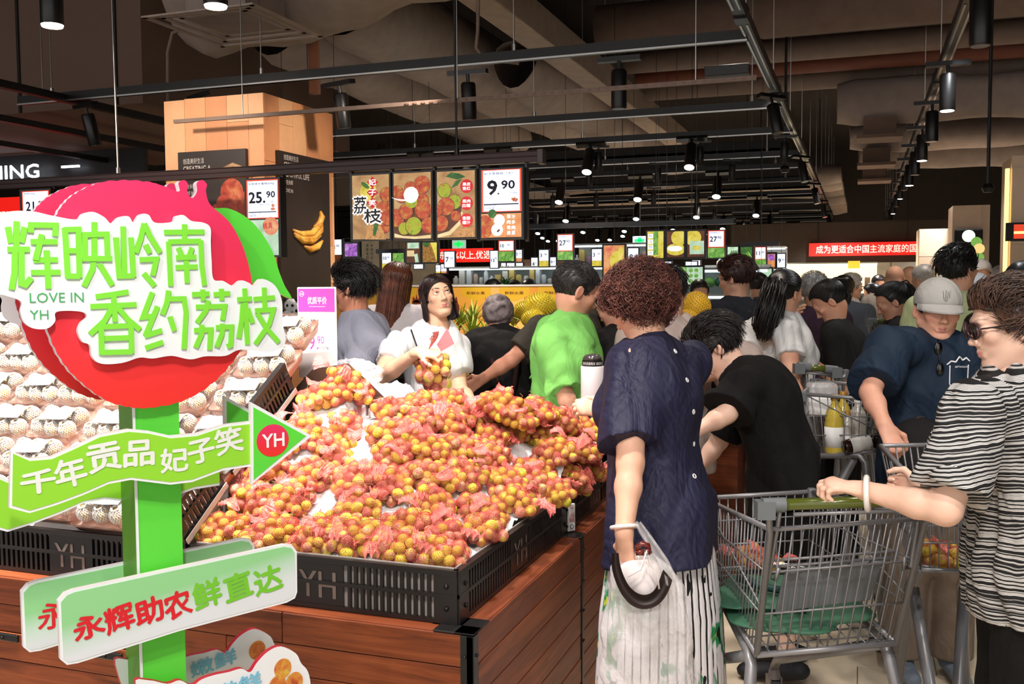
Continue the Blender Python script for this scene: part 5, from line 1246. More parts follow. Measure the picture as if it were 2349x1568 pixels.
# pineapples
PSK = NT('pineapple_skin'); _v = PSK.n('ShaderNodeTexVoronoi'); _v.inputs['Scale'].default_value = 42; PSK.l(PSK.coord(), _v.inputs['Vector']); PSK.set(color=PSK.ramp(_v.outputs['Distance'], [(.05, lin((96, 52, 24))), (.35, lin((196, 128, 62))), (.7, lin((226, 168, 96)))]), rough=.6); PSK.bump(_v.outputs['Distance'], -.8, .01); PSK = PSK.m
LEAFM = M('leaf_yellow_green', (150, 168, 66), .5, var=.45, vscale=10)
def leafblade(m, o, d, up, L, w, bend, n=7):
    d = unit(d); s = unit(np.cross(d, up)); rows = []
    for i in range(n):
        t = i / (n - 1); c = o + d * L * t + np.asarray(up) * bend * t * t; ww = w * (1 - t) ** .7 * (.75 + .25 * math.sin(min(t * 3, 1.5))); rows.append([c - s * ww, c + A(0, 0, -.12 * ww), c + s * ww])
    m.grid(np.array(rows))
def make_pineapple(seed):
    r = random.Random(seed); t = thing('pineapple', (0, 0, 0), '', 'pineapple'); prof = [(.02, 0)] + [(.062 * math.sin(math.pi * (.18 + .72 * k / 8)) ** .6, .02 + .16 * k / 8) for k in range(9)] + [(.02, .19)]
    m = MB().lathe(prof, n=20); body = m.build('fruit', PSK, t, smooth=True)
    m = MB()
    for k in range(34):
        q = k * 2.4; tilt = .25 + .9 * (1 - k / 34); d = A(math.cos(q) * tilt, math.sin(q) * tilt, 1.0); leafblade(m, A(0, 0, .185 + .03 * k / 34), d, A(math.cos(q) * .4, math.sin(q) * .4, -.6), r.uniform(.15, .22) * (.75 + .25 * k / 34), .013, .05)
    m.build('crown', LEAFM, t, smooth=True); return t
PA = [make_pineapple(k) for k in range(3)]; _pc = 0
for (row, Y, z) in ((0, 6.9, 1.06), (1, 6.6, .95), (2, 6.3, .83), (3, 6.05, .70)):
    for c in range(11):
        x = -3.28 + c * .165 + (.08 if row % 2 else 0) + _rb.uniform(-.02, .02); pp = (x, Y + _rb.uniform(-.03, .03), z)
        if _pc < 3: p = PA[_pc]; p.location = pp; p.rotation_euler = (.15, 0, _rb.uniform(0, 6))
        else: p = dup(PA[_rb.randrange(3)], pp, (_rb.uniform(.0, .3), _rb.uniform(-.1, .1), _rb.uniform(0, 6)), _rb.uniform(.95, 1.2))
        p['label'] = 'pineapple, %s from the left in row %s below the orange counter' % (nth(c), ORD[row]); p['group'] = 'pineapples below the orange counter'; _pc += 1
pst = thing('pineapple_stand', (-3.0, 6.5, 0), 'dark stepped stand under the rows of pineapples', 'display stand')
for (Y, z) in ((6.9, 1.06), (6.6, .95), (6.3, .83), (6.05, .70)): MB().bx(-3.4, -1.5, Y - .15, Y + .15, 0, z).build('step', BLACK_SOFT, pst)
for i, (px, py, d, n) in enumerate([(800, 860, 5.1, 16), (846, 830, 5.3, 14)]):
    pl2 = thing('leafy_plant', PD(px, py + 20, d), ('broad leaved green plant beside the price sign', 'pale broad leaved plant behind the price sign')[i], 'plant'); m = MB()
    for k in range(n): q = k * 2.4; leafblade(m, PD(px, py + 20, d), A(math.cos(q), math.sin(q), 1.1), A(0, 0, -1), .16, .028, .05)
    m.build('leaves', M('leaf_green', (150, 176, 70), .45, var=.3, vscale=8), pl2, smooth=True)
# durians, jackfruit-like pieces and crates
DUR = M('durian_husk', (214, 170, 40), .55, var=.2, vscale=10); DURY = M('durian_flesh', (246, 220, 60), .5, var=.08)
def durian(c, r, m, label, seed=0, sq=1.15, ns=420):
    t = thing('durian', c, label, 'durian'); b = MB().ball(c, (r, r, r * sq), 24, 16).build('husk', m, t, True); k = MB(); 
    for i in range(ns):
        z = 1 - 2 * (i + .5) / ns; q = i * 2.39996; s_ = math.sqrt(1 - z * z); d = A(s_ * math.cos(q), s_ * math.sin(q), z); o = c + d * A(r, r, r * sq) * .97; u = unit(np.cross(d, A(.3, .2, .9))); w = np.cross(d, u); e = r * .085
        k.add([o + u * e, o + w * e, o - u * e, o - w * e, o + d * r * .13], [(0, 1, 4), (1, 2, 4), (2, 3, 4), (3, 0, 4)])
    k.build('spikes', m, t); return t
durian(PD(1597, 706, 5.4), .078, DUR, 'whole durian on top of the fruit stack left of the black tee man', 1); durian(PD(1577, 742, 5.3), .065, DUR, 'smaller durian below the whole durian', 2)
for i, (px, py, d, r) in enumerate([(1238, 702, 6.0, .10), (1205, 712, 5.95, .07), (1222, 730, 5.9, .07)]): durian(PD(px, py, d), r, DURY, ('large bright yellow durian left of the green polo man', 'small bright yellow durian, left of three beside the hair net worker', 'small bright yellow durian, lowest of three behind the olive tee')[i], 5 + i, .8)
dst = thing('durian_stand', (-.7, 5.5, 0), 'dark plank stand with a slotted tray of small orange fruit behind the bent woman', 'display stand')
c0 = PD(1600, 880, 5.1); MB().bx(c0[0] - .42, c0[0] + .22, c0[1] - .08, c0[1] + .52, 0, c0[2] - .02).build('body', WOODX, dst)
slot_panel(A(c0[0] - .4, c0[1] - .06, c0[2]), A(1, 0, 0), .6, .13, A(0, -1, 0), 'tray_front', dst, False); MB().bx(c0[0] - .4, c0[0] + .2, c0[1] - .05, c0[1] + .6, c0[2] - .02, c0[2] + .02).build('tray_base', BLACK_SOFT, dst)
MB().add([(c0[0] - .38, c0[1] - .045, c0[2] + .06), (c0[0] + .18, c0[1] - .045, c0[2] + .06), (c0[0] + .18, c0[1] + .5, c0[2] + .26), (c0[0] - .38, c0[1] + .5, c0[2] + .26), (c0[0] - .38, c0[1] - .045, c0[2]), (c0[0] + .18, c0[1] - .045, c0[2]), (c0[0] + .18, c0[1] + .5, c0[2]), (c0[0] - .38, c0[1] + .5, c0[2])], [(0, 1, 2, 3), (4, 7, 6, 5), (0, 4, 5, 1), (1, 5, 6, 2), (2, 6, 7, 3), (3, 7, 4, 0)]).build('tray_wedge', BLACK_SOFT, dst)
LONG = M('longan_skin', (206, 136, 60), .6, var=.2, vscale=20); lm = MB().ball((0, 0, 0), .0135, 10, 7).build('longan', LONG, None, True); _lk = 0
for k in range(90):
    i, j = k % 10, k // 10; p = A(c0[0] - .33 + i * .055 + _rb.uniform(-.01, .01), c0[1] - .02 + j * .05, c0[2] + .085 + .0184 * j + _rb.uniform(0, .008)); o = lm if k == 0 else lm.copy()
    if k: COL.objects.link(o)
    o.location = p; o.scale = (1.5,) * 3; tag(o, 'small round orange brown fruit, %s from left in row %s of the durian tray' % (nth(i), nth(j)), 'fruit', 'small orange fruits in the tray')
# vegetable coolers, lit shelves and product rows far behind
LITW = G('shelf_light', (226, 246, 250), 1.5); LITY = G('shelf_light_warm', (255, 232, 176), 1.7); SHELF = M('shelf_pale', (206, 214, 214), .5)
cool = thing('vegetable_cooler', (.0, 9.4, 0), 'bright white vegetable cooler with green produce left of the black tee man', 'cooler')
ca, cb = PY(1500, 700, 9.4), PY(1760, 700, 9.4)
MB().bx(ca[0], cb[0], 9.75, 9.8, 0, 1.75).build('back', SHELF, cool); MB().bx(ca[0], cb[0], 9.2, 9.8, 0, .9).build('body', SHELF, cool)
for z in (1.2, 1.45, 1.7): MB().bx(ca[0], cb[0], 9.35, 9.75, z, z + .02).build('shelf', SHELF, cool); MB().bx(ca[0], cb[0], 9.36, 9.39, z - .025, z - .002).build('light_strip', LITW, cool)
VEG = [M('veg_%d' % k, c, .5, var=.3, vscale=14) for k, c in enumerate([(60, 130, 60), (120, 170, 80), (206, 222, 190), (40, 96, 70), (190, 210, 120)])]
vk = 0; vm = [MB().grid(crumple((0, 0, 0), (.06, .06, .05), 60 + k, 16, 10, .2), wrap=True).build('cabbage', VEG[k], None, True) for k in range(5)]
for z, yy in ((.93, 9.28), (1.0, 9.42), (1.08, 9.56), (1.25, 9.5), (1.5, 9.5)):
    for x in np.arange(ca[0] + .06, cb[0], .115):
        k = _rb.randrange(5); o = vm[vk] if vk < 5 else vm[k].copy()
        if vk >= 5: COL.objects.link(o)
        o.location = (x, yy, z + .03); o.rotation_euler = (0, 0, _rb.uniform(0, 6)); tag(o, 'leafy vegetable, %s from the left in row %s of the bright cooler' % (nth(int((x - ca[0]) / .115)), nth((.93, 1.0, 1.08, 1.25, 1.5).index(z))), 'vegetable', 'vegetables in the bright cooler'); vk += 1
vp = Scr(1557, 612, 1612, 652, 9.2, 'green and white vegetable poster above the cooler'); vp.rect(1557, 612, 1575, 652, PIC_GREEN); vp.rect(1575, 612, 1612, 652, PIC_GBLUE)
for k in range(6): vp.disc(1585 + 12 * (k % 2), 620 + 12 * (k // 2), 4.5, PIC_GREEN)
vp = Scr(1722, 616, 1770, 650, 9.6, 'pale sign panel right of the black tee man'); vp.rect(1722, 616, 1770, 650, PIC_GBLUE)
def shelf_unit(px0, px1, Y, z0, levels, name, label, colors, lit=LITW, dz=.28, back=SHELF, seed=1, itemw=.075):
    a, b = PY(px0, 650, Y), PY(px1, 650, Y); t = thing(name, ((a[0] + b[0]) / 2, Y, 0), label, 'shelf'); r = random.Random(seed)
    MB().bx(a[0], b[0], Y + .34, Y + .38, 0, z0 + dz * levels).build('back_panel', back, t); MB().bx(a[0], b[0], Y, Y + .36, 0, z0 - .02).build('base', SHELF, t)
    for l in range(levels + 1):
        z = z0 + l * dz; MB().bx(a[0], b[0], Y, Y + .35, z - .02, z).build('shelf_board', SHELF, t)
        if l: MB().bx(a[0], b[0], Y + .01, Y + .04, z - .04, z - .021).build('light_strip', lit, t)
        if l == levels: continue
        x = a[0] + .04; pk = -1
        while x < b[0] - .05:
            h = r.uniform(.09, .2); w = itemw * r.uniform(.7, 1.1); c = r.choice(colors); m = MB(); kk = r.random()
            if kk < .4: m.lathe([(w * .42, 0), (w * .45, .01), (w * .45, h * .65), (w * .2, h * .8), (w * .2, h)], (x, Y + .12, z), 12)
            elif kk < .7: m.box((x, Y + .12, z + h / 2), (w * .9, .08, h))
            else: m.lathe([(w * .3, 0), (w * .46, .02), (w * .46, h * .5), (w * .3, h * .62)], (x, Y + .12, z), 12)
            pk += 1; tag(m.build('product', c, None, auto=40), 'small packaged product, %s on level %s of the %s' % (nth(pk), nth(l), name.replace('_', ' ')), 'product', 'products on the ' + name.replace('_', ' ')); x += w * 1.15
    return t
PAS = [M('pack_%d' % k, c, .45, var=.05) for k, c in enumerate([(236, 228, 218), (226, 190, 170), (240, 240, 244), (214, 120, 110), (230, 200, 120), (150, 180, 200), (190, 150, 190)])]
shelf_unit(1030, 1300, 10.6, 1.38, 2, 'egg_shelf', 'lit white shelf of pale packs behind the orange counter', PAS[:3] + PAS[4:5], LITW, .2, SHELF, 3)
shelf_unit(1310, 1500, 11.0, 1.0, 4, 'dairy_shelf', 'lit shelf of coloured packs behind the durian poster', PAS, LITW, .26, SHELF, 4)
shelf_unit(1640, 1800, 13.0, 1.0, 4, 'drinks_shelf', 'lit shelf of drinks behind the ponytail woman', PAS, LITW, .26, SHELF, 5)
shelf_unit(1775, 2012, 15.5, 1.15, 2, 'deli_shelf', 'warm lit deli shelf below the long red banner', PAS[:2] + PAS[4:5], LITY, .36, G('deli_glow', (255, 236, 190), 1.0), 6, .12)
a = PY(1945, 615, 15.4); tag(MB().bx(a[0], a[0] + .17, 15.5, 15.55, a[2], a[2] + .11).build('notice_board', G('notice_yellow', (246, 190, 60), .8)), 'small yellow lit notice on top of the deli shelf', 'sign')
for k, (px0, px1, Y, z1, c) in enumerate([(1990, 2106, 16.5, 1.88, (150, 140, 130)), (1130, 1290, 14.2, 1.95, (128, 104, 88)), (830, 1000, 12.5, 2.6, (216, 206, 178))]):
    a, b = PY(px0, 600, Y), PY(px1, 600, Y); w_ = MB().bx(a[0], b[0], Y, Y + .1, 0, z1).build('wall_partition', M('partition_%d' % k, c, .7), kind='structure')
    for x in np.arange(a[0] + .35, b[0], .42): MB().bx(x - .008, x + .008, Y - .006, Y + .001, 0, z1).build('panel_seam', M('seam_grey', (96, 84, 74), .7), w_)
t_ = thing('wall_lettering', PD(850, 600, 12.3), 'two columns of vertical black lettering on the pale wall left of the long-haired woman', 'lettering')
for i, x in enumerate((843, 853)):
    for k in range(8): p = PY(x - 3, 566 + k * 9.5, 12.48); text('新鲜每日源头直采品质'[k + i], p, (1, 0, 0), (0, 0, 1), .036, .04, SINK, t_)
tag(MB().cyl((PY(900, 600, 11.5)[0], 11.5, 0), (PY(900, 600, 11.5)[0], 11.5, 3.4), .17, n=24).build('pillar', M('pillar_grey', (130, 118, 106), .5), kind='structure', smooth=True), kind='structure')
fern = thing('fern', PD(1160, 650, 9.8), 'green fern on the orange counter shelf between the screens', 'plant'); m = MB()
for k in range(16): q = k * 2.4; leafblade(m, PD(1160, 654, 9.8), A(math.cos(q), math.sin(q), .6 + .3 * (k % 3)), A(0, 0, -1), .22, .016, .08)
m.build('fronds', M('fern_green', (40, 110, 60), .5, var=.3), fern, smooth=True)
pn = thing('panda_toys', PD(685, 730, 5.6), 'black and white spotted plush pile left of the price sign', 'toy'); m = MB(); k2 = MB()
for (px, py, r) in ((668, 700, .04), (690, 712, .045), (676, 735, .05), (695, 742, .04), (660, 725, .035)):
    c = PD(px, py, 5.6); m.ball(c, r, 14, 10)
    for s_ in (1, -1): k2.ball(c + _cr * s_ * r * .8 + A(0, 0, r * .75), r * .35, 8, 6).ball(c + _cr * s_ * r * .35 - _cf * r * .85, r * .22, 8, 6)
m.build('plush', WHITE, pn, True); k2.build('black_spots', BLACK_SOFT, pn, True)

for (x, y, w, d_, z, lab) in [(PD(680, 740, 5.6)[0], PD(680, 740, 5.6)[1], .34, .3, PD(680, 748, 5.6)[2] - .02, 'low dark side table under the plush pile'), (PD(1222, 730, 5.93)[0], PD(1222, 730, 5.93)[1], .32, .3, PD(1222, 730, 5.93)[2] - .075, 'dark side table under the bright yellow durians'),
                              (PD(1588, 742, 5.35)[0], PD(1588, 742, 5.35)[1] + .03, .2, .22, PD(1577, 742, 5.3)[2] - .085, 'dark riser under the whole durian'), (PD(823, 850, 5.2)[0], PD(823, 850, 5.2)[1], .4, .4, PD(823, 858, 5.2)[2], 'dark side table under the leafy plants by the price sign')]:
    t_ = thing('side_table', (x, y, 0), lab, 'table'); MB().bx(x - w / 2, x + w / 2, y - d_ / 2, y + d_ / 2, z - .03, z).build('table_top', BLACK_SOFT, t_, bevel=.004)
    for sx in (-1, 1):
        for sy in (-1, 1): MB().bx(x + sx * (w / 2 - .03) - .015, x + sx * (w / 2 - .03) + .015, y + sy * (d_ / 2 - .03) - .015, y + sy * (d_ / 2 - .03) + .015, 0, z - .03).build('leg', BLACK_SOFT, t_)

# ================================================================ people: smooth blended volumes turned into surfaces
class SDF:
    def __init__(s, lo, hi, vox):
        s.lo, s.v = np.asarray(lo, float), vox
        n = np.ceil((np.asarray(hi) - s.lo) / vox).astype(int) + 1
        s.f = np.full(n, 1.0, np.float32); s.ax = [s.lo[i] + vox * np.arange(n[i]) for i in range(3)]
    def sl(s, lo, hi):
        a = np.clip(np.floor((np.asarray(lo) - s.lo) / s.v).astype(int), 0, s.f.shape); b = np.clip(np.ceil((np.asarray(hi) - s.lo) / s.v).astype(int) + 1, 0, s.f.shape)
        return tuple(slice(a[i], b[i]) for i in range(3))
    def pts(s, q): return (s.ax[0][q[0]][:, None, None], s.ax[1][q[1]][None, :, None], s.ax[2][q[2]][None, None, :])
    def add(s, prim, k=.02, op='u'):
        lo, hi, fn = prim; pad = k + 3 * s.v; q = s.sl(np.asarray(lo) - pad, np.asarray(hi) + pad)
        a = s.f[q]
        if not a.size: return s
        d = np.asarray(fn(*s.pts(q)), np.float32)
        if op == 'u':
            h = np.clip(.5 + .5 * (a - d) / k, 0, 1); s.f[q] = a * (1 - h) + d * h - k * h * (1 - h)
        elif op == 'd':
            h = np.clip(.5 - .5 * (a + d) / k, 0, 1); s.f[q] = a * (1 - h) - d * h + k * h * (1 - h)
        return s
    def cut(s, c, n):
        x, y, z = s.pts((slice(None),) * 3); s.f = np.maximum(s.f, ((x - c[0]) * n[0] + (y - c[1]) * n[1] + (z - c[2]) * n[2]).astype(np.float32)); return s
    def near(s, w=.03):
        i = np.argwhere(np.abs(s.f) < w); return i, s.lo + i * s.v
    def disp(s, fn, w=.03):
        i, P = s.near(w); s.f[i[:, 0], i[:, 1], i[:, 2]] += fn(P).astype(np.float32); return s
    def mesh(s):
        f = s.f; f[0] = f[-1] = np.maximum(f[0], .001); f = np.pad(f, 1, constant_values=1.0); ins = f < 0
        n = f.shape; c = np.zeros((n[0] - 1, n[1] - 1, n[2] - 1), np.uint8)
        for d in np.ndindex(2, 2, 2): c += ins[d[0]:n[0] - 1 + d[0], d[1]:n[1] - 1 + d[1], d[2]:n[2] - 1 + d[2]]
        idx = np.argwhere((c > 0) & (c < 8))
        if not len(idx): return np.zeros((0, 3)), np.zeros((0, 4), int)
        acc = np.zeros((len(idx), 3)); cnt = np.zeros(len(idx)); cs = list(np.ndindex(2, 2, 2)); val = {d: f[idx[:, 0] + d[0], idx[:, 1] + d[1], idx[:, 2] + d[2]] for d in cs}
        for a in cs:
            for ax in range(3):
                if a[ax]: continue
                b = list(a); b[ax] = 1; va, vb = val[a], val[tuple(b)]; m = (va < 0) != (vb < 0)
                t = va[m] / (va[m] - vb[m]); p = np.tile(np.array(a, float), (m.sum(), 1)); p[:, ax] += t; acc[m] += p; cnt[m] += 1
        V = s.lo + (idx - 1 + acc / cnt[:, None]) * s.v
        num = np.full(c.shape, -1, np.int64); num[idx[:, 0], idx[:, 1], idx[:, 2]] = np.arange(len(idx)); Q = []
        for ax in range(3):
            u, w = (ax + 1) % 3, (ax + 2) % 3; s0 = [slice(None)] * 3; s0[ax] = slice(0, -1); s1 = [slice(None)] * 3; s1[ax] = slice(1, None)
            A0, A1 = ins[tuple(s0)], ins[tuple(s1)]; e = np.argwhere(A0 != A1); e = e[(e[:, u] > 0) & (e[:, w] > 0) & (e[:, u] < n[u] - 1) & (e[:, w] < n[w] - 1)]
            o = np.zeros(3, int); du, dw = o.copy(), o.copy(); du[u] = 1; dw[w] = 1
            g = lambda k: num[(e - k)[:, 0], (e - k)[:, 1], (e - k)[:, 2]]
            q = np.stack((g(du + dw), g(dw), g(o), g(du)), 1); fl = A0[e[:, 0], e[:, 1], e[:, 2]]; q[~fl] = q[~fl][:, ::-1]; Q.append(q)
        Q = np.concatenate(Q); return V, Q[(Q >= 0).all(1)]

def cap(a, b, ra, rb, flat=1.0, side=None, clip=None):
    a, b = np.asarray(a, float), np.asarray(b, float); ax = b - a; L = np.linalg.norm(ax) + 1e-9; ax = ax / L; rm = max(ra, rb)
    if side is None: side = np.cross(ax, (0, 0, 1.0)) if abs(ax[2]) < .95 else np.cross(ax, (0, 1.0, 0))
    sd = np.asarray(side, float); sd = unit(sd - ax * (sd @ ax)); wd = np.cross(ax, sd)
    def fn(x, y, z):
        x, y, z = x - a[0], y - a[1], z - a[2]
        h = x * ax[0] + y * ax[1] + z * ax[2]; t = np.clip(h / L, 0, 1); e = h - t * L
        sx = x * sd[0] + y * sd[1] + z * sd[2]; w = (x * wd[0] + y * wd[1] + z * wd[2]) / flat
        d = (np.sqrt(e * e * (1 if flat > .99 else 1.0) + sx * sx + w * w) - (ra + (rb - ra) * t)) * (.5 + .5 * min(flat, 1))
        if clip is not None:
            for (c, n) in clip: d = np.maximum(d, (x + a[0] - c[0]) * n[0] + (y + a[1] - c[1]) * n[1] + (z + a[2] - c[2]) * n[2])
        return d
    return np.minimum(a, b) - rm, np.maximum(a, b) + rm, fn
def ell(c, r, R=None):
    c, r = np.asarray(c, float), np.asarray(r, float); R = np.eye(3) if R is None else np.asarray(R); m = max(r)
    def fn(x, y, z):
        x, y, z = x - c[0], y - c[1], z - c[2]; q = [(x * R[0][i] + y * R[1][i] + z * R[2][i]) for i in range(3)]
        k0 = np.sqrt(sum((q[i] / r[i]) ** 2 for i in range(3))); k1 = np.sqrt(sum((q[i] / r[i] ** 2) ** 2 for i in range(3))) + 1e-6
        return k0 * (k0 - 1) / k1
    return c - m, c + m, fn
def tubes(P, r, sides=4):
    """many thin tubes at once: P (n, k, 3), r (n, k)"""
    n, k = P.shape[:2]; T = np.gradient(P, axis=1); T /= np.linalg.norm(T, axis=2)[..., None] + 1e-9
    h = np.where(np.abs(T[:, :1, 2:3]) < .9, A(0, 0, 1), A(1, 0, 0)); u = np.cross(T, np.broadcast_to(h, T.shape)); u /= np.linalg.norm(u, axis=2)[..., None] + 1e-9; w = np.cross(T, u)
    V = np.stack([P + r[..., None] * (math.cos(q) * u + math.sin(q) * w) for q in np.arange(sides) * 2 * math.pi / sides], 2)
    base = (np.arange(n) * k * sides)[:, None, None]; i = (np.arange(k - 1) * sides)[None, :, None]; j = np.arange(sides)[None, None, :]; j2 = (j + 1) % sides
    Fq = np.stack(np.broadcast_arrays(base + i + j, base + i + j2, base + i + sides + j2, base + i + sides + j), -1).reshape(-1, 4)
    return V.reshape(-1, 3), Fq
def join(parts):
    V, Fq, n = [], [], 0
    for v, f in parts:
        if len(v): V.append(v); Fq.append(f + n); n += len(v)
    return np.concatenate(V), np.concatenate(Fq)
def folds(seed, amp=.004, f=34, vert=.4):
    g = np.random.default_rng(seed); K = g.normal(size=(5, 3)) * f; K[:, 2] *= vert; ph = g.uniform(0, 6.28, 5); k2 = g.normal(size=(3, 3)) * 5
    def fn(P):
        w = P + .035 * np.sin(P @ k2.T * 1.6); s = 0
        for i in range(5): s = s + (np.sin(w @ K[i] + ph[i]) if i % 2 else 1.1 - 2.2 * np.abs(np.sin(.5 * (w @ K[i]) + ph[i])) ** .8) * (1.0 - .12 * i)
        return amp * s * .95
    return fn

SKIN = NT('skin')
_a = SKIN.n('ShaderNodeVertexColor', layer_name='Col'); _nz = SKIN.noise(SKIN.coord(), 18, 4)
SKIN.set(color=SKIN.mix(.12, _a.outputs['Color'], SKIN.ramp(_nz, [(.3, lin((170, 96, 78))), (.7, lin((250, 214, 190)))])), rough=.48, spec=.35, sub=.12)
SKIN.b.inputs['Subsurface Radius'].default_value = (.012, .005, .003); SKIN.bump(SKIN.noise(SKIN.coord(), 160, 3), .06, .002); SKIN = SKIN.m
def hairmat(name, c0, c1, rough=.38):
    if name in _MATS: return _MATS[name]
    t = NT(name); t.set(color=t.ramp(t.noise(t.coord(), 30, 4), [(.3, lin(c0)), (.75, lin(c1))]), rough=rough, spec=.5); t.bump(t.noise(t.coord(scale=(1, 1, .25)), 200, 2), .25, .002)
    _MATS[name] = t.m; return t.m
HB = hairmat('hair_black', (14, 11, 11), (34, 27, 26)); HBR = hairmat('hair_brown', (70, 34, 20), (130, 66, 38)); HCURL = hairmat('hair_auburn', (46, 24, 21), (140, 84, 72), .34)
HGR = hairmat('hair_grey', (150, 146, 142), (206, 202, 198)); HDB = hairmat('hair_dark_brown', (34, 22, 18), (92, 62, 46))
def cloth(name, c, rough=.85, var=.08, weave=420, **kw):
    if name in _MATS: return _MATS[name]
    t = NT(name); co = t.coord(); c = lin(c); v = t.noise(co, 6, 4)
    t.set(color=t.ramp(v, [(.3, tuple(x * (1 - var) for x in c[:3]) + (1,)), (.7, tuple(min(1, x * (1 + var)) for x in c[:3]) + (1,))]), rough=rough, spec=.25, **kw)
    h = t.math('ADD', t.math('MULTIPLY', t.noise(t.coord(scale=(1, 1, .55)), 7, 3, .5, 1.6), 1.0), t.math('MULTIPLY', t.noise(co, weave, 2), .03)); t.bump(h, .55, .035)
    _MATS[name] = t.m; return t.m

# ---- head-local description (metres for a 0.225 m tall head): x right, y forward, z up
def hairline(az, kind):
    t = {'short': ([0, .55, .95, 1.2, 1.45, 1.7, 2.1, 3.15], [.062, .058, .045, -.012, -.005, .0, -.05, -.085]),
         'long': ([0, .4, .8, 1.1, 1.35, 1.6, 2.1, 3.15], [.066, .058, .03, .0, -.02, -.04, -.09, -.12]),
         'tail': ([0, .5, .95, 1.2, 1.38, 1.5, 1.7, 2.1, 3.15], [.076, .075, .068, .052, .014, .004, .0, -.05, -.085]), 'cap': ([0, 3.15], [.02, .02])}[kind]
    return np.interp(az, *t)
def build_head(H, R, s, vox, skin, opt):
    """skin surface of head and upper neck; H centre, R columns right/forward/up, s scale"""
    L = lambda p: H + R @ (np.asarray(p, float) * s)
    g = SDF(H - .17 * s - .02, H + .17 * s + .02, vox); e = lambda c, r, k=.012, op='u': g.add(ell(L(c), np.asarray(r) * s, R), k * s, op)
    c_ = lambda a, b, ra, rb, k=.01, op='u': g.add(cap(L(a), L(b), ra * s, rb * s), k * s, op)
    e((0, -.014, .034), (.076, .096, .082)); jf = .90 if opt.get('fem') else 1.0; e((0, .016, -.03), (.062 * (.5 + .5 * jf), .070, .075), .02); e((0, .052, -.096), (.026 * jf, .026, .018), .022)
    for q in (1, -1):
        c_((q * .054 * jf, -.004, -.050), (q * .021 * jf, .050, -.094), .020 * jf, .016 * jf, .02); e((q * .041, .056, -.016), (.020, .019, .018), .018)
    if vox < .009:
        fem = opt.get('fem', 0)
        c_((-.032, .0755, .026), (.032, .0755, .026), .0105, .0105, .016)
        for q in (1, -1):
            e((q * .031, .092, .006), (.018, .012, .0105), .010, 'd'); e((q * .031, .0695, .005), (.0150, .0145, .0128), .004)
            c_((q * .017, .080, .0135), (q * .046, .069, .0105), .0032, .003, .004); c_((q * .011, .089, -.033), (q * .0125, .085, -.035), .0072, .006, .006)
        c_((0, .079, .014), (0, .094, -.026), .0065, .0085, .010); e((0, .0965, -.030), (.0108, .0108, .0090), .007)
        for q in (1, -1): e((q * .0065, .095, -.0405), (.0042, .006, .0035), .003, 'd')
        c_((-.022, .0715, -.0612), (0, .0808, -.0575), .0040, .0056, .006); c_((.022, .0715, -.0612), (0, .0808, -.0575), .0040, .0056, .006)
        c_((-.017, .0735, -.0685), (.017, .0735, -.0685), .0050, .0050, .008); e((0, .0785, -.068), (.011, .0065, .0052), .006)
        c_((-.021, .080, -.0632), (.021, .080, -.0632), .0013, .0013, .002, 'd')
    for q in (1, -1):
        Re = R @ np.array(Euler((0, 0, q * .35)).to_matrix()) @ np.array(Euler((-.2, 0, 0)).to_matrix())
        g.add(ell(L((q * .079, -.012, -.008)), np.array((.008, .019, .031)) * s, Re), .006 * s)
        if vox < .009: g.add(ell(L((q * .088, -.008, -.004)), np.array((.006, .011, .019)) * s, Re), .004 * s, 'd')
    if 'neck' in opt: g.add(cap(L((0, -.024, -.05)), opt['neck'], .053 * s * opt.get('neckw', 1), .057 * s * opt.get('neckw', 1)), .03 * s)
    V, Fq = g.mesh(); P = ((V - H) @ R) / s; C = np.tile(skin, (len(V), 1))
    def paint(c, r, col, w, soft=.5):
        d = np.sqrt((((P - np.asarray(c)) / np.asarray(r)) ** 2).sum(1)); m = np.clip((1 - d) / soft, 0, 1) * w; C[:] = C * (1 - m[:, None]) + np.asarray(lin(col)[:3]) * m[:, None]
    fr = P[:, 1] > .03
    if vox < .009:
        lipc = opt.get('lip', (196, 92, 88))
        paint((0, .082, -.0585), (.026, .02, .0068), lipc, .85); paint((0, .082, -.068), (.023, .02, .0078), lipc, .8); paint((0, .082, -.0635), (.021, .02, .0016), (110, 44, 42), .8)
        for q in (1, -1):
            paint((q * .043, .06, -.025), (.026, .03, .024), (236, 130, 110), .35, .9); paint((q * .007, .094, -.041), (.0045, .008, .004), (90, 40, 34), .8)
            if opt.get('brow', 1):
                for t in np.linspace(0, 1, 6): paint((q * (.014 + .032 * t), .082 - .012 * t, .0275 + .006 * math.sin(t * 2.2)), (.006, .016, .0034), (52, 36, 32), .75 * opt.get('brow', 1), .7)
            for t in np.linspace(0, 1, 6): paint((q * (.017 + .029 * t), .086 - .010 * t, .0105 + .0035 * math.sin(t * 3.1) if opt.get('eyes') else .0005 - .002 * math.sin(t * 3.1)), (.0055, .012, .0020), (40, 26, 24), .85, .7)
            paint((q * .08, -.01, -.006), (.014, .026, .034), (226, 132, 112), .35, .8)
    return (V, Fq, C), L

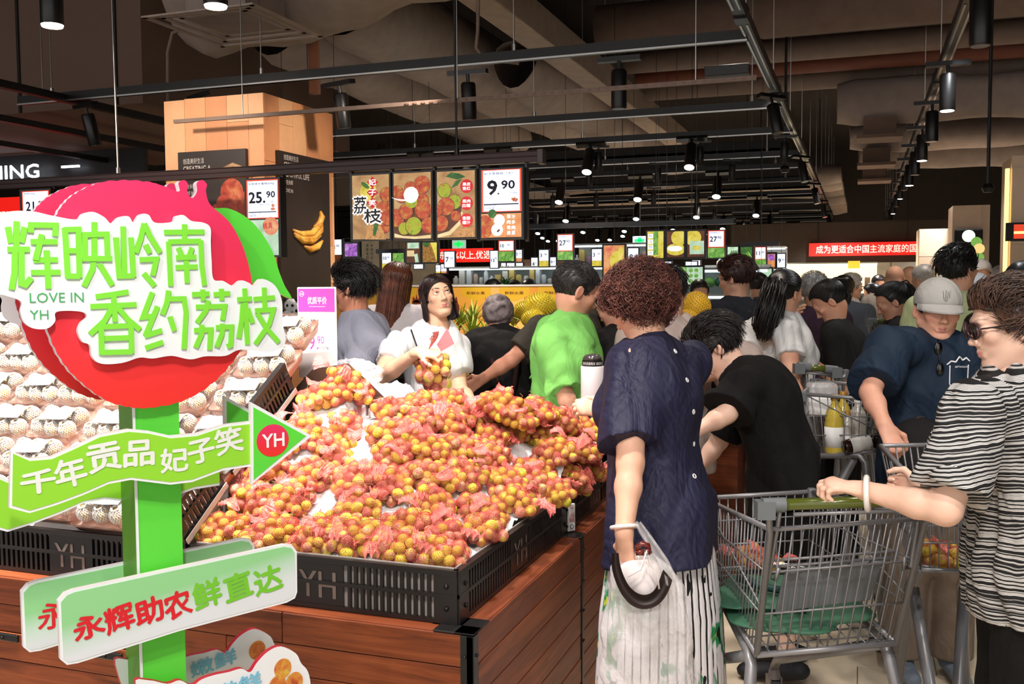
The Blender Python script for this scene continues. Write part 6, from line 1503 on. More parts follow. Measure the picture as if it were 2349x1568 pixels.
def fingers(g, W, d, n, th, s, curl, k=.006, spread=.0, thumb=(.55, .75, .2)):
    """hand volumes: W wrist, d towards the knuckles, n the way the palm faces, th towards the thumb side"""
    d = unit(d); n = unit(n - d * (n @ d)); th = unit(th - d * (th @ d) - n * (th @ n)); s = s * 1.0
    kn = W + d * .088 * s
    g.add(cap(W - d * .02 * s, W + d * .02 * s, .027 * s, .028 * s, .72, th), .012); g.add(cap(W + d * .03 * s, kn - d * .012 * s, .033 * s, .040 * s, .42, th), .014)
    base = []
    for i, (o, L_, r) in enumerate(((.031, .070, .0092), (.0105, .078, .0095), (-.0105, .072, .0090), (-.030, .057, .0080))):
        p = kn + th * o * s - d * (.004, 0, .003, .010)[i] * s - n * .001; base.append(p); a = 0; dd = unit(d + th * spread * o * 20)
        segs = (.46, .30, .24)
        for j in range(3):
            a += curl[j] if np.isscalar(curl[j]) else curl[j][i]
            dr = dd * math.cos(a) + n * math.sin(a); q = p + dr * L_ * segs[j] * s * 1.12
            g.add(cap(p, q, r * s * (1 - .06 * j), r * s * (.94 - .08 * j)), k * .55 if j else k); p = q
    p = W + d * .022 * s + th * .026 * s + n * .006 * s; q = p + unit(d * thumb[0] + th * thumb[1] + n * thumb[2]) * .042 * s
    g.add(cap(W + d * .015 * s + th * .012 * s, p, .018 * s, .016 * s), .012); g.add(cap(p, q, .0145 * s, .0115 * s), .008)
    r_ = q + unit(d * .85 + n * .45 + th * .1) * .030 * s; g.add(cap(q, r_, .0112 * s, .0100 * s), .005); g.add(cap(r_, r_ + unit(d * .7 + n * .65 - th * .1) * .024 * s, .0100 * s, .0082 * s), .005)

def ik(S, T, l1, l2, hint):
    v = T - S; D = np.linalg.norm(v); D2 = min(D, (l1 + l2) * .999); v = v / D; a = (l1 * l1 - l2 * l2 + D2 * D2) / (2 * D2); h = math.sqrt(max(l1 * l1 - a * a, 0))
    hn = np.asarray(hint, float); hn = unit(hn - v * (hn @ v)); return S + v * a + hn * h, S + v * D2
def hdir(deg): a = math.radians(deg); return _cf * math.cos(a) + _cr * math.sin(a)
def rot_about(P, o, ax, ang):
    Rm = np.array(Matrix.Rotation(ang, 3, Vector(ax))); return {k: o + Rm @ (v - o) for k, v in P.items()}

def pose(head, h=None, heading=0, bend=0, bend2=0, look=(0, 0, 0), fem=0, arms=(None, None), hints=(None, None), legs=None, twist=0):
    """joints of a standing figure whose head centre is at `head`; arms: world wrist targets (left, right)"""
    f = hdir(heading); r = unit(np.cross(f, (0, 0, 1))); up = A(0, 0, 1)
    def make(h):
        J = {'hip': A(0, 0, .525 * h), 'waist': A(0, 0, .615 * h), 'chest': A(0, 0, .735 * h), 'neck': A(0, 0, .835 * h), 'headc': A(0, 0, .93 * h)}
        sw = (.101 if fem else .113) * h
        rt = unit(np.cross(hdir(heading + twist), up))
        J['shL'] = A(0, 0, .805 * h) - rt * sw; J['shR'] = A(0, 0, .805 * h) + rt * sw
        up1 = {k: J[k] for k in ('waist', 'chest', 'neck', 'headc', 'shL', 'shR')}; J.update(rot_about(up1, J['hip'], r, -math.radians(bend)))
        if bend2: up2 = {k: J[k] for k in ('neck', 'headc', 'shL', 'shR')}; J.update(rot_about(up2, J['chest'], r, -math.radians(bend2)))
        return J
    if h is None:
        lo, hi = .9, 2.3
        for _ in range(30):
            h = (lo + hi) / 2
            if make(h)['headc'][2] < head[2]: lo = h
            else: hi = h
    J = make(h); fw_up = unit(J['headc'] - J['neck'])
    # the head sits a little forward of the neck; its own look direction
    yaw, pit, roll = look; fd = hdir(heading + yaw); fd = unit(fd * math.cos(math.radians(pit)) + up * math.sin(math.radians(pit)))
    R = frame(fd); Rr = np.array(Matrix.Rotation(math.radians(roll), 3, Vector(R[:, 1]))); R = Rr @ R
    off = np.asarray(head) - J['headc']; off[2] = 0
    for k in J: J[k] = J[k] + off
    J['headc'] = np.asarray(head, float); J['R'] = R; J['h'] = h; J['f'] = f; J['r'] = r
    for q, key in ((-1, 'L'), (1, 'R')):
        hp = J['hip'] + r * q * .052 * h; st = (legs or {}).get(key, 0.0)
        J['hip' + key] = hp; J['kn' + key] = hp * A(1, 1, 0) + A(0, 0, .285 * h) + f * (st * .5 + .015) + r * q * .005; J['an' + key] = hp * A(1, 1, 0) + A(0, 0, .045 * h) + f * st + r * q * .012
        t = arms[0 if q < 0 else 1]; S_ = J['sh' + key]; l1, l2 = .172 * h, .145 * h
        if t is None: t = S_ + A(0, 0, -1) * (l1 + l2) * .97 + f * .05 + r * q * .06
        hint = hints[0 if q < 0 else 1]; hint = (-f * 1.0 + r * q * .5 - up * .3) if hint is None else hint
        J['el' + key], J['wr' + key] = ik(S_, np.asarray(t, float), l1, l2, hint)
    return J

def skinmesh(J, fem, vox, bare_legs=True):
    h = J['h']; r = J['r']; P = np.array([v for k, v in J.items() if k not in ('R', 'h', 'f', 'r')]); g = SDF(P.min(0) - .16 * A(1, 1, .5), P.max(0) + .16, vox)
    b = .148 if fem else .158
    g.add(cap(J['hip'], J['waist'], b * h * .64, b * h * .54, .72, r), .04).add(cap(J['waist'], J['chest'], b * h * .53, b * h * .66, .70, r), .04).add(cap(J['shL'], J['shR'], .034 * h, .034 * h), .05)
    g.add(cap(J['chest'], J['neck'], .055 * h, .038 * h), .05).add(cap(J['neck'] - (J['headc'] - J['neck']) * .1, J['neck'] + (J['headc'] - J['neck']) * .55, .033 * h, .030 * h), .03)
    for q in 'LR':
        fat = 1.08 if fem else 1.0
        g.add(cap(J['sh' + q], J['el' + q], .030 * h * fat, .0235 * h * fat), .03).add(cap(J['el' + q], J['el' + q] * .65 + J['wr' + q] * .35, .0225 * h, .0235 * h), .02).add(cap(J['el' + q] * .65 + J['wr' + q] * .35, J['wr' + q], .0232 * h, .0160 * h), .02)
        g.add(cap(J['hip' + q], J['kn' + q], .052 * h, .034 * h), .03).add(cap(J['kn' + q], J['an' + q], .034 * h, .021 * h), .03).add(cap(J['an' + q] - A(0, 0, .015), J['an' + q] + J['f'] * .13 - A(0, 0, .045), .030, .022, .7, r), .02)
    return g.mesh()

PEOPLE = {}
def person(label, J, skin=(226, 176, 148), fem=0, q=2, hair=None, top=None, bottom=None, shoes=(40, 40, 44), hands=None, face=None, group=None, headscale=1.0, seed=1, collar=None, hs_z=0):
    """q: 3 near, 2 middle, 1 far"""
    h = J['h']; base = J['hip'] * A(1, 1, 0); t = thing('person', base, label, 'person', group)
    sk = np.array(lin(skin)[:3]); vx = {3: .009, 2: .012, 1: .02}[q]; R = J['R']; s = headscale * (h * .135 / .225) ** .5
    parts = [skinmesh(J, fem, vx)]; cols = [np.tile(sk, (len(parts[0][0]), 1))]
    opt = dict(face or {}); opt['fem'] = fem; opt['neck'] = J['neck'] * .9 + J['headc'] * .1; opt['neckw'] = opt.get('nw', .93 if fem else 1.06)
    (V, Fq, C), L = build_head(J['headc'], R, s, opt.get('vox', {3: .0042, 2: .0055, 1: .011}[q]), sk, opt); parts.append((V, Fq)); cols.append(C)
    for key in 'LR':
        W = J['wr' + key]; d = unit(J['wr' + key] - J['el' + key]); o = (hands or {}).get(key, {}); sgn = -1 if key == 'L' else 1
        d = unit(o.get('d', d)); n = np.asarray(o.get('n', -J['r'] * sgn), float); th = np.asarray(o.get('th', J['f']), float); sz = h / 1.68 * (.92 if fem else 1.0) * o.get('s', 1)
        if q >= 2 and o.get('show', 1):
            g = SDF(W - .16, W + .18, .0032 if q == 3 else .0042); fingers(g, W + d * .01, d, n, th, sz, o.get('curl', (.35, .45, .3)), thumb=o.get('thumb', (.55, .75, .2)), spread=o.get('spread', 0))
            e = unit(J['wr' + key] - J['el' + key]); g.add(cap(W - e * .075, W, .0172 * h, .0164 * h), .015); V, Fq = g.mesh()
        else:
            g = SDF(W - .14, W + .16, .012); g.add(cap(W, W + d * .12, .03, .025, .6), .01); V, Fq = g.mesh()
        C = np.tile(sk, (len(V), 1)); dd = np.linalg.norm(V - (W + d * .10), axis=1); C[dd < .03] = C[dd < .03] * .9 + np.array(lin((220, 120, 100))[:3]) * .1
        parts.append((V, Fq)); cols.append(C)
    V, Fq = join(parts); body = mesh_obj('body', V, Fq, SKIN, t, True, col=np.concatenate(cols))
    PEOPLE[t.name] = (J, L, s)
    if top: garment_top(t, J, fem, q, seed, **top)
    if bottom: garment_bottom(t, J, fem, q, seed, **bottom)
    if hair: make_hair(t, J, L, s, q, seed, **hair)
    for key in 'LR':
        if shoes is None: break
        a = J['an' + key]; g = SDF(a - .2, a + .25, .01); tip = a + J['f'] * .155; zf = .03
        g.add(cap(A(a[0], a[1], .055) - J['f'] * .05, A(tip[0], tip[1], .035), .042, .036, .8, J['r']), .01); g.add(cap(A(a[0], a[1], .06), A(a[0], a[1], .09), .042, .04), .02); g.cut(A(0, 0, .0), A(0, 0, -1)); V, Fq = g.mesh()
        mesh_obj('shoe', V, Fq, cloth('shoe_%d_%d_%d' % shoes, shoes, .6), t, True)
    return t, J, L, s

def garment_top(t, J, fem, q, seed, mat=None, sleeve=.6, hem=.50, loose=.0, flare=0.0, neck=.046, amp=.004, name='shirt', collar=None, neck_drop=.0, sleeve_r=0, cuff=None, puff=0, back_neck=0, length_cut=True, trim=None):
    h, r = J['h'], J['r']; hemz = hem * h; vx = {3: .0065, 2: .009, 1: .016}[q]
    P = np.array([J[k] for k in ('hip', 'waist', 'chest', 'neck', 'shL', 'shR', 'elL', 'elR')]); g = SDF(P.min(0) - .22, P.max(0) + .12, vx); o = .010 + loose; b = .148 if fem else .158
    dn = unit(J['hip'] - J['waist']); ang = max(0.0, dn @ A(0, 0, -1)); bot = J['hip'] + dn * max(0.02, (J['hip'][2] - hemz)) * 1.0
    g.add(cap(J['waist'], J['hip'], b * h * .54 + o, b * h * .65 + o + flare * .4, .76, r), .05).add(cap(J['hip'], bot, b * h * .65 + o + flare * .4, b * h * .66 + o + flare, .78, r), .04)
    g.add(cap(J['waist'], J['chest'], b * h * .55 + o, b * h * .665 + o, .73, r), .05).add(cap(J['shL'], J['shR'], .036 * h + .007, .036 * h + .007), .05).add(cap(J['chest'], J['neck'] - (J['neck'] - J['chest']) * .12, .075 * h, .045 * h), .05)
    for s_ in 'LR': g.add(cap(J['neck'] + (J['headc'] - J['neck']) * .02, J['neck'] * .35 + J['sh' + s_] * .65, .032 * h, .034 * h), .045)
    if fem:
        for s_ in (1, -1): g.add(ell(J['chest'] + r * s_ * .05 * h + J['f'] * .052 * h - (J['neck'] - J['chest']) * .12, A(.05, .045, .05) * h * .9), .035)
    for key in 'LR':
        S_, E_ = J['sh' + key], J['el' + key]; W_ = J['wr' + key]; v = E_ - S_
        if sleeve <= 1: c = S_ + v * sleeve; n = unit(v); r0, r1 = .034 * h + o * .7, (.031 * h if not sleeve_r else sleeve_r) + o; g.add(cap(S_, c + n * .03, r0 + puff * .4, r1 + puff, clip=[(c, n)]), .025)
        else: g.add(cap(S_, E_, .034 * h + o * .7, .029 * h + o), .03); c = E_ + (W_ - E_) * (sleeve - 1); n = unit(W_ - E_); g.add(cap(E_, c + n * .03, .028 * h + o, .022 * h + o, clip=[(c, n)]), .02)
        J['cuff' + key] = (c, n, r1 if sleeve <= 1 else .022 * h + o)
    if amp: g.disp(folds(seed * 7 + 1, amp), .03)
    nk = J['neck']; nd = unit(J['headc'] - J['neck'])
    g.add(cap(nk - nd * (.012 + neck_drop) + J['f'] * neck_drop * .6, nk + nd * .12, neck * h / 1.62 * .98, neck * h / 1.62 * 1.1), .008, 'd')
    g.cut(bot, dn)
    V, Fq = g.mesh(); o_ = mesh_obj(name, V, Fq, mat, t, True)
    if collar:
        cm, cw = collar; ring = []
        for k in np.linspace(0, 2 * math.pi, 33)[:-1]:
            a_ = unit(np.cross(nd, r)); p = nk + nd * (.010 - .010 * math.cos(k)) + (r * math.sin(k) * 1.0 - a_ * math.cos(k) * -1.0 * .98) * neck * h / 1.62 * 1.06; ring.append(p)
        ring = np.array(ring); lo_ = ring + unit(nd) * cw * .55; out = np.stack([ring - nd * .014 + (ring - nk) * .10, ring + (ring - nk) * .02 + nd * cw * .2, lo_ - (lo_ - nk) * .06, lo_ - (lo_ - nk) * .10 - nd * .006], 1)
        MB().grid(np.swapaxes(out, 0, 1), wrap=True).build('collar', cm, t, True)
        if trim: MB().tube(lo_ - (lo_ - nk) * .055 + nd * .0005, .0022, 5, closed=True).build('collar_trim', trim, t, True)
    if trim:
        for key in 'LR':
            c, n, rr = J['cuff' + key]; u = unit(np.cross(n, A(.3, .2, .9))); w = np.cross(n, u)
            MB().tube([c - n * .004 + (u * math.cos(k) + w * math.sin(k)) * (rr + .002) for k in np.linspace(0, 6.28, 25)[:-1]], .003, 5, closed=True).build('cuff_trim', trim, t, True)
    return o_
def garment_bottom(t, J, fem, q, seed, mat=None, kind='trousers', hem=.05, loose=.012, name=None, amp=.004, waist=None, width=.0, pleats=0, pleat_amp=.006):
    h, r = J['h'], J['r']; b = .148 if fem else .158; vx = {3: .008, 2: .011, 1: .02}[q]
    if kind == 'trousers':
        P = np.array([J[k] for k in ('hip', 'anL', 'anR', 'knL', 'knR', 'waist')]); g = SDF(A(P[:, 0].min() - .2, P[:, 1].min() - .2, hem * h), A(P[:, 0].max() + .2, P[:, 1].max() + .2, P[:, 2].max() + .03), vx)
        g.add(cap(J['hip'] + (J['waist'] - J['hip']) * .5, J['hip'] - A(0, 0, .03), b * h * .57, b * h * .66 + loose, .76, r), .04)
        for k in 'LR': g.add(cap(J['hip' + k], J['kn' + k], .056 * h + loose, .042 * h + loose), .03).add(cap(J['kn' + k], J['an' + k] - A(0, 0, .05), .042 * h + loose, .036 * h + loose), .03)
        if amp: g.disp(folds(seed * 5 + 2, amp, 20), .03)
        g.cut(A(0, 0, hem * h), A(0, 0, -1)); V, Fq = g.mesh(); return mesh_obj(name or 'trousers', V, Fq, mat, t, True)
    top = J['hip'] + A(0, 0, (-.045 if pleats > 20 else .0) * h); n = 120; rows = []
    for k in range(22):
        u = k / 21; z = top[2] + (hem * h - top[2]) * u; c = top * (1 - u) + (top + (J['anL'] + J['anR']) / 2 - J['hip']) * u if False else A(top[0], top[1], 0)
        rx = (b * h * .66 + .02) * (1 + .12 * min(u * 3, 1)) + width * u; ry = rx * .78; row = []
        for j in range(n):
            q_ = 2 * math.pi * j / n; w = 1 + pleat_amp / rx * (.25 + u) * math.sin(q_ * pleats + .6 * math.sin(3 * u + q_ * 2)) if pleats else 1
            row.append(A(c[0], c[1], z) + (r * math.cos(q_) * rx + J['f'] * math.sin(q_) * ry) * w)
        rows.append(row)
    return MB().grid(np.array(rows), wrap=True).build(name or 'skirt', mat, t, True)

def make_hair(t, J, L, s, q, seed, kind='short', mat=None, n=None, length=.035, inflate=.008, tail=None, spread=.6, part=.0, drop=.12):
    H, R = J['headc'], J['R']; g_ = np.random.default_rng(seed + 50); vox = {3: .0048, 2: .006, 1: .012}[q]; rad = A(.076, .096, .082) + inflate; cen = A(0, -.014, .034)
    hl = 'tail' if kind == 'tail' else 'short' if kind in ('short', 'buzz') else 'long'
    g = SDF(H - (.2 + drop) * s, H + .2 * s, vox); x, y, z = g.pts((slice(None),) * 3)
    X = [(x - H[0]) * R[0][i] + (y - H[1]) * R[1][i] + (z - H[2]) * R[2][i] for i in range(3)]; X = [v / s for v in X]
    k0 = np.sqrt(sum(((X[i] - cen[i]) / rad[i]) ** 2 for i in range(3))); d = (k0 - 1) * rad.mean()
    if kind in ('bob', 'long', 'mid'):                       # curtain falling behind the ears
        w = {'bob': 1.04, 'long': .93, 'mid': 1.0}[kind]; fly = .10 * np.clip((-.05 - X[2]) / .08, 0, 1) if kind == 'bob' else 0
        cyl = (np.sqrt((X[0] / (rad[0] * (w + fly))) ** 2 + ((X[1] + .012) / (rad[1] * .98)) ** 2) - 1) * .085; cyl = np.maximum(cyl, np.maximum(X[2] - .04, -drop - X[2])); cyl = np.maximum(cyl, X[1] - (-.018 if kind != 'long' else -.03))
        cut = lambda: None
        az = np.arctan2(np.abs(X[0]), X[1] + 1e-9); d = np.maximum(d, hairline(az, 'long') - X[2]); d = np.minimum(d, cyl)
    else:
        az = np.arctan2(np.abs(X[0]), X[1] + 1e-9); d = np.maximum(d, hairline(az, hl) - X[2])
    if kind == 'curly': d = d - 0
    g.f = (d * s).astype(np.float32)
    amp = {'curly': .005, 'buzz': .0006, 'short': .0012}.get(kind, .0009)
    g.disp(folds(seed + 3, amp, 95 if kind in ('curly', 'short') else 60, 1.0 if kind in ('curly', 'short', 'buzz') else .12), .02)
    parts = [g.mesh()]
    n = n if n is not None else {3: 1300, 2: 520, 1: 0}[q]
    if n:
        u = g_.normal(size=(n * 3, 3)); u /= np.linalg.norm(u, axis=1)[:, None]; p = cen + u * rad; az = np.arctan2(np.abs(p[:, 0]), p[:, 1]); ok = p[:, 2] > hairline(az, hl) + .004; u, p = u[ok][:n], p[ok][:n]; n = len(u)
        nrm = u / rad; nrm /= np.linalg.norm(nrm, axis=1)[:, None]; K = 9; T = np.linspace(0, 1, K)[None, :, None]
        if kind in ('short', 'buzz'):
            flow = np.cross(nrm, A(1, 0, 0)) * -1; flow = flow / (np.linalg.norm(flow, axis=1)[:, None] + 1e-6); sw = np.cross(nrm, flow)
            flow = flow + sw * g_.normal(0, spread, (n, 1)) * .6; lift = np.where(p[:, 2:3] > .05, .75, .18) * (1 if kind == 'short' else .4); ln = length * (.5 + .8 * np.clip((p[:, 2:3] + .05) / .12, 0, 1)) * g_.uniform(.7, 1.2, (n, 1))
            Q = p[:, None] + (flow[:, None] * T + nrm[:, None] * lift[:, None] * (T - .75 * T ** 2) - A(0, 0, .25) * T ** 2) * ln[:, None]
            rr = .0028 * (1 - .8 * T[..., 0]) * np.ones((n, 1))
        elif kind == 'curly':
            a = np.cross(nrm, g_.normal(size=(n, 3))); a /= np.linalg.norm(a, axis=1)[:, None]; b_ = np.cross(nrm, a); K = 12; T = np.linspace(0, 1, K)[None, :, None]; rc = g_.uniform(.006, .014, (n, 1, 1)); th = T * g_.uniform(3, 8, (n, 1, 1)) + g_.uniform(0, 6.28, (n, 1, 1))
            dr = g_.uniform(.012, .034, (n, 1, 1)); sl = A(0, -.2, -1.0) * g_.uniform(0, .02, (n, 1, 1))
            Q = p[:, None] + nrm[:, None] * (.004 + rc * (1 + np.sin(th)) * .9) + a[:, None] * (np.cos(th) * rc) + b_[:, None] * (dr * (T - .5)) + sl * T
            rr = .0013 * (1 - .55 * np.abs(T[..., 0] * 2 - 1)) * np.ones((n, 1))
        elif kind in ('bob', 'long', 'mid'):
            side = np.sign(p[:, 0] - part) ; azm = np.arctan2(p[:, 0], p[:, 1] + .014); azm = np.where(np.abs(azm) < 1.45, np.sign(azm + 1e-6) * (1.45 + .25 * g_.uniform(-1, 1, n)), azm) if True else azm
            el0 = np.arcsin(np.clip(u[:, 2], -1, 1)); K = 14; T = np.linspace(0, 1, K)[None, :]
            el = el0[:, None] + (-.15 - el0[:, None]) * np.clip(T / .55, 0, 1); az0 = np.arctan2(u[:, 0], u[:, 1]); azz = az0[:, None] + (azm - az0)[:, None] * np.clip(T / .5, 0, 1)
            ud = np.stack((np.cos(el) * np.sin(azz), np.cos(el) * np.cos(azz), np.sin(el)), -1); Q = cen + ud * (rad * g_.uniform(1.0, 1.05, (n, 1, 1)))
            fall = np.clip((T - .5) / .5, 0, 1); ln = (drop + .01 - .02) * g_.uniform(.85, 1.08, (n, 1)) ; Q[..., 2] = Q[..., 2] - fall * np.clip(ln + Q[:, -1:, 2], 0, 1) if True else 0
            if kind == 'bob': Q[..., :2] *= (1 + .16 * np.clip(fall - .55, 0, 1)[..., None] ** 1.0)
            rr = .0030 * (1 - .75 * T ** 3) * np.ones((n, 1))
        elif kind == 'tail':
            tie = np.asarray(tail['tie']); td = unit((tie - cen) / rad); K = 10; T = np.linspace(0, 1, K)[None, :, None]; w = (1 - T) * u[:, None] + T * td; w /= np.linalg.norm(w, axis=2)[..., None]
            Q = cen + w * rad * g_.uniform(1.0, 1.035, (n, 1, 1)); rr = .0026 * np.ones((n, K))
        Q = np.asarray(Q); Qw = H + (Q.reshape(-1, 3) * s) @ R.T; parts.append(tubes(Qw.reshape(Q.shape), np.asarray(rr) * s, 3))
    if tail:
        tw = L(tail['tie']); pth = np.array([tw] + [np.asarray(p_) for p_ in tail['path']]); m = tail.get('n', 160); K = 12; tt = np.linspace(0, 1, K); ip = np.stack([np.interp(tt, np.linspace(0, 1, len(pth)), pth[:, i]) for i in range(3)], 1)
        for _ in range(2): ip[1:-1] = .5 * ip[1:-1] + .25 * (ip[:-2] + ip[2:])
        wid = tail.get('w', .03) * np.interp(tt, [0, .15, .5, .85, 1], tail.get('prof', [.45, .9, 1.0, .8, .25])); off = g_.normal(size=(m, 1, 3)) * .5
        Q = ip[None] + off * wid[None, :, None] + .004 * np.sin(tt * 9 + g_.uniform(0, 6, (m, 1)))[..., None] * A(1, .6, 0)
        parts.append(tubes(Q, .0042 * np.interp(tt, [0, .8, 1], [1, 1, .2])[None] * np.ones((m, 1)), 4))
        gg = SDF(ip.min(0) - .06, ip.max(0) + .06, .009)
        for i in range(K - 1): gg.add(cap(ip[i], ip[i + 1], wid[i] * .75, wid[i + 1] * .75), .015)
        parts.append(gg.mesh())
    V, Fq = join(parts); o = mesh_obj('hair', V, Fq, mat, t, True)
    if tail and tail.get('band'): MB().tube([L(tail['tie']) + (R @ (A(math.cos(k), 0, math.sin(k)) * .02)) for k in np.linspace(0, 6.28, 17)[:-1]], .006, 6, closed=True).build('hair_tie', tail['band'], t, True)
    return o

# ---------------------------------------------------------------- the shoppers
FAIR, TAN, MID, PINKY = (238, 190, 160), (206, 150, 122), (222, 172, 144), (240, 196, 172)
HOLD = (.95, 1.25, .8); FIST = (1.25, 1.45, .9); RELAX = (.3, .4, .25)
WHITE_TEE, WHITE_TEE2 = cloth('tee_white', (238, 236, 236)), cloth('tee_offwhite', (214, 212, 210))
C_NAVY = NT('blouse_navy')
_w = C_NAVY.n('ShaderNodeTexWave', wave_type='BANDS', bands_direction='DIAGONAL'); _w.inputs['Scale'].default_value = 16; _w.inputs['Distortion'].default_value = 3; C_NAVY.l(C_NAVY.coord(), _w.inputs['Vector'])
C_NAVY.set(color=C_NAVY.ramp(_w.outputs['Fac'], [(.6, lin((32, 32, 56))), (.9, lin((38, 37, 63)))]), rough=.62, spec=.3); C_NAVY.bump(C_NAVY.noise(C_NAVY.coord(scale=(1, 1, .45)), 9, 3, .5, 1.8), .6, .04); C_NAVY = C_NAVY.m
BLK_TEE, BLK_DRESS = cloth('tee_black', (24, 22, 22)), cloth('dress_black', (15, 13, 13), .9)
GREEN_POLO, GREY_TEE, GREY_TROUSER = cloth('polo_green', (106, 166, 80), .75), cloth('tee_grey', (150, 150, 164)), cloth('trouser_grey', (120, 110, 120))
BLK_TROUSER, NAVY_POLO = cloth('trouser_black', (18, 16, 16)), cloth('polo_navy', (22, 38, 56), .7)
OLIVE, BEIGE, PURPLE, LGREEN = cloth('tee_olive', (62, 56, 48)), cloth('coat_beige', (168, 150, 142)), cloth('blouse_purple', (64, 42, 58), var=.35), cloth('tee_lightgreen', (186, 196, 148))
TRIM_GREEN = M('trim_green', (30, 130, 76), .6, var=0)

# woman in the white tee holding up a net bag
d = 4.75; Hc = PD(1004, 681, 4.9)
J = pose(Hc, None, 140, 4, 2, (18, 14, 8), 1, arms=(PD(1095, 940, 4.7), PD(958, 803, 4.5)), hints=(None, PD(862, 880, 4.6) - PD(905, 800, 4.85)))
J['elR'] = PD(872, 868, 4.55); J['shR'] = PD(912, 792, 4.80); J['wrR'] = PD(958, 808, 4.40); J['shL'] = PD(1046, 800, 4.98); J['elL'] = PD(1052, 890, 4.9)
cr_, up_ = _cr, A(0, 0, 1)
w1, J1, L1, s1 = person('woman in a white tee with a dark bob looking up and holding a net bag', J, (246, 192, 158), 1, 3, dict(kind='bob', mat=hairmat('hair_softblack', (22, 14, 14), (62, 36, 34)), drop=.125, part=-.02),
    dict(mat=WHITE_TEE, sleeve=.55, hem=.47, loose=.004, neck=.064, neck_drop=.03), dict(mat=BLK_TROUSER), hands={'R': dict(d=_cr * .9 + up_ * -.05 - _cf * .3, n=_cf * .5 - up_ * .85, th=-_cf * .9 + up_ * .5, curl=(.75, 1.1, .7)), 'L': dict(show=1)},
    face=dict(eyes=1, lip=(210, 96, 98), vox=.0031), seed=3, headscale=.97)
def eyes(t, J, L, s, look, lid=0):
    R = J['R']; e = bpy.data.objects
    EW = M('eye_white', (236, 228, 222), .15, var=0); IR = M('eye_iris', (44, 26, 20), .1, var=0)
    for q in (1, -1):
        c = L((q * .031, .0708, .0045)); m = MB().ball(c, A(.0142, .0142, .0088) * s * .98, 16, 12, R).build('eye', EW, t, True)
        g = unit(R @ (A(*look)) ); MB().ball(c + g * .0105 * s, A(.0050, .0048, .0050) * s, 12, 8, R).build('iris', IR, m, True)
eyes(w1, J1, L1, s1, (-.12, .95, .28))
DARKLINE = M('lash_dark', (34, 22, 20), .6, var=0)
for q in (1, -1):
    MB().tube([L1((q * x, y, z)) for x, y, z in ((.0165, .0805, .0065), (.022, .0838, .0112), (.030, .0838, .0128), (.038, .0790, .0112), (.0465, .0700, .0062))], [.0006, .0013, .0015, .0014, .0007], 6).build('eyelash', DARKLINE, w1, True)
    MB().tube([L1((q * x, y, z)) for x, y, z in ((.013, .0865, .0265), (.024, .0880, .0300), (.036, .0830, .0310), (.047, .0725, .0270))], [.0016, .0024, .0020, .0008], 6).build('eyebrow', M('brow_dark', (70, 48, 42), .8, var=0), w1, True)
MB().tube([J1['shR'] + A(0, 0, .0) * 0 + PD(0, 0, 0) * 0, J1['shR']], .001, 4) if False else None
MB().tube([PD(943, 756, 4.78), PD(955, 790, 4.72), PD(966, 830, 4.7), PD(975, 890, 4.7)], .004, 6).build('bag_strap', BLACK_SOFT, w1, True)
hung_bag(PD(998, 853, 4.42), None, 'red net bag of lychees held up by the woman in the white tee')
_tg = [PD(x, y, 4.40) for x, y in ((1002, 790), (1026, 752), (1042, 788), (1012, 806))]
tagm = M('bag_tag_pink', (226, 120, 124), .5)
bt = MB().prism([((p - _tg[0]) @ _cr, (p - _tg[0])[2]) for p in _tg], _tg[0], _cr, A(0, 0, 1), .002); b_o = [o for o in bpy.data.objects if o.name.startswith('net_bag') and o.get('label', '').startswith('red net bag of lychees held')][0]
q = bt.build('paper_tag', tagm); q.parent = b_o; q.matrix_parent_inverse = Matrix.LocRotScale(b_o.location, b_o.rotation_euler, b_o.scale).inverted()

# curly-haired woman from behind
Hc = PD(1466, 702, 3.1)
J = pose(Hc, None, -38, 5, 8, (-12, -26, 0), 1, arms=(PD(1434, 1218, 2.93), PD(1392, 945, 3.45)), hints=(-hdir(-38) * .4 - _cr * .2 - _cf * .8, A(0, 0, -1) - _cr * .3))
J['shL'] = PD(1446, 838, 3.02); J['elL'] = PD(1446, 1062, 2.87); J['wrL'] = PD(1432, 1222, 2.78)
w2, J2, L2, s2 = person('woman with curly auburn hair in a navy blouse seen from behind at the tray', J, MID, 1, 3, dict(kind='curly', mat=HCURL, n=5200, inflate=.019), dict(mat=C_NAVY, sleeve=.80, hem=.435, loose=.004, flare=.05, neck=.050, amp=.008, sleeve_r=.056, puff=.016, name='blouse'), None,
    hands={'L': dict(d=A(0, 0, -1) + _cr * .08, n=_cr * .7 + _cf * .5, th=_cf * .2 - _cr * .3 + hdir(-38), curl=HOLD), 'R': dict(d=-_cr * .95 + A(0, 0, .25), n=A(0, 0, -1) * .6 + _cf * .7, th=A(0, 0, .9) - _cr * .2, curl=(.7, .9, .6))}, shoes=(60, 50, 46), seed=5, headscale=1.0)
pl_ = NT('skirt_print')
_t = pl_.coord('Generated'); _sx = pl_.n('ShaderNodeSeparateXYZ'); pl_.l(_t, _sx.inputs[0])
_o = pl_.n('ShaderNodeTexCoord'); _mo = pl_.n('ShaderNodeMapping'); _mo.inputs['Scale'].default_value = (9, 9, 4.5); pl_.l(_o.outputs['Object'], _mo.inputs[0])
_n1 = pl_.noise(_mo.outputs[0], 1.3, 3, .5, .8); _n2 = pl_.noise(_mo.outputs[0], 2.6, 2, .5, .3)
_wv = pl_.n('ShaderNodeUVMap', uv_map='ring'); _su = pl_.n('ShaderNodeSeparateXYZ'); pl_.l(_wv.outputs[0], _su.inputs[0])
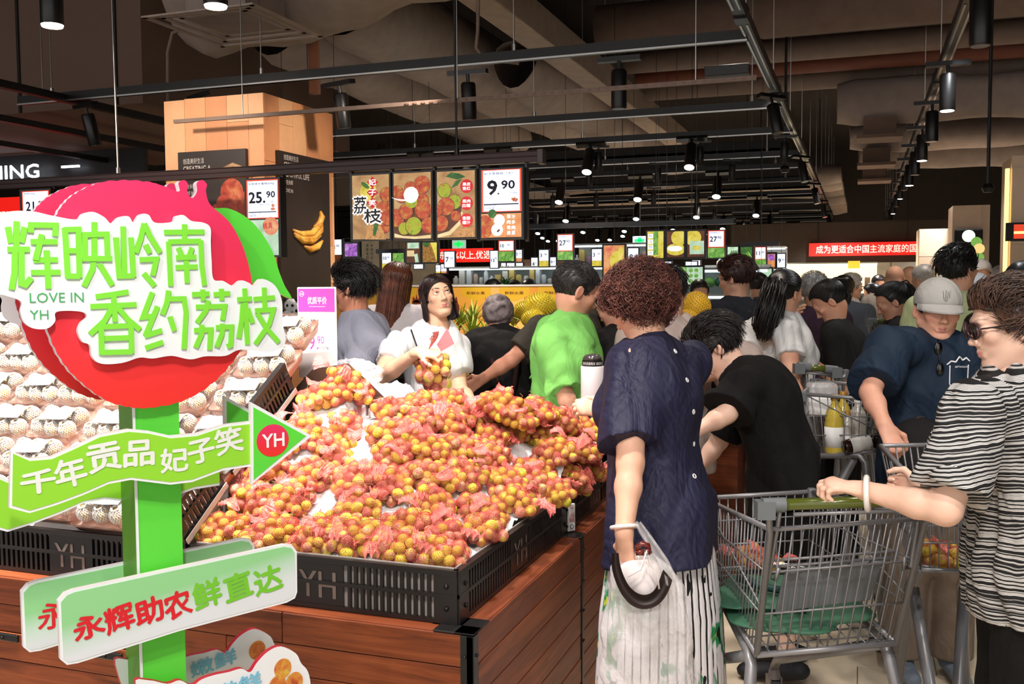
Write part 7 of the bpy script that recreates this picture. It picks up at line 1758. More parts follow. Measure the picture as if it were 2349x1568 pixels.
_st = pl_.math('LESS_THAN', pl_.math('FRACT', pl_.math('ADD', pl_.math('MULTIPLY', _su.outputs['X'], 44), pl_.math('MULTIPLY', _n1, .5))), .22)
_c = pl_.ramp(_n1, [(.38, lin((232, 228, 230))), (.56, lin((222, 216, 222))), (.60, lin((50, 150, 96))), (.66, lin((30, 120, 70))), (.70, lin((196, 204, 60)))])
_c = pl_.mix(_st, _c, lin((18, 18, 20)))
_blk = pl_.math('GREATER_THAN', _n2, .66); _c = pl_.mix(_blk, _c, lin((16, 18, 18)))
pl_.set(color=_c, rough=.6)
sk = garment_bottom(w2, J2, 1, 3, 5, mat=pl_.m, kind='skirt', hem=.05, width=.035, pleats=44, pleat_amp=.010)
_uv = sk.data.uv_layers.new(name='ring'); _li = np.empty(len(sk.data.loops), np.int32); sk.data.loops.foreach_get('vertex_index', _li)
_uu = np.stack(((_li % 120) / 120.0, (_li // 120) / 21.0), 1); _uv.data.foreach_set('uv', _uu.astype(np.float32).ravel())
BTN = M('button_white', (236, 232, 228), .3, var=0)
def disc_ring(parent, c, n, r, m, name): u = unit(np.cross(n, A(0, 0, 1))); w = np.cross(u, n); MB().tube([c + (u * math.cos(k) + w * math.sin(k)) * r for k in np.linspace(0, 6.28, 17)[:-1]], r * .33, 6, closed=True).build(name, m, parent, True)
def onto(objname_list, px, py, lift=.004):
    """point on the given meshes seen at a pixel (ray cast on real geometry)"""
    o = C_POS; d = unit(_ray(px, py)); best = None
    for ob in objname_list:
        base = BASE[ob.name]; ok, loc, nor, _ = ob.ray_cast(Vector(o - base), Vector(d))
        if ok:
            p = np.array(loc) + base; t = (p - o) @ d
            if best is None or t < best[0]: best = (t, p, np.array(nor))
    return (None, None) if best is None else (best[1] + best[2] * lift, best[2])
def part(t, name): return [o for o in bpy.data.objects if o.parent == t and o.name.split('.')[0] == name][0]
bl = part(w2, 'blouse'); bpy.context.view_layer.update()
for px, py in ((1548, 806), (1575, 872), (1590, 944), (1591, 1018), (1592, 1092)):
    p, n = onto([bl], px, py, .002)
    if p is not None: disc_ring(w2, p, n, .0065, BTN, 'button')
JADE = M('jade_white', (236, 228, 222), .2, spec=.6, sub=.2, var=.08)
def bangle(parent, c, n, r, th=.0065, m=JADE, tilt=(0, 0, 0)):
    n = unit(np.asarray(n) + np.asarray(tilt)); u = unit(np.cross(n, A(.2, .1, 1))); w = np.cross(n, u)
    return MB().tube([c + (u * math.cos(k) + w * math.sin(k)) * r for k in np.linspace(0, 6.28, 41)[:-1]], th, 10, closed=True).build('bangle', m, parent, True)
bangle(w2, PD(1432, 1208, 2.785), A(0, 0, -1) + _cr * .05, .037, .0058, tilt=-_cf * .35)

# green polo man
Hc = PD(1322, 668, 4.55)
J = pose(Hc, None, 66, 3, 7, (8, -24, 0), 0, arms=(None, PD(1330, 1000, 4.35)), hints=(None, -hdir(66) - _cf * .2))
J['shR'] = PD(1262, 790, 4.40); J['elR'] = PD(1300, 915, 4.32)
g1, Jg, Lg, sg_ = person('man in a bright green polo with short greying black hair looking down', J, TAN, 0, 3, dict(kind='buzz', mat=hairmat('hair_grizzled', (18, 16, 16), (50, 44, 42)), length=.016, inflate=.007), dict(mat=GREEN_POLO, sleeve=.84, hem=.46, loose=.014, neck=.056, amp=.006, sleeve_r=.056), dict(mat=BLK_TROUSER), hands={'R': dict(curl=RELAX)},
    face=dict(brow=.7, lip=(150, 84, 74), nw=.86), seed=7, headscale=1.13)
nk, nd = Jg['neck'], unit(Jg['headc'] - Jg['neck'])
def collar_ring(t, J, m, r0=.060, h_=.034, drop=.012, trim=None, lift=.022):
    nk = J['neck']; nd = unit(J['headc'] - J['neck']); a = unit(np.cross(nd, J['r'])); rows = []
    for (dr, dz) in ((.012, -.016), (.006, .0), (.001, h_ * .6), (-.003, h_), (-.007, h_ * .96), (-.006, .0)):
        rows.append([nk + nd * (dz + lift - drop * math.cos(k)) + (J['r'] * math.sin(k) * 1.02 + a * math.cos(k)) * (r0 + dr) for k in np.linspace(.12, 6.16, 44)])
    MB().grid(np.array(rows)).build('collar', m, t, True)
    if trim: MB().tube(np.array(rows[2]) + (np.array(rows[2]) - nk) * .02, .0022, 5).build('collar_trim', trim, t, True)
collar_ring(g1, Jg, GREEN_POLO, .064, .045)

# woman in black bending over, with shopping
Hc = PD(1640, 798, 3.92)
J = pose(Hc, None, -72, 17, 26, (-4, -42, 0), 1, arms=(PD(1602, 985, 3.55), PD(1596, 1075, 4.0)), hints=(-hdir(-72) * .5 + A(0, 0, -.6), -hdir(-72) * .3 + A(0, 0, -1)))
J['elL'] = PD(1668, 948, 3.68); J['wrL'] = PD(1598, 988, 3.66); J['elR'] = PD(1650, 1010, 4.1); J['wrR'] = PD(1600, 1078, 4.1)
w4, J4, L4, s4 = person('woman in a loose black dress with short black hair bending over the next display', J, PINKY, 1, 3, dict(kind='short', mat=hairmat('hair_deep', (12, 9, 9), (38, 26, 24)), length=.05, inflate=.014), dict(mat=BLK_DRESS, sleeve=.85, hem=.47, loose=.024, flare=.03, neck=.05, amp=.006, sleeve_r=.060, name='dress_top'), dict(mat=BLK_DRESS, kind='skirt', hem=.27, width=.03, name='dress_skirt', pleats=14, pleat_amp=.012), seed=9, headscale=1.05)
# man in navy tee with a back pocket patch
Hc = PD(1685, 638, 5.8)
J = pose(Hc, None, -42, 2, 4, (-10, -10, 0), 0)
m5, J5, L5, s5 = person('tall man in a black tee with a pale square patch on the back', J, MID, 0, 2, dict(kind='short', mat=hairmat('hair_reddish', (26, 16, 14), (74, 40, 32)), length=.045, inflate=.013), dict(mat=cloth('tee_navyblack', (24, 26, 34)), sleeve=.75, loose=.022, hem=.44, neck=.056), dict(mat=BLK_TROUSER), seed=11)
sh = part(m5, 'shirt'); bpy.context.view_layer.update()
_p = [onto([sh], x, y, .003)[0] for x, y in ((1716, 712), (1736, 722), (1734, 790), (1714, 780))]
if all(x is not None for x in _p): mesh_obj('back_patch', np.array(_p), [(0, 1, 2, 3)], M('patch_grey', (66, 64, 72), .6), m5)
# ponytail woman in white tee and grey trousers
Hc = PD(1802, 672, 5.15)
J = pose(Hc, None, 42, 0, 2, (14, -6, 0), 1, arms=(PD(1752, 930, 5.0), PD(1836, 952, 4.75)), hints=(None, -hdir(42) + _cr * .8))
J['shR'] = PD(1804, 765, 4.98); J['elR'] = PD(1818, 868, 4.85)
w6, J6, L6, s6 = person('woman with a black ponytail in a white tee and grey trousers', J, (222, 166, 138), 1, 3, dict(kind='tail', mat=HB, inflate=.009, tail=dict(tie=(0, -.098, .045), path=[PD(1778, 672, 5.0), PD(1766, 705, 4.97), PD(1757, 745, 4.98), PD(1752, 768, 5.0)], w=.052, n=420, prof=[.4, .9, 1.0, .9, .5])),
    dict(mat=WHITE_TEE2, sleeve=.5, hem=.46, loose=.006, neck=.05), dict(mat=GREY_TROUSER, loose=.03), hands={'R': dict(curl=(.7, .9, .5), d=A(-.2, 0, -1) - _cr * .3)}, seed=13)
# employee in black polo with green trim, on the phone
Hc = PD(1902, 693, 5.4)
J = pose(Hc, None, -66, 3, 12, (-6, -40, 0), 1, arms=(PD(1866, 833, 5.2), PD(1870, 816, 5.45)), hints=(A(0, 0, -1) + _cr * .5, A(0, 0, -1)))
w7, J7, L7, s7 = person('shop worker in a black polo with green trim bent over a phone', J, (232, 170, 138), 1, 3, dict(kind='tail', mat=HB, inflate=.008, tail=dict(tie=(0, -.085, .078), path=[PD(1926, 655, 5.42), PD(1936, 675, 5.42), PD(1934, 705, 5.4)], w=.03, n=160)), dict(mat=BLK_TEE, sleeve=.72, hem=.44, loose=.016, neck=.054, trim=None, sleeve_r=.052), dict(mat=BLK_TROUSER), hands={'L': dict(curl=HOLD, d=-_cr + A(0, 0, .25)), 'R': dict(curl=HOLD, d=-_cr + A(0, 0, .1))}, seed=15, face=dict(lip=(176, 90, 84)))
collar_ring(w7, J7, BLK_TEE, .054, trim=TRIM_GREEN)
for key in 'L':
    c, n, rr = J7['cuff' + key]; u = unit(np.cross(n, A(.3, .2, .9))); w_ = np.cross(n, u); MB().tube([c - n * .003 + (u * math.cos(k) + w_ * math.sin(k)) * (rr + .001) for k in np.linspace(0, 6.28, 25)[:-1]], .0035, 5, closed=True).build('cuff_trim', TRIM_GREEN, w7, True)
ph_ = thing('phone', PD(1838, 822, 5.25), 'small phone held by the bent shop worker in black', 'phone')
MB().box(PD(1838, 822, 5.25), (.07, .14, .009), frame(A(-.6, .5, .35))).build('case', BLACK, ph_, bevel=.003)
# purple blouse, grey hair
J = pose(PD(1868, 668, 6.6), None, 24, 0, 6, (10, -10, 0), 1, arms=(PD(1826, 740, 6.3), None), hints=(A(0, 0, -1), None))
person('grey-haired woman in a dark purple patterned blouse behind the ponytail woman', J, MID, 1, 2, dict(kind='short', mat=HGR, length=.04, inflate=.014), dict(mat=PURPLE, sleeve=1.4, loose=.03, hem=.44, name='blouse'), dict(mat=BLK_TROUSER), seed=17)
# striped-shirt elder far off
STR_P = NT('shirt_pinstripe'); _s = STR_P.n('ShaderNodeSeparateXYZ'); STR_P.l(STR_P.coord(), _s.inputs[0]); _f = STR_P.math('LESS_THAN', STR_P.math('FRACT', STR_P.math('MULTIPLY', STR_P.math('ADD', _s.outputs['X'], STR_P.math('MULTIPLY', _s.outputs['Y'], .6)), 26)), .28)
STR_P.set(color=STR_P.mix(_f, lin((206, 206, 204)), lin((120, 122, 128))), rough=.8); STR_P = STR_P.m
J = pose(PD(1955, 658, 9.2), None, 118, 0, 4, (-30, 0, 0), 1)
person('elderly woman with grey hair in a pale pinstripe shirt down the aisle', J, MID, 1, 2, dict(kind='short', mat=HGR, length=.04, inflate=.013), dict(mat=STR_P, sleeve=1.2, loose=.03, hem=.42), dict(mat=GREY_TROUSER), seed=19)
# ponytail woman looking down in dark top
J = pose(PD(2046, 693, 5.9), None, -72, 4, 8, (0, -26, 0), 1)
person('woman with high black ponytail and dark top looking down beside the capped man', J, (214, 158, 132), 1, 2, dict(kind='tail', mat=HB, inflate=.009, tail=dict(tie=(0, -.085, .075), path=[PD(2082, 665, 5.9), PD(2094, 700, 5.9), PD(2090, 735, 5.9)], w=.035, n=240)), dict(mat=BLK_TEE, sleeve=.9, loose=.02, hem=.44), dict(mat=BLK_TROUSER), seed=21)
# capped man
Hc = PD(2152, 712, 3.75)
J = pose(Hc, None, 188, 3, 6, (0, -6, -3), 0, arms=(PD(2330, 1010, 3.6), PD(2030, 972, 3.45)), hints=(None, PD(1978, 900, 3.55) - PD(2030, 800, 3.7)))
J['shR'] = PD(2040, 792, 3.72); J['elR'] = PD(1996, 900, 3.58); J['wrR'] = PD(2028, 972, 3.46)
m11, J11, L11, s11 = person('man in a pale grey cap and navy polo pushing a trolley', J, (214, 156, 130), 0, 3, dict(kind='buzz', mat=HB, length=.012), dict(mat=NAVY_POLO, sleeve=.82, hem=.44, loose=.02, neck=.054, amp=.006, sleeve_r=.060, neck_drop=.02), dict(mat=cloth('trouser_khaki', (118, 102, 88)), loose=.02), shoes=(112, 122, 134), hands={'R': dict(d=A(0, 0, -.75) + _cr * .2 - _cf * .55, n=_cf * .75 - A(0, 0, .55), th=_cr, curl=(.85, 1.1, .7)), 'L': dict(show=1)}, face=dict(brow=.6, lip=(176, 100, 92), vox=.0034), seed=23, headscale=1.02)
collar_ring(m11, J11, NAVY_POLO, .058)
R = J11['R']; CAPM = cloth('cap_grey', (164, 162, 158), .85)
g = SDF(J11['headc'] - .2, J11['headc'] + .25, .0042); cl_ = lambda p: L11(p)
g.add(ell(L11((0, -.016, .036)), A(.088, .108, .094) * s11, R), .01)
g.cut(L11((0, 0, .022)), R @ A(0, .12, -1)); V1 = g.mesh()
V, Fq = V1; capo = mesh_obj('cap', V, Fq, CAPM, m11, True)
rows = []
for i in range(10):
    u = i / 9; row = []
    for j in range(25):
        a = math.radians(-74 + 148 * j / 24); rx, ry = .086 + .004 * u, .094 + .082 * u * (math.cos(a) ** .7 if math.cos(a) > 0 else 0)
        p = A(rx * math.sin(a), -.016 + ry * math.cos(a), .036 - .026 * u * math.cos(a) - .05 * (math.sin(a) ** 2) * (.2 + .8 * u) * .45); row.append(L11(p))
    rows.append(row)
rows = np.array(rows); up_n = R[:, 2] * .003; m = MB().grid(rows + up_n).grid((rows - up_n)[::-1]); m.grid(np.stack((rows[-1] - up_n, rows[-1] + up_n))); m.build('brim', CAPM, capo, True)
CAPD = M('cap_thread', (120, 118, 116), .8, var=0)
for k, pts in enumerate(([(-.014, .086), (-.010, .060), (-.006, .084), (-.002, .060)], [(.001, .088), (.004, .058), (.010, .056), (.012, .086)], [(-.004, .056), (.002, .050), (.008, .052)])):
    MB().tube([L11((x, -.016 + .108 * math.sqrt(max(0, 1 - (x / .088) ** 2 - ((z - .036) / .094) ** 2)) + .002, z)) for x, z in pts], .0016, 5).build('cap_emblem', CAPD, capo, True)
MB().ball(L11((0, -.016, .131)), .007, 10, 6).build('cap_button', CAPM, capo, True)
sh = part(m11, 'shirt'); bpy.context.view_layer.update()
WTH = M('print_line_white', (226, 228, 230), .6, var=0)
def onpath(mesh, pts, r, name, m, parent, lift=.002, closed=False, dense=8):
    P = np.asarray(pts, float); Q = [P[i] + (P[i + 1] - P[i]) * t for i in range(len(P) - 1) for t in np.arange(dense) / dense] + [P[-1]]
    W_ = [onto([mesh], x, y, lift)[0] for x, y in Q]; W_ = [w for w in W_ if w is not None]
    if len(W_) > 1: return MB().tube(W_, r, 5, closed=closed).build(name, m, parent, True)
onpath(sh, [(2179, 838), (2178, 880), (2184, 890), (2205, 889), (2218, 884), (2220, 850), (2221, 836)], .0022, 'pocket_outline', WTH, m11)
onpath(sh, [(2172, 836), (2182, 828), (2192, 830), (2200, 818), (2208, 826), (2216, 820), (2224, 828)], .0030, 'pocket_mountain', WTH, m11)
_q, _n = onto([sh], 2190, 843, .003)
if _q is not None: text('SEPTWOLVES', _q, _cr + A(0, 0, 0), A(0, 0, 1), .052, .007, WTH, m11)
GLS = M('lens_black', (10, 9, 9), .08, spec=.8, var=0)
_g = [onto([sh], x, y, .008)[0] for x, y in ((2150, 798), (2156, 845))]
if all(x is not None for x in _g):
    sgl = thing('sunglasses', _g[0], 'folded dark sunglasses hooked on the front of the navy polo', 'sunglasses')
    m = MB()
    for c in _g: m.ball(c - _cf * .004, (.016, .006, .024), 14, 10, frame(_cf))
    m.build('lens', GLS, sgl, True); MB().tube([_g[0] + A(0, 0, .03), _g[0], (_g[0] + _g[1]) / 2 - _cf * .004, _g[1]], .003, 6).build('frame', GLS, sgl, True)
# tall man behind him
J = pose(PD(2200, 618, 5.25), None, 42, 0, 0, (26, 4, 0), 0)
person('tall man in a light green tee with thick black hair seen from behind', J, (214, 160, 134), 0, 2, dict(kind='short', mat=HB, length=.045, inflate=.014), dict(mat=LGREEN, sleeve=.8, loose=.02, hem=.44, neck=.056), dict(mat=BLK_TROUSER), seed=25)
# striped woman in the foreground
STRIPE = NT('stripes_black_white'); _co = STRIPE.coord(); _sp = STRIPE.n('ShaderNodeSeparateXYZ'); STRIPE.l(_co, _sp.inputs[0])
_wob = STRIPE.math('MULTIPLY', STRIPE.math('SUBTRACT', STRIPE.noise(_co, 7, 3), .5), .035)
_zz = STRIPE.math('ADD', STRIPE.math('ADD', _sp.outputs['Z'], STRIPE.math('MULTIPLY', _sp.outputs['X'], -.10)), _wob)
_n1 = STRIPE.n('ShaderNodeTexNoise', noise_dimensions='1D'); _n1.inputs['Scale'].default_value = 90; _n1.inputs['Detail'].default_value = 0; STRIPE.l(_zz, _n1.inputs['W'])
_fr = STRIPE.math('FRACT', STRIPE.math('MULTIPLY', _zz, 100)); _th = STRIPE.math('ADD', STRIPE.math('MULTIPLY', STRIPE.math('SUBTRACT', _n1.outputs['Fac'], .5), 1.6), .50)
_f2 = STRIPE.math('FRACT', STRIPE.math('MULTIPLY', _zz, 310)); _msk = STRIPE.math('MULTIPLY', STRIPE.math('LESS_THAN', _fr, _th), STRIPE.math('GREATER_THAN', _f2, .27))
STRIPE.set(color=STRIPE.mix(_msk, lin((16, 15, 16)), lin((218, 214, 210))), rough=.8); STRIPE.bump(STRIPE.noise(_co, 8, 3, .5, 1.5), .5, .03); STRIPE = STRIPE.m
Hc = PD(2312, 750, 2.55)
J = pose(Hc, None, -76, 3, 6, (-6, -8, 0), 1, arms=(PD(1975, 1128, 2.52), PD(2120, 1112, 2.95)), hints=(A(0, 0, -1) + _cr * .6, A(0, 0, -1)))
J['shL'] = PD(2235, 955, 2.42); J['elL'] = PD(2168, 1168, 2.36); J['wrL'] = PD(1988, 1126, 2.50)
w20, J20, L20, s20 = person('woman in a black and white striped tee and sunglasses pushing the front trolley', J, PINKY, 1, 3, dict(kind='short', mat=HDB, length=.05, inflate=.013, n=2200, spread=.5), dict(mat=STRIPE, sleeve=.80, hem=.45, loose=.022, flare=.015, neck=.058, amp=.006, sleeve_r=.056), dict(mat=BLK_TROUSER, loose=.02), hands={'L': dict(d=-_cr * .95 + A(0, 0, .20) + _cf * .1, n=A(0, 0, -1.0) + _cf * .25, th=_cf * .9, curl=(.55, 1.25, .8), thumb=(.7, .3, .6)), 'R': dict(curl=HOLD)}, face=dict(lip=(206, 120, 112), vox=.0034), seed=27, headscale=1.0)
bangle(w20, PD(1989, 1131, 2.49), unit(PD(2010, 1136, 2.48) - PD(1960, 1118, 2.5)), .041, .0075, tilt=A(0, 0, .35))
TORT = M('frame_tortoise', (60, 36, 40), .25, var=.5, vscale=60); R = J20['R']
m = MB()
for q in (1, -1):
    c = L20((q * .034, .098, .004)); m.tube([c + R @ (A(math.cos(k) * .026, -.008 * abs(math.cos(k)) * q * math.cos(k), math.sin(k) * .021)) for k in np.linspace(0, 6.28, 25)[:-1]], .0028, 6, closed=True)
    m.tube([L20((q * .060, .09, .010)), L20((q * .078, .03, .012)), L20((q * .082, -.02, .006))], .0024, 6)
m.tube([L20((-.01, .102, .008)), L20((0, .104, .010)), L20((.01, .102, .008))], .0022, 6); gl_ = m.build('sunglasses', TORT, w20, True)
m = MB()
for q in (1, -1): m.ball(L20((q * .034, .097, .004)), A(.025, .004, .020), 14, 8, R)
m.build('lens', M('lens_brown', (36, 22, 24), .1, spec=.7, var=0), gl_, True)
# left side: young man and long-haired woman
J = pose(PD(806, 660, 4.95), None, -74, 4, 6, (0, -6, 0), 0)
J['shL'] = PD(852, 790, 4.8)
person('young man in a grey tee with tousled black hair in profile by the price sign', J, (222, 148, 116), 0, 3, dict(kind='short', mat=HB, length=.06, inflate=.014), dict(mat=GREY_TEE, sleeve=.8, loose=.016, hem=.44, neck=.060), dict(mat=BLK_TROUSER), seed=29)
J = pose(PD(908, 652, 5.6), None, 8, 0, 2, (-8, -6, 8), 1)
person('woman with long straight brown hair in a white blouse seen from behind', J, MID, 1, 2, dict(kind='long', mat=HBR, drop=.34, inflate=.012, n=900), dict(mat=cloth('blouse_white', (206, 196, 196)), sleeve=1.3, loose=.025, hem=.44, name='blouse'), dict(mat=BLK_TROUSER), seed=31)
# worker with hair net
J = pose(PD(1143, 726, 5.7), 1.58, -8, 20, 12, (12, -14, 0), 1, arms=(PD(1075, 905, 5.5), None), hints=(-_cr, None))
w15, J15, L15, s15 = person('shop worker in black with a pale hair net bending over the fruit', J, (226, 160, 134), 1, 2, None, dict(mat=BLK_TEE, sleeve=.8, loose=.024, hem=.46, neck=.05), dict(mat=BLK_TROUSER), seed=33)
hn = NT('hair_net'); hn.set(color=hn.ramp(hn.noise(hn.coord(), 16, 4, .6, 1.2), [(.35, lin((70, 58, 56))), (.7, lin((168, 152, 152)))]), rough=.7); hn.bump(hn.noise(hn.coord(), 90, 2), .4, .004)
g = SDF(J15['headc'] - .2, J15['headc'] + .2, .007); g.add(ell(L15((0, -.02, .03)), A(.092, .110, .100), J15['R']), .01); g.disp(folds(4, .0018, 80, 1), .02); g.cut(L15((0, .0, -.06)), J15['R'] @ A(0, .75, -.66)); V, Fq = g.mesh(); mesh_obj('hair_net', V, Fq, hn.m, w15, True)
for q in (1, -1): MB().tube([J15['neck'] + J15['r'] * q * .09 + A(0, 0, -.01) - J15['f'] * .05, J15['chest'] + J15['r'] * q * .07 - J15['f'] * .135, J15['waist'] + J15['r'] * q * .03 - J15['f'] * .15], .016, 6).build('apron_strap', cloth('apron_brown', (48, 28, 24)), w15, True)
# olive tee man hidden behind the green polo, black polo behind, beige coat between
J = pose(PD(1318, 655, 5.3), None, -34, 4, 6, (0, -20, 0), 0, arms=(PD(1108, 868, 5.2), None), hints=(-_cr * .2 - A(0, 0, 1) - _cf * .3, None)); J['shL'] = PD(1240, 760, 5.25); J['elL'] = PD(1172, 826, 5.15)
person('man in an olive brown tee reaching left, mostly hidden behind the green polo', J, (206, 140, 112), 0, 2, dict(kind='buzz', mat=HB, length=.015), dict(mat=OLIVE, sleeve=.72, loose=.02, hem=.45, neck=.055), dict(mat=BLK_TROUSER), seed=35)
J = pose(PD(1408, 706, 5.1), None, -30, 2, 10, (-20, -25, 0), 1)
person('shop worker in a black polo, head hidden behind the curly hair', J, (210, 150, 122), 1, 2, dict(kind='short', mat=HB), dict(mat=BLK_TEE, sleeve=.8, loose=.02, hem=.45), dict(mat=BLK_TROUSER), seed=37)
J = pose(PD(1530, 672, 4.55), None, -20, 2, 4, (0, -20, 0), 0, arms=(None, PD(1592, 872, 4.4)))
person('person in a beige grey coat half hidden by the curly hair', J, MID, 0, 2, dict(kind='short', mat=HB), dict(mat=BEIGE, sleeve=1.6, loose=.03, hem=.42, name='coat'), dict(mat=BLK_TROUSER), seed=39)
# people farther off
def far_person(px, py, d, head, top, lab, skin=MID, hair=HB, fem=0, kind='short', hat=None, hs=None):
    J = pose(PD(px, py, d), hs, head, 2, 4, (0, -6, 0), fem); t, J, L, s = person(lab, J, skin, fem, 1, dict(kind=kind, mat=hair, inflate=.012, drop=.12) if hair else None, dict(mat=top, sleeve=.9, loose=.03, hem=.44), dict(mat=BLK_TROUSER), seed=int(px))
    if hat:
        g = SDF(J['headc'] - .2, J['headc'] + .2, .012); g.add(ell(L((0, -.014, .04)), A(.095, .112, .10), J['R']), .01); g.cut(L((0, 0, .0)), J['R'] @ A(0, .5, -.86)); V, Fq = g.mesh(); mesh_obj('hat', V, Fq, hat, t, True)
    return t
RED_T, PALE_T, GREY_T, BLUE_T = cloth('tee_red', (190, 30, 44)), cloth('tee_pale', (206, 196, 186)), cloth('tee_greydark', (74, 72, 76)), cloth('tee_blue', (96, 104, 118))
WHAT = cloth('hat_white', (230, 228, 232))
for a in [(848, 643, 9.5, 180, PALE_T, 'small far man with cropped black hair beside the pale lettered wall'), (1740, 655, 9.0, 60, GREY_T, 'small far person with black hair right of the black tee man'), (1605, 672, 8.6, 180, GREY_T, 'small far shopper behind the vegetable shelves left of the black tee man'),
          (1132, 668, 9.6, 150, GREY_T, 'small far person behind the orange counter near the fern'), (1180, 668, 10.2, 20, BLK_TEE, 'small far person with black hair right of the fern'), (1212, 664, 10.8, 200, GREY_T, 'small far person at the white shelf behind the green polo man'),
          (2052, 640, 8.6, 205, PALE_T, 'balding man in a pale shirt beyond the capped man'), (2086, 638, 9.6, 10, GREY_T, 'dark haired man seen from behind near the balding man'), (2116, 640, 8.4, -30, cloth('tee_cream', (206, 196, 150)), 'grey-haired person in cream beyond the capped man'),
          (2016, 652, 12.5, 180, BLK_TEE, 'tiny far person with a dark cap near the deli counter'), (1998, 672, 11.5, -60, RED_T, 'small far person in a red top in the aisle'), (1936, 664, 8.2, 30, BLUE_T, 'far person with black hair beside the pinstripe elder'),
          (2250, 628, 9.0, 180, WHAT, 'food worker in a white cap and mask behind the tall man'), (2242, 672, 6.6, 200, RED_T, 'woman in a pink white head cover behind the tall man'), (2344, 655, 5.0, 20, BLK_TEE, 'dark haired person at the right edge behind the striped woman'),
          (1880, 655, 10.6, 180, PALE_T, 'tiny far shopper by the bright deli shelves'), (1790, 640, 11.5, 180, GREY_T, 'tiny far shopper left of the deli shelves'), (2296, 640, 9.6, 180, WHAT, 'second food worker in white by the right pillar')]:
    px, py, d_, hd, top_, lab = a
    far_person(px, py, d_, hd, top_, lab, hair=None if 'balding' in lab else (HGR if 'grey-haired' in lab else HB), hat=WHAT if ('white cap' in lab or 'head cover' in lab or 'in white' in lab) else None, kind='short')

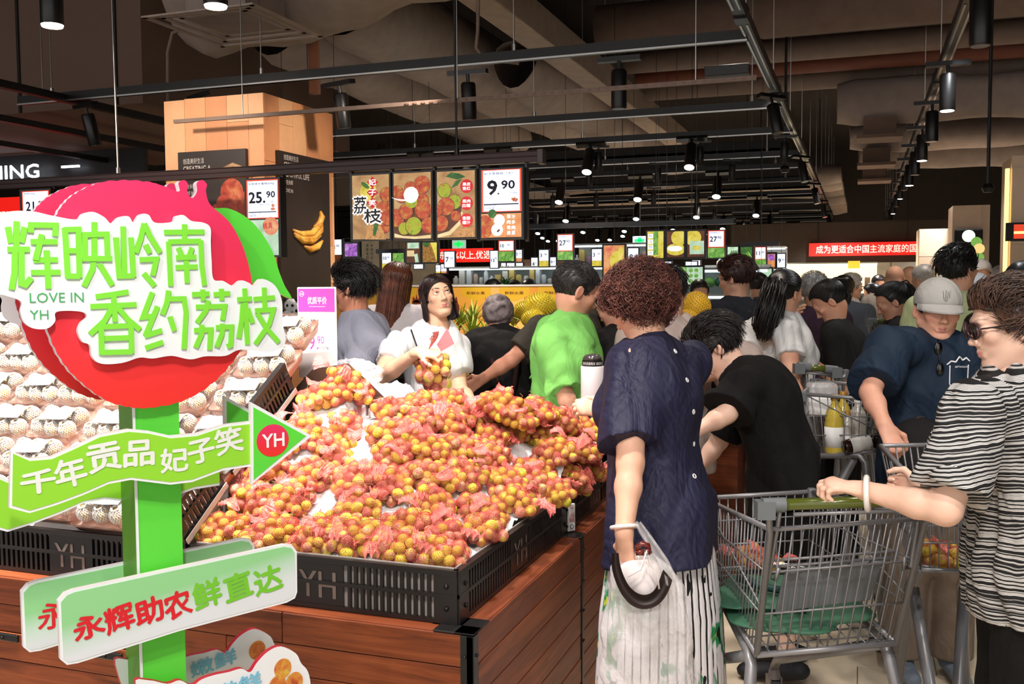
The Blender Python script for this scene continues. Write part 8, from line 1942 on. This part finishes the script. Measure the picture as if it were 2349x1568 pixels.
# ================================================================ trolleys
CARTM = M('cart_grey', (136, 134, 136), .35, metal=.35, spec=.6, var=.04); CPL = M('cart_plastic', (104, 108, 110), .45, var=.05); GRIP = M('grip_olive', (84, 92, 30), .2, spec=.6, var=.08); WHEEL = M('wheel_black', (26, 25, 26), .6); FORK = M('fork_grey', (120, 112, 108), .4)
def bil(c, u, v): return (c[0] * (1 - u) + c[1] * u) * (1 - v) + (c[3] * (1 - u) + c[2] * u) * v
def wire_face(c, nu, nv, r, m, over=0.0):
    """c: corners top-left, top-right, bottom-right, bottom-left"""
    for i in range(nu + 1): m.tube([bil(c, i / nu, -over), bil(c, i / nu, 1)], r, 5)
    for j in range(nv + 1): m.tube([bil(c, 0, j / nv), bil(c, 1, j / nv)], r * 1.25, 5)
    return m
def cart(label, K, name='shopping_trolley', dense=1.0, handle=None, legs=True, flap=True):
    """K: corners rTL rTR rBL rBR (handle end) and fTL fTR fBL fBR"""
    t = thing(name, ((K['rBL'] + K['fBR']) / 2) * A(1, 1, 0), label, 'trolley')
    n = lambda a, b, s: max(3, int(np.linalg.norm(a - b) / s / dense))
    for nm, q, sp in (('side_basket', ('fTL', 'rTL', 'rBL', 'fBL'), .032), ('side_basket', ('fTR', 'rTR', 'rBR', 'fBR'), .032), ('front_basket', ('fTL', 'fTR', 'fBR', 'fBL'), .03), ('rear_gate', ('rTL', 'rTR', 'rBR', 'rBL'), .030), ('basket_floor', ('fBL', 'fBR', 'rBR', 'rBL'), .035)):
        c = [K[k] for k in q]; m = MB(); nu, nv = n(c[0], c[1], sp), (3 if nm != 'basket_floor' else n(c[0], c[3], .05)); wire_face(c, nu, nv, .0024 if nm != 'rear_gate' else .0030, m)
        if nm == 'side_basket': m.tube([bil(c, 0, .0), bil(c, 1, .62)], .0032, 6)
        m.build(nm, CARTM, t, True)
    m = MB(); r = [K[k] for k in ('rTL', 'fTL', 'fTR', 'rTR')]; m.tube(r[:2], .0085, 8).tube(r[1:3], .0085, 8).tube(r[2:], .0085, 8).tube((r[3], r[0]), .0075, 8); m.build('top_rail', CARTM, t, True)
    m = MB(); m.tube((K['rBL'], K['rBR']), .010, 8).tube((K['rBL'], K['fBL']), .009, 8).tube((K['rBR'], K['fBR']), .009, 8).tube((K['fBL'], K['fBR']), .008, 8); m.build('bottom_rail', CARTM, t, True)
    for k in ('fTL', 'fTR'): MB().box(K[k] + A(0, 0, -.012), (.03, .03, .05), frame(_cf)).build('corner_bumper', CPL, t, bevel=.006)
    if handle is not None:
        a, b = handle; e = unit(b - a); h = MB().cyl(a + e * .03, b - e * .03, .0165, n=18).build('handle', GRIP, t, True)
        for p, s_ in ((a, 1), (b, -1)):
            m = MB().cyl(p - e * s_ * .018, p + e * s_ * .045, .021, n=16).box(p - A(0, 0, .012) - e * s_ * .012, (.05, .045, .05), frame(_cf)); m.build('handle_end', CPL, h, auto=40)
        for p, k in ((a, 'L'), (b, 'R')):
            T, B = K['rT' + k], K['rB' + k]; m = MB().tube([p + A(0, 0, -.01), p + A(0, 0, -.04) + (T - p) * .3, T + (B - T) * .03, B], .0095, 8)
            m.tube([p + e * (.03 if k == 'L' else -.03) + A(0, 0, -.02), T + A(0, 0, .01) + e * (.02 if k == 'L' else -.02), T + (B - T) * .38 + e * (.01 if k == 'L' else -.01), T + (B - T) * .40 + e * (.03 if k == 'L' else -.03), T + (B - T) * .30 + e * (.035 if k == 'L' else -.035)], .0065, 7); m.build('upright', CARTM, t, True)
        m = MB().tube((a * .85 + b * .15 + A(0, 0, -.028), b * .85 + a * .15 + A(0, 0, -.028)), .006, 7); m.build('under_bar', CARTM, t, True)
    if flap:
        c = [K[k] for k in ('rTL', 'rTR', 'rBR', 'rBL')]; inw = unit(K['fTL'] - K['rTL']) * .045; q = [bil(c, u, v) + inw for u, v in ((.17, .36), (.83, .34), (.80, .66), (.14, .70))]
        m = MB(); nrm = unit(np.cross(q[1] - q[0], q[3] - q[0])); V = q + [p + nrm * .012 for p in q]; m.add(V, ((0, 1, 2, 3), (7, 6, 5, 4), (0, 4, 5, 1), (1, 5, 6, 2), (2, 6, 7, 3), (3, 7, 4, 0))); f_ = m.build('seat_flap', CPL, t, bevel=.003)
        m = MB()
        for u in (.0, .35, .5, .85): a_, b_ = q[0] * (1 - u) + q[1] * u, q[0] * (1 - u - .14) + q[1] * (u + .14); m.tube((a_ - inw * .3, b_ - inw * .3), .009, 8)
        m.build('flap_hinge', CPL, f_, True); m = MB()
        for v in (.26, .31): m.tube([bil(c, .02, v) + inw * .6, bil(c, .9, v) + inw * .6], .0042, 6)
        m.build('seat_rail', CARTM, t, True)
    if legs:
        fw_ = unit((K['fBL'] - K['rBL']) * A(1, 1, 0)); sd = unit((K['rBR'] - K['rBL']) * A(1, 1, 0))
        for s_, k in ((-1, 'L'), (1, 'R')):
            rb, fb = K['rB' + k], K['fB' + k]; rw = rb * A(1, 1, 0) + A(0, 0, .075) - fw_ * .03 + sd * s_ * .05; fwp = fb * A(1, 1, 0) + A(0, 0, .15) + fw_ * .16 - sd * s_ * .06
            MB().tube([fb + A(0, 0, -.0), rb + fw_ * .08 + A(0, 0, -.02), rb + fw_ * .05 - A(0, 0, .05), rw + A(0, 0, .06)], [.012, .016, .019, .017], 9).build('rear_leg', CARTM, t, True)
            MB().tube([rb + fw_ * .10 - A(0, 0, .04), fwp + A(0, 0, .045) - fw_ * .04, fwp], [.019, .018, .016], 9).build('front_leg', CARTM, t, True)
            for p, nm in ((rw, 'rear'), (fwp * A(1, 1, 0) + A(0, 0, .075), 'front')):
                ft = p + A(0, 0, .07 if nm == 'front' else .05); f_ = MB().cyl(p + A(0, 0, .035), ft, .026, .017, 14).box(p + sd * .02, (.006, .05, .085), frame(fw_)).box(p - sd * .02, (.006, .05, .085), frame(fw_)).build('caster_fork', FORK, t, auto=40)
                MB().tube([p + A(0, 0, -.018) - sd * .015, p + A(0, 0, -.018) + sd * .015], .055, 20).build('caster_wheel', WHEEL, f_, auto=40)
    return t
K1 = dict(rTL=PD(1768, 1214, 2.78), rTR=PD(2124, 1188, 2.78), rBL=PD(1736, 1502, 2.86), rBR=PD(2056, 1474, 2.86), fTL=PD(1612, 1142, 3.5), fTR=PD(1862, 1127, 3.5), fBL=PD(1620, 1306, 3.42), fBR=PD(1852, 1294, 3.42))
c1 = cart('front grey wire trolley with an olive handle and a green bag inside', K1, handle=(PD(1764, 1158, 2.70), PD(2140, 1146, 2.70)))
fz = lambda u, v: bil([K1['fBL'], K1['fBR'], K1['rBR'], K1['rBL']], u, v)
BAGG = M('bag_green', (52, 98, 74), .6, var=.12, vscale=6, bump=.15, bscale=18); BAGD = M('bag_green_dark', (18, 58, 54), .6, var=.1)
gb = thing('folded_bag', fz(.5, .6), 'folded green shopping bag lying in the front trolley', 'bag')
g0 = SDF(fz(.5, .55) - .32, fz(.5, .55) + .32, .006); up_ = A(0, 0, 1)
for u0, u1, v0, v1, z in ((.10, .84, .40, .98, .03), (.06, .50, .20, .80, .045)):
    P0, P1 = fz(u0, (v0 + v1) / 2) + up_ * z, fz(u1, (v0 + v1) / 2) + up_ * (z + .005); g0.add(cap(P0 + unit(P1 - P0) * .10, P1 - unit(P1 - P0) * .10, .165, .16, .11, _cf), .01)
g0.disp(folds(8, .006, 16, 1), .03); V, Fq = g0.mesh(); mesh_obj('fold', V, Fq, BAGG, gb, True)
for k in range(2): MB().tube([fz(.10 + .05 * k, .45) + up_ * .085, fz(.2, .62) + up_ * .10, fz(.36, .70) + up_ * .10, fz(.45, .82) + up_ * .07], .012, 6).build('strap', BAGD, gb, True)
p = fz(.40, .38) + up_ * .105; text('永辉生活', p, unit(fz(.9, .66) - fz(.4, .38)) , unit(fz(.6, .1) - fz(.4, .38)), .12, .035, WHITE, gb, off=.02)
b = dup(PROTO[1], fz(.42, .12) + up_ * .06, (0, .2, .5), .8); b['label'] = 'red net bag of lychees lying behind the green bag in the front trolley'; b.pop('group', None)
# the capped man's trolley, seen from the side, with bottles
K2 = dict(rTL=PD(2034, 918, 4.15), rTR=PD(2046, 886, 4.6), rBL=PD(2014, 1036, 4.15), rBR=PD(2022, 1010, 4.6), fTL=PD(1842, 903, 4.3), fTR=PD(1866, 874, 4.75), fBL=PD(1862, 1046, 4.3), fBR=PD(1882, 1016, 4.75))
cart('grey wire trolley with oil bottles in front of the capped man', K2, handle=(PD(2070, 962, 4.1), PD(2096, 940, 4.6)))
OIL = M('oil_yellow', (255, 222, 96), .06, spec=.6, trans=.4, var=.03); PLB = M('plastic_bottle', (222, 214, 204), .2, spec=.6, trans=.25, var=.05); CAPY = M('cap_gold', (176, 130, 50), .35, var=0)
def bottle(c, r, h, m, cm, label, tilt=None, lab=True):
    t = thing('bottle', c, label, 'bottle'); R_ = np.eye(3) if tilt is None else np.array(Euler(tilt).to_matrix())
    MB().lathe([(r * .9, 0), (r, .01), (r, h * .5), (r * .94, h * .55), (r, h * .6), (r * .8, h * .72), (r * .36, h * .82), (r * .34, h * .9)], c, 18, R_).build('body', m, t, True); MB().lathe([(r * .42, 0), (r * .42, h * .09), (r * .38, h * .1)], c + R_ @ A(0, 0, h * .88), 14, R_).build('cap', cm, t, auto=40)
    if lab: MB().lathe([(r * 1.01, h * .12), (r * 1.015, h * .45)], c, 18, R_).build('label', PAPER, t, True)
f2 = lambda u, v: bil([K2['fBL'], K2['fBR'], K2['rBR'], K2['rBL']], u, v)
bottle(PD(1913, 1040, 4.28), .042, .27, OIL, CAPY, 'large clear bottle of yellow oil in the side-on trolley'); bottle(PD(1932, 1032, 4.5), .038, .28, OIL, CAPY, 'second bottle of oil behind the large oil bottle'); bottle(PD(1966, 1030, 4.35), .040, .24, PLB, WHITE, 'pale plastic bottle right of the oil bottles', None, False); bottle(PD(1942, 1038, 4.32), .035, .19, PLB, CAPY, 'short pale bottle between the oil and the white capped bottle')
bottle(PD(1935, 1026, 4.2), .032, .26, M('bottle_dark', (40, 20, 16), .12, spec=.7, var=0), BLACK, 'dark bottle lying on its side in the side-on trolley', (0, 1.35, .3))
pk_ = thing('packed_food_tray', PD(1880, 890, 4.45), 'clear plastic food pack standing on the side-on trolley', 'package'); MB().box(PD(1885, 893, 4.45), (.13, .10, .07), frame(_cf)).build('pack', FILMW, pk_, bevel=.02); MB().box(PD(1878, 930, 4.45), (.12, .09, .09), frame(_cf)).build('carton', WHITE, pk_, bevel=.01)
# the third trolley, partly behind the front one, with lychee bags and a black bag
K3 = dict(rTL=PD(2085, 1016, 3.55), rTR=PD(2230, 1012, 3.55), rBL=PD(2098, 1240, 3.5), rBR=PD(2225, 1240, 3.5), fTL=PD(2018, 1030, 3.95), fTR=PD(2160, 1030, 4.0), fBL=PD(2030, 1190, 3.9), fBR=PD(2150, 1190, 3.9))
K3 = dict(rTL=PD(2020, 1022, 3.30), rTR=PD(2200, 1018, 3.42), rBL=PD(2085, 1300, 3.22), rBR=PD(2200, 1302, 3.3), fTL=PD(2112, 1120, 2.98), fTR=PD(2225, 1115, 3.02), fBL=PD(2112, 1306, 2.98), fBR=PD(2215, 1310, 3.02))
cart('grey wire trolley half hidden behind the striped woman', K3, flap=False)
b = dup(PROTO[2], PD(2150, 1272, 3.12), (0, .1, .2), .85); b['label'] = 'red net bag of lychees in the trolley behind the striped woman'; b.pop('group', None)
bp = thing('backpack', PD(2110, 1060, 3.75), 'black backpack in the child seat in front of the capped man', 'bag'); g0 = SDF(PD(2110, 1060, 3.75) - .3, PD(2110, 1060, 3.75) + .3, .008)
g0.add(ell(PD(2112, 1060, 3.72), (.13, .10, .17)), .03).add(ell(PD(2100, 1090, 3.66), (.10, .07, .09)), .04).disp(folds(9, .006, 18, 1), .03); V, Fq = g0.mesh(); mesh_obj('pack', V, Fq, BLK_TEE, bp, True); MB().tube([PD(2085, 985, 3.7), PD(2105, 958, 3.72), PD(2135, 956, 3.74), PD(2150, 980, 3.74)], .010, 6).build('carry_loop', BLACK_SOFT, bp, True)
K4 = dict(rTL=PD(1838, 846, 4.8), rTR=PD(1935, 868, 4.8), rBL=PD(1845, 940, 4.8), rBR=PD(1930, 950, 4.8), fTL=PD(1850, 838, 5.1), fTR=PD(1940, 852, 5.1), fBL=PD(1855, 920, 5.1), fBR=PD(1935, 930, 5.1))
cart('grey wire trolley beside the phone worker, behind the oil bottle trolley', K4, flap=False, handle=(PD(1838, 840, 4.75), PD(1912, 848, 4.75)))
K5 = dict(rTL=PD(1998, 742, 6.6), rTR=PD(2075, 744, 6.6), rBL=PD(2003, 830, 6.6), rBR=PD(2070, 832, 6.6), fTL=PD(1990, 735, 7.2), fTR=PD(2055, 737, 7.2), fBL=PD(1995, 815, 7.2), fBR=PD(2050, 816, 7.2))
cart('far grey wire trolley between the worker and the capped man', K5, flap=False, handle=(PD(1996, 736, 6.55), PD(2078, 738, 6.55)))
# what the curly-haired woman carries, and the sanitizer bottle
vb = thing('plastic_carrier', PD(1470, 1290, 2.86), 'white translucent plastic carrier bag hanging from the hand of the curly-haired woman', 'bag')
g_ = np.random.default_rng(12); rows = []; n = 64
prof = [(1462, 1262, 26, .02), (1470, 1300, 66, .05), (1478, 1350, 82, .07), (1480, 1400, 88, .085), (1482, 1450, 92, .09), (1486, 1500, 96, .09), (1492, 1550, 100, .085), (1498, 1600, 102, .07), (1500, 1640, 92, .04), (1500, 1655, 50, .02)]
pr_ = np.array(prof, float); tt = np.linspace(0, 1, 46)
for k, u in enumerate(tt):
    x, y, w_, dp = [np.interp(u, np.linspace(0, 1, len(pr_)), pr_[:, i]) for i in range(4)]; c = PD(x, y, 2.80); W_ = w_ / F_PX * 2.80; row = []
    for j in range(n):
        q = 2 * math.pi * j / n; cr1 = 1 + .10 * math.sin(5 * q + 9 * u) * math.sin(math.pi * u) + .07 * abs(math.sin(11 * q + 15 * u + 2 * math.sin(9 * u))) + .05 * math.sin(3 * q - 21 * u); row.append(c + _cr * math.cos(q) * W_ * cr1 + _cf * math.sin(q) * dp * cr1)
    rows.append(row)
MB().grid(np.array(rows), wrap=True).build('bag', FILMW, vb, True)
hp_ = [(1462, 1196, 2.72, 8), (1478, 1222, 2.72, 12), (1500, 1255, 2.72, 13), (1520, 1285, 2.72, 14), (1540, 1330, 2.72, 16), (1553, 1390, 2.72, 19), (1556, 1450, 2.72, 22)]
rows = [[PD(x, y, d) + _cr * (k / 6 - .5) * 2 * w_ / F_PX * d - _cf * .012 * math.sin(k * 1.7) for k in range(7)] for x, y, d, w_ in hp_]; MB().grid(np.array(rows)).build('bag_handle', FILMW, vb, True)
VIS = M('visor_brown', (46, 34, 32), .45, spec=.4, var=.04); CREAM = M('visor_cloth', (226, 216, 214), .8, var=.04)
vi = thing('sun_visor', PD(1470, 1330, 2.80), 'dark brown sun visor with a pale cloth crown held with the plastic carrier', 'visor')
outer = [(1404, 1268), (1402, 1300), (1410, 1330), (1424, 1362), (1446, 1388), (1472, 1398), (1500, 1394), (1522, 1376), (1536, 1350), (1542, 1330)]; inner = [(1419, 1268), (1421, 1290), (1428, 1315), (1442, 1345), (1462, 1362), (1482, 1366), (1500, 1358), (1512, 1335), (1518, 1315), (1522, 1306)]
R0 = np.array([[PD(*(np.array(o) * (1 - k / 5) + np.array(i_) * k / 5), 2.70 + .02 * math.sin(math.pi * k / 5)) for k in range(6)] for o, i_ in zip(smooth_poly(outer, 1)[:10] if False else outer, inner)]); R0 = np.array([R0[int(a)] * (1 - (a % 1)) + R0[min(int(a) + 1, 9)] * (a % 1) for a in np.linspace(0, 9, 37)])
for _ in range(5): R0[1:-1] = .5 * R0[1:-1] + .25 * (R0[:-2] + R0[2:])
MB().grid(R0 - _cf * .0025).grid((R0 + _cf * .0025)[::-1]).build('brim', VIS, vi, True)
cw = [(1421, 1285), (1450, 1284), (1478, 1276), (1505, 1284), (1521, 1300), (1510, 1338), (1496, 1372), (1482, 1381), (1470, 1372), (1458, 1352), (1436, 1345), (1427, 1315)]
g0 = SDF(PD(1472, 1325, 2.72) - .14, PD(1472, 1325, 2.72) + .14, .004); 
for (px, py, rx, rz_) in ((1468, 1312, .062, .038), (1474, 1334, .048, .040), (1482, 1356, .022, .030)): g0.add(ell(PD(px, py, 2.745), (rx, .013, rz_), frame(_cf)), .02)
g0.cut(PD(1470, 1283, 2.745), A(0, 0, 1)); g0.disp(folds(31, .0018, 60, .35), .02); V, Fq = g0.mesh(); mesh_obj('crown_cloth', V, Fq, CREAM, vi, True)
MB().tube([PD(1440, 1322, 2.685), PD(1470, 1305, 2.68), PD(1484, 1262, 2.68), PD(1490, 1290, 2.68), PD(1508, 1318, 2.685), PD(1512, 1350, 2.69)], .0028, 6).build('band', CREAM, vi, True)
hc = thing('hair_claw', PD(1474, 1262, 2.70), 'shiny red brown claw clip on the carrier in the hand of the curly-haired woman', 'hair clip'); RB = M('claw_brown', (96, 24, 16), .12, spec=.7, var=.2, vscale=40)
MB().tube([PD(1460, 1268, 2.70), PD(1462, 1254, 2.69), PD(1474, 1246, 2.69), PD(1486, 1250, 2.69), PD(1492, 1268, 2.70)], [.005, .008, .009, .008, .005], 8).box(PD(1468, 1266, 2.69), (.022, .010, .016), frame(_cf)).box(PD(1486, 1264, 2.69), (.012, .010, .018), frame(_cf)).build('claw', RB, hc, True)
sb = thing('sanitizer_bottle', PD(1359, 922, 4.0), 'white cylinder dispenser with a black lettered band and domed clear lid', 'bottle'); o = PD(1359, 925, 4.0); r_ = 26.5 / F_PX * 4.0
MB().lathe([(r_ * .96, 0), (r_, .008), (r_, .152), (r_ * .97, .156)], o, 28).build('body', M('sanitizer_white', (222, 214, 216), .35, var=.02), sb, auto=40); MB().lathe([(r_ * .9, 0), (r_ * .9, .022)], o + A(0, 0, .157), 28).build('band', BLACK, sb, auto=40)
MB().lathe([(r_ * .86, 0), (r_ * .84, .012), (r_ * .6, .024), (.001, .028)], o + A(0, 0, .179), 24).build('lid', M('lid_dark', (60, 54, 54), .1, spec=.7, var=0), sb, True); MB().ball(o + A(0, 0, .20), (.010, .010, .006), 10, 6).build('yellow_button', GOLD, sb, True)
V, Fc = text_geo('每天消毒两次 请您放心'); lo_, hi_ = V.min(0), V.max(0); u = (V[:, 0] - lo_[0]) / (hi_[0] - lo_[0]); ang = (u - .5) * 2.3; rr_ = r_ * .905
Pt = o + A(0, 0, .162) + (np.sin(ang) * rr_)[:, None] * _cr - (np.cos(ang) * rr_)[:, None] * _cf + ((V[:, 1] - lo_[1]) / (hi_[1] - lo_[1]) * .012)[:, None] * A(0, 0, 1); mesh_obj('lettering', Pt, Fc, WHITE, sb)
MB().cyl(A(o[0], o[1], 0), o, .02, n=12).build('pedestal', BLACK, sb, True)
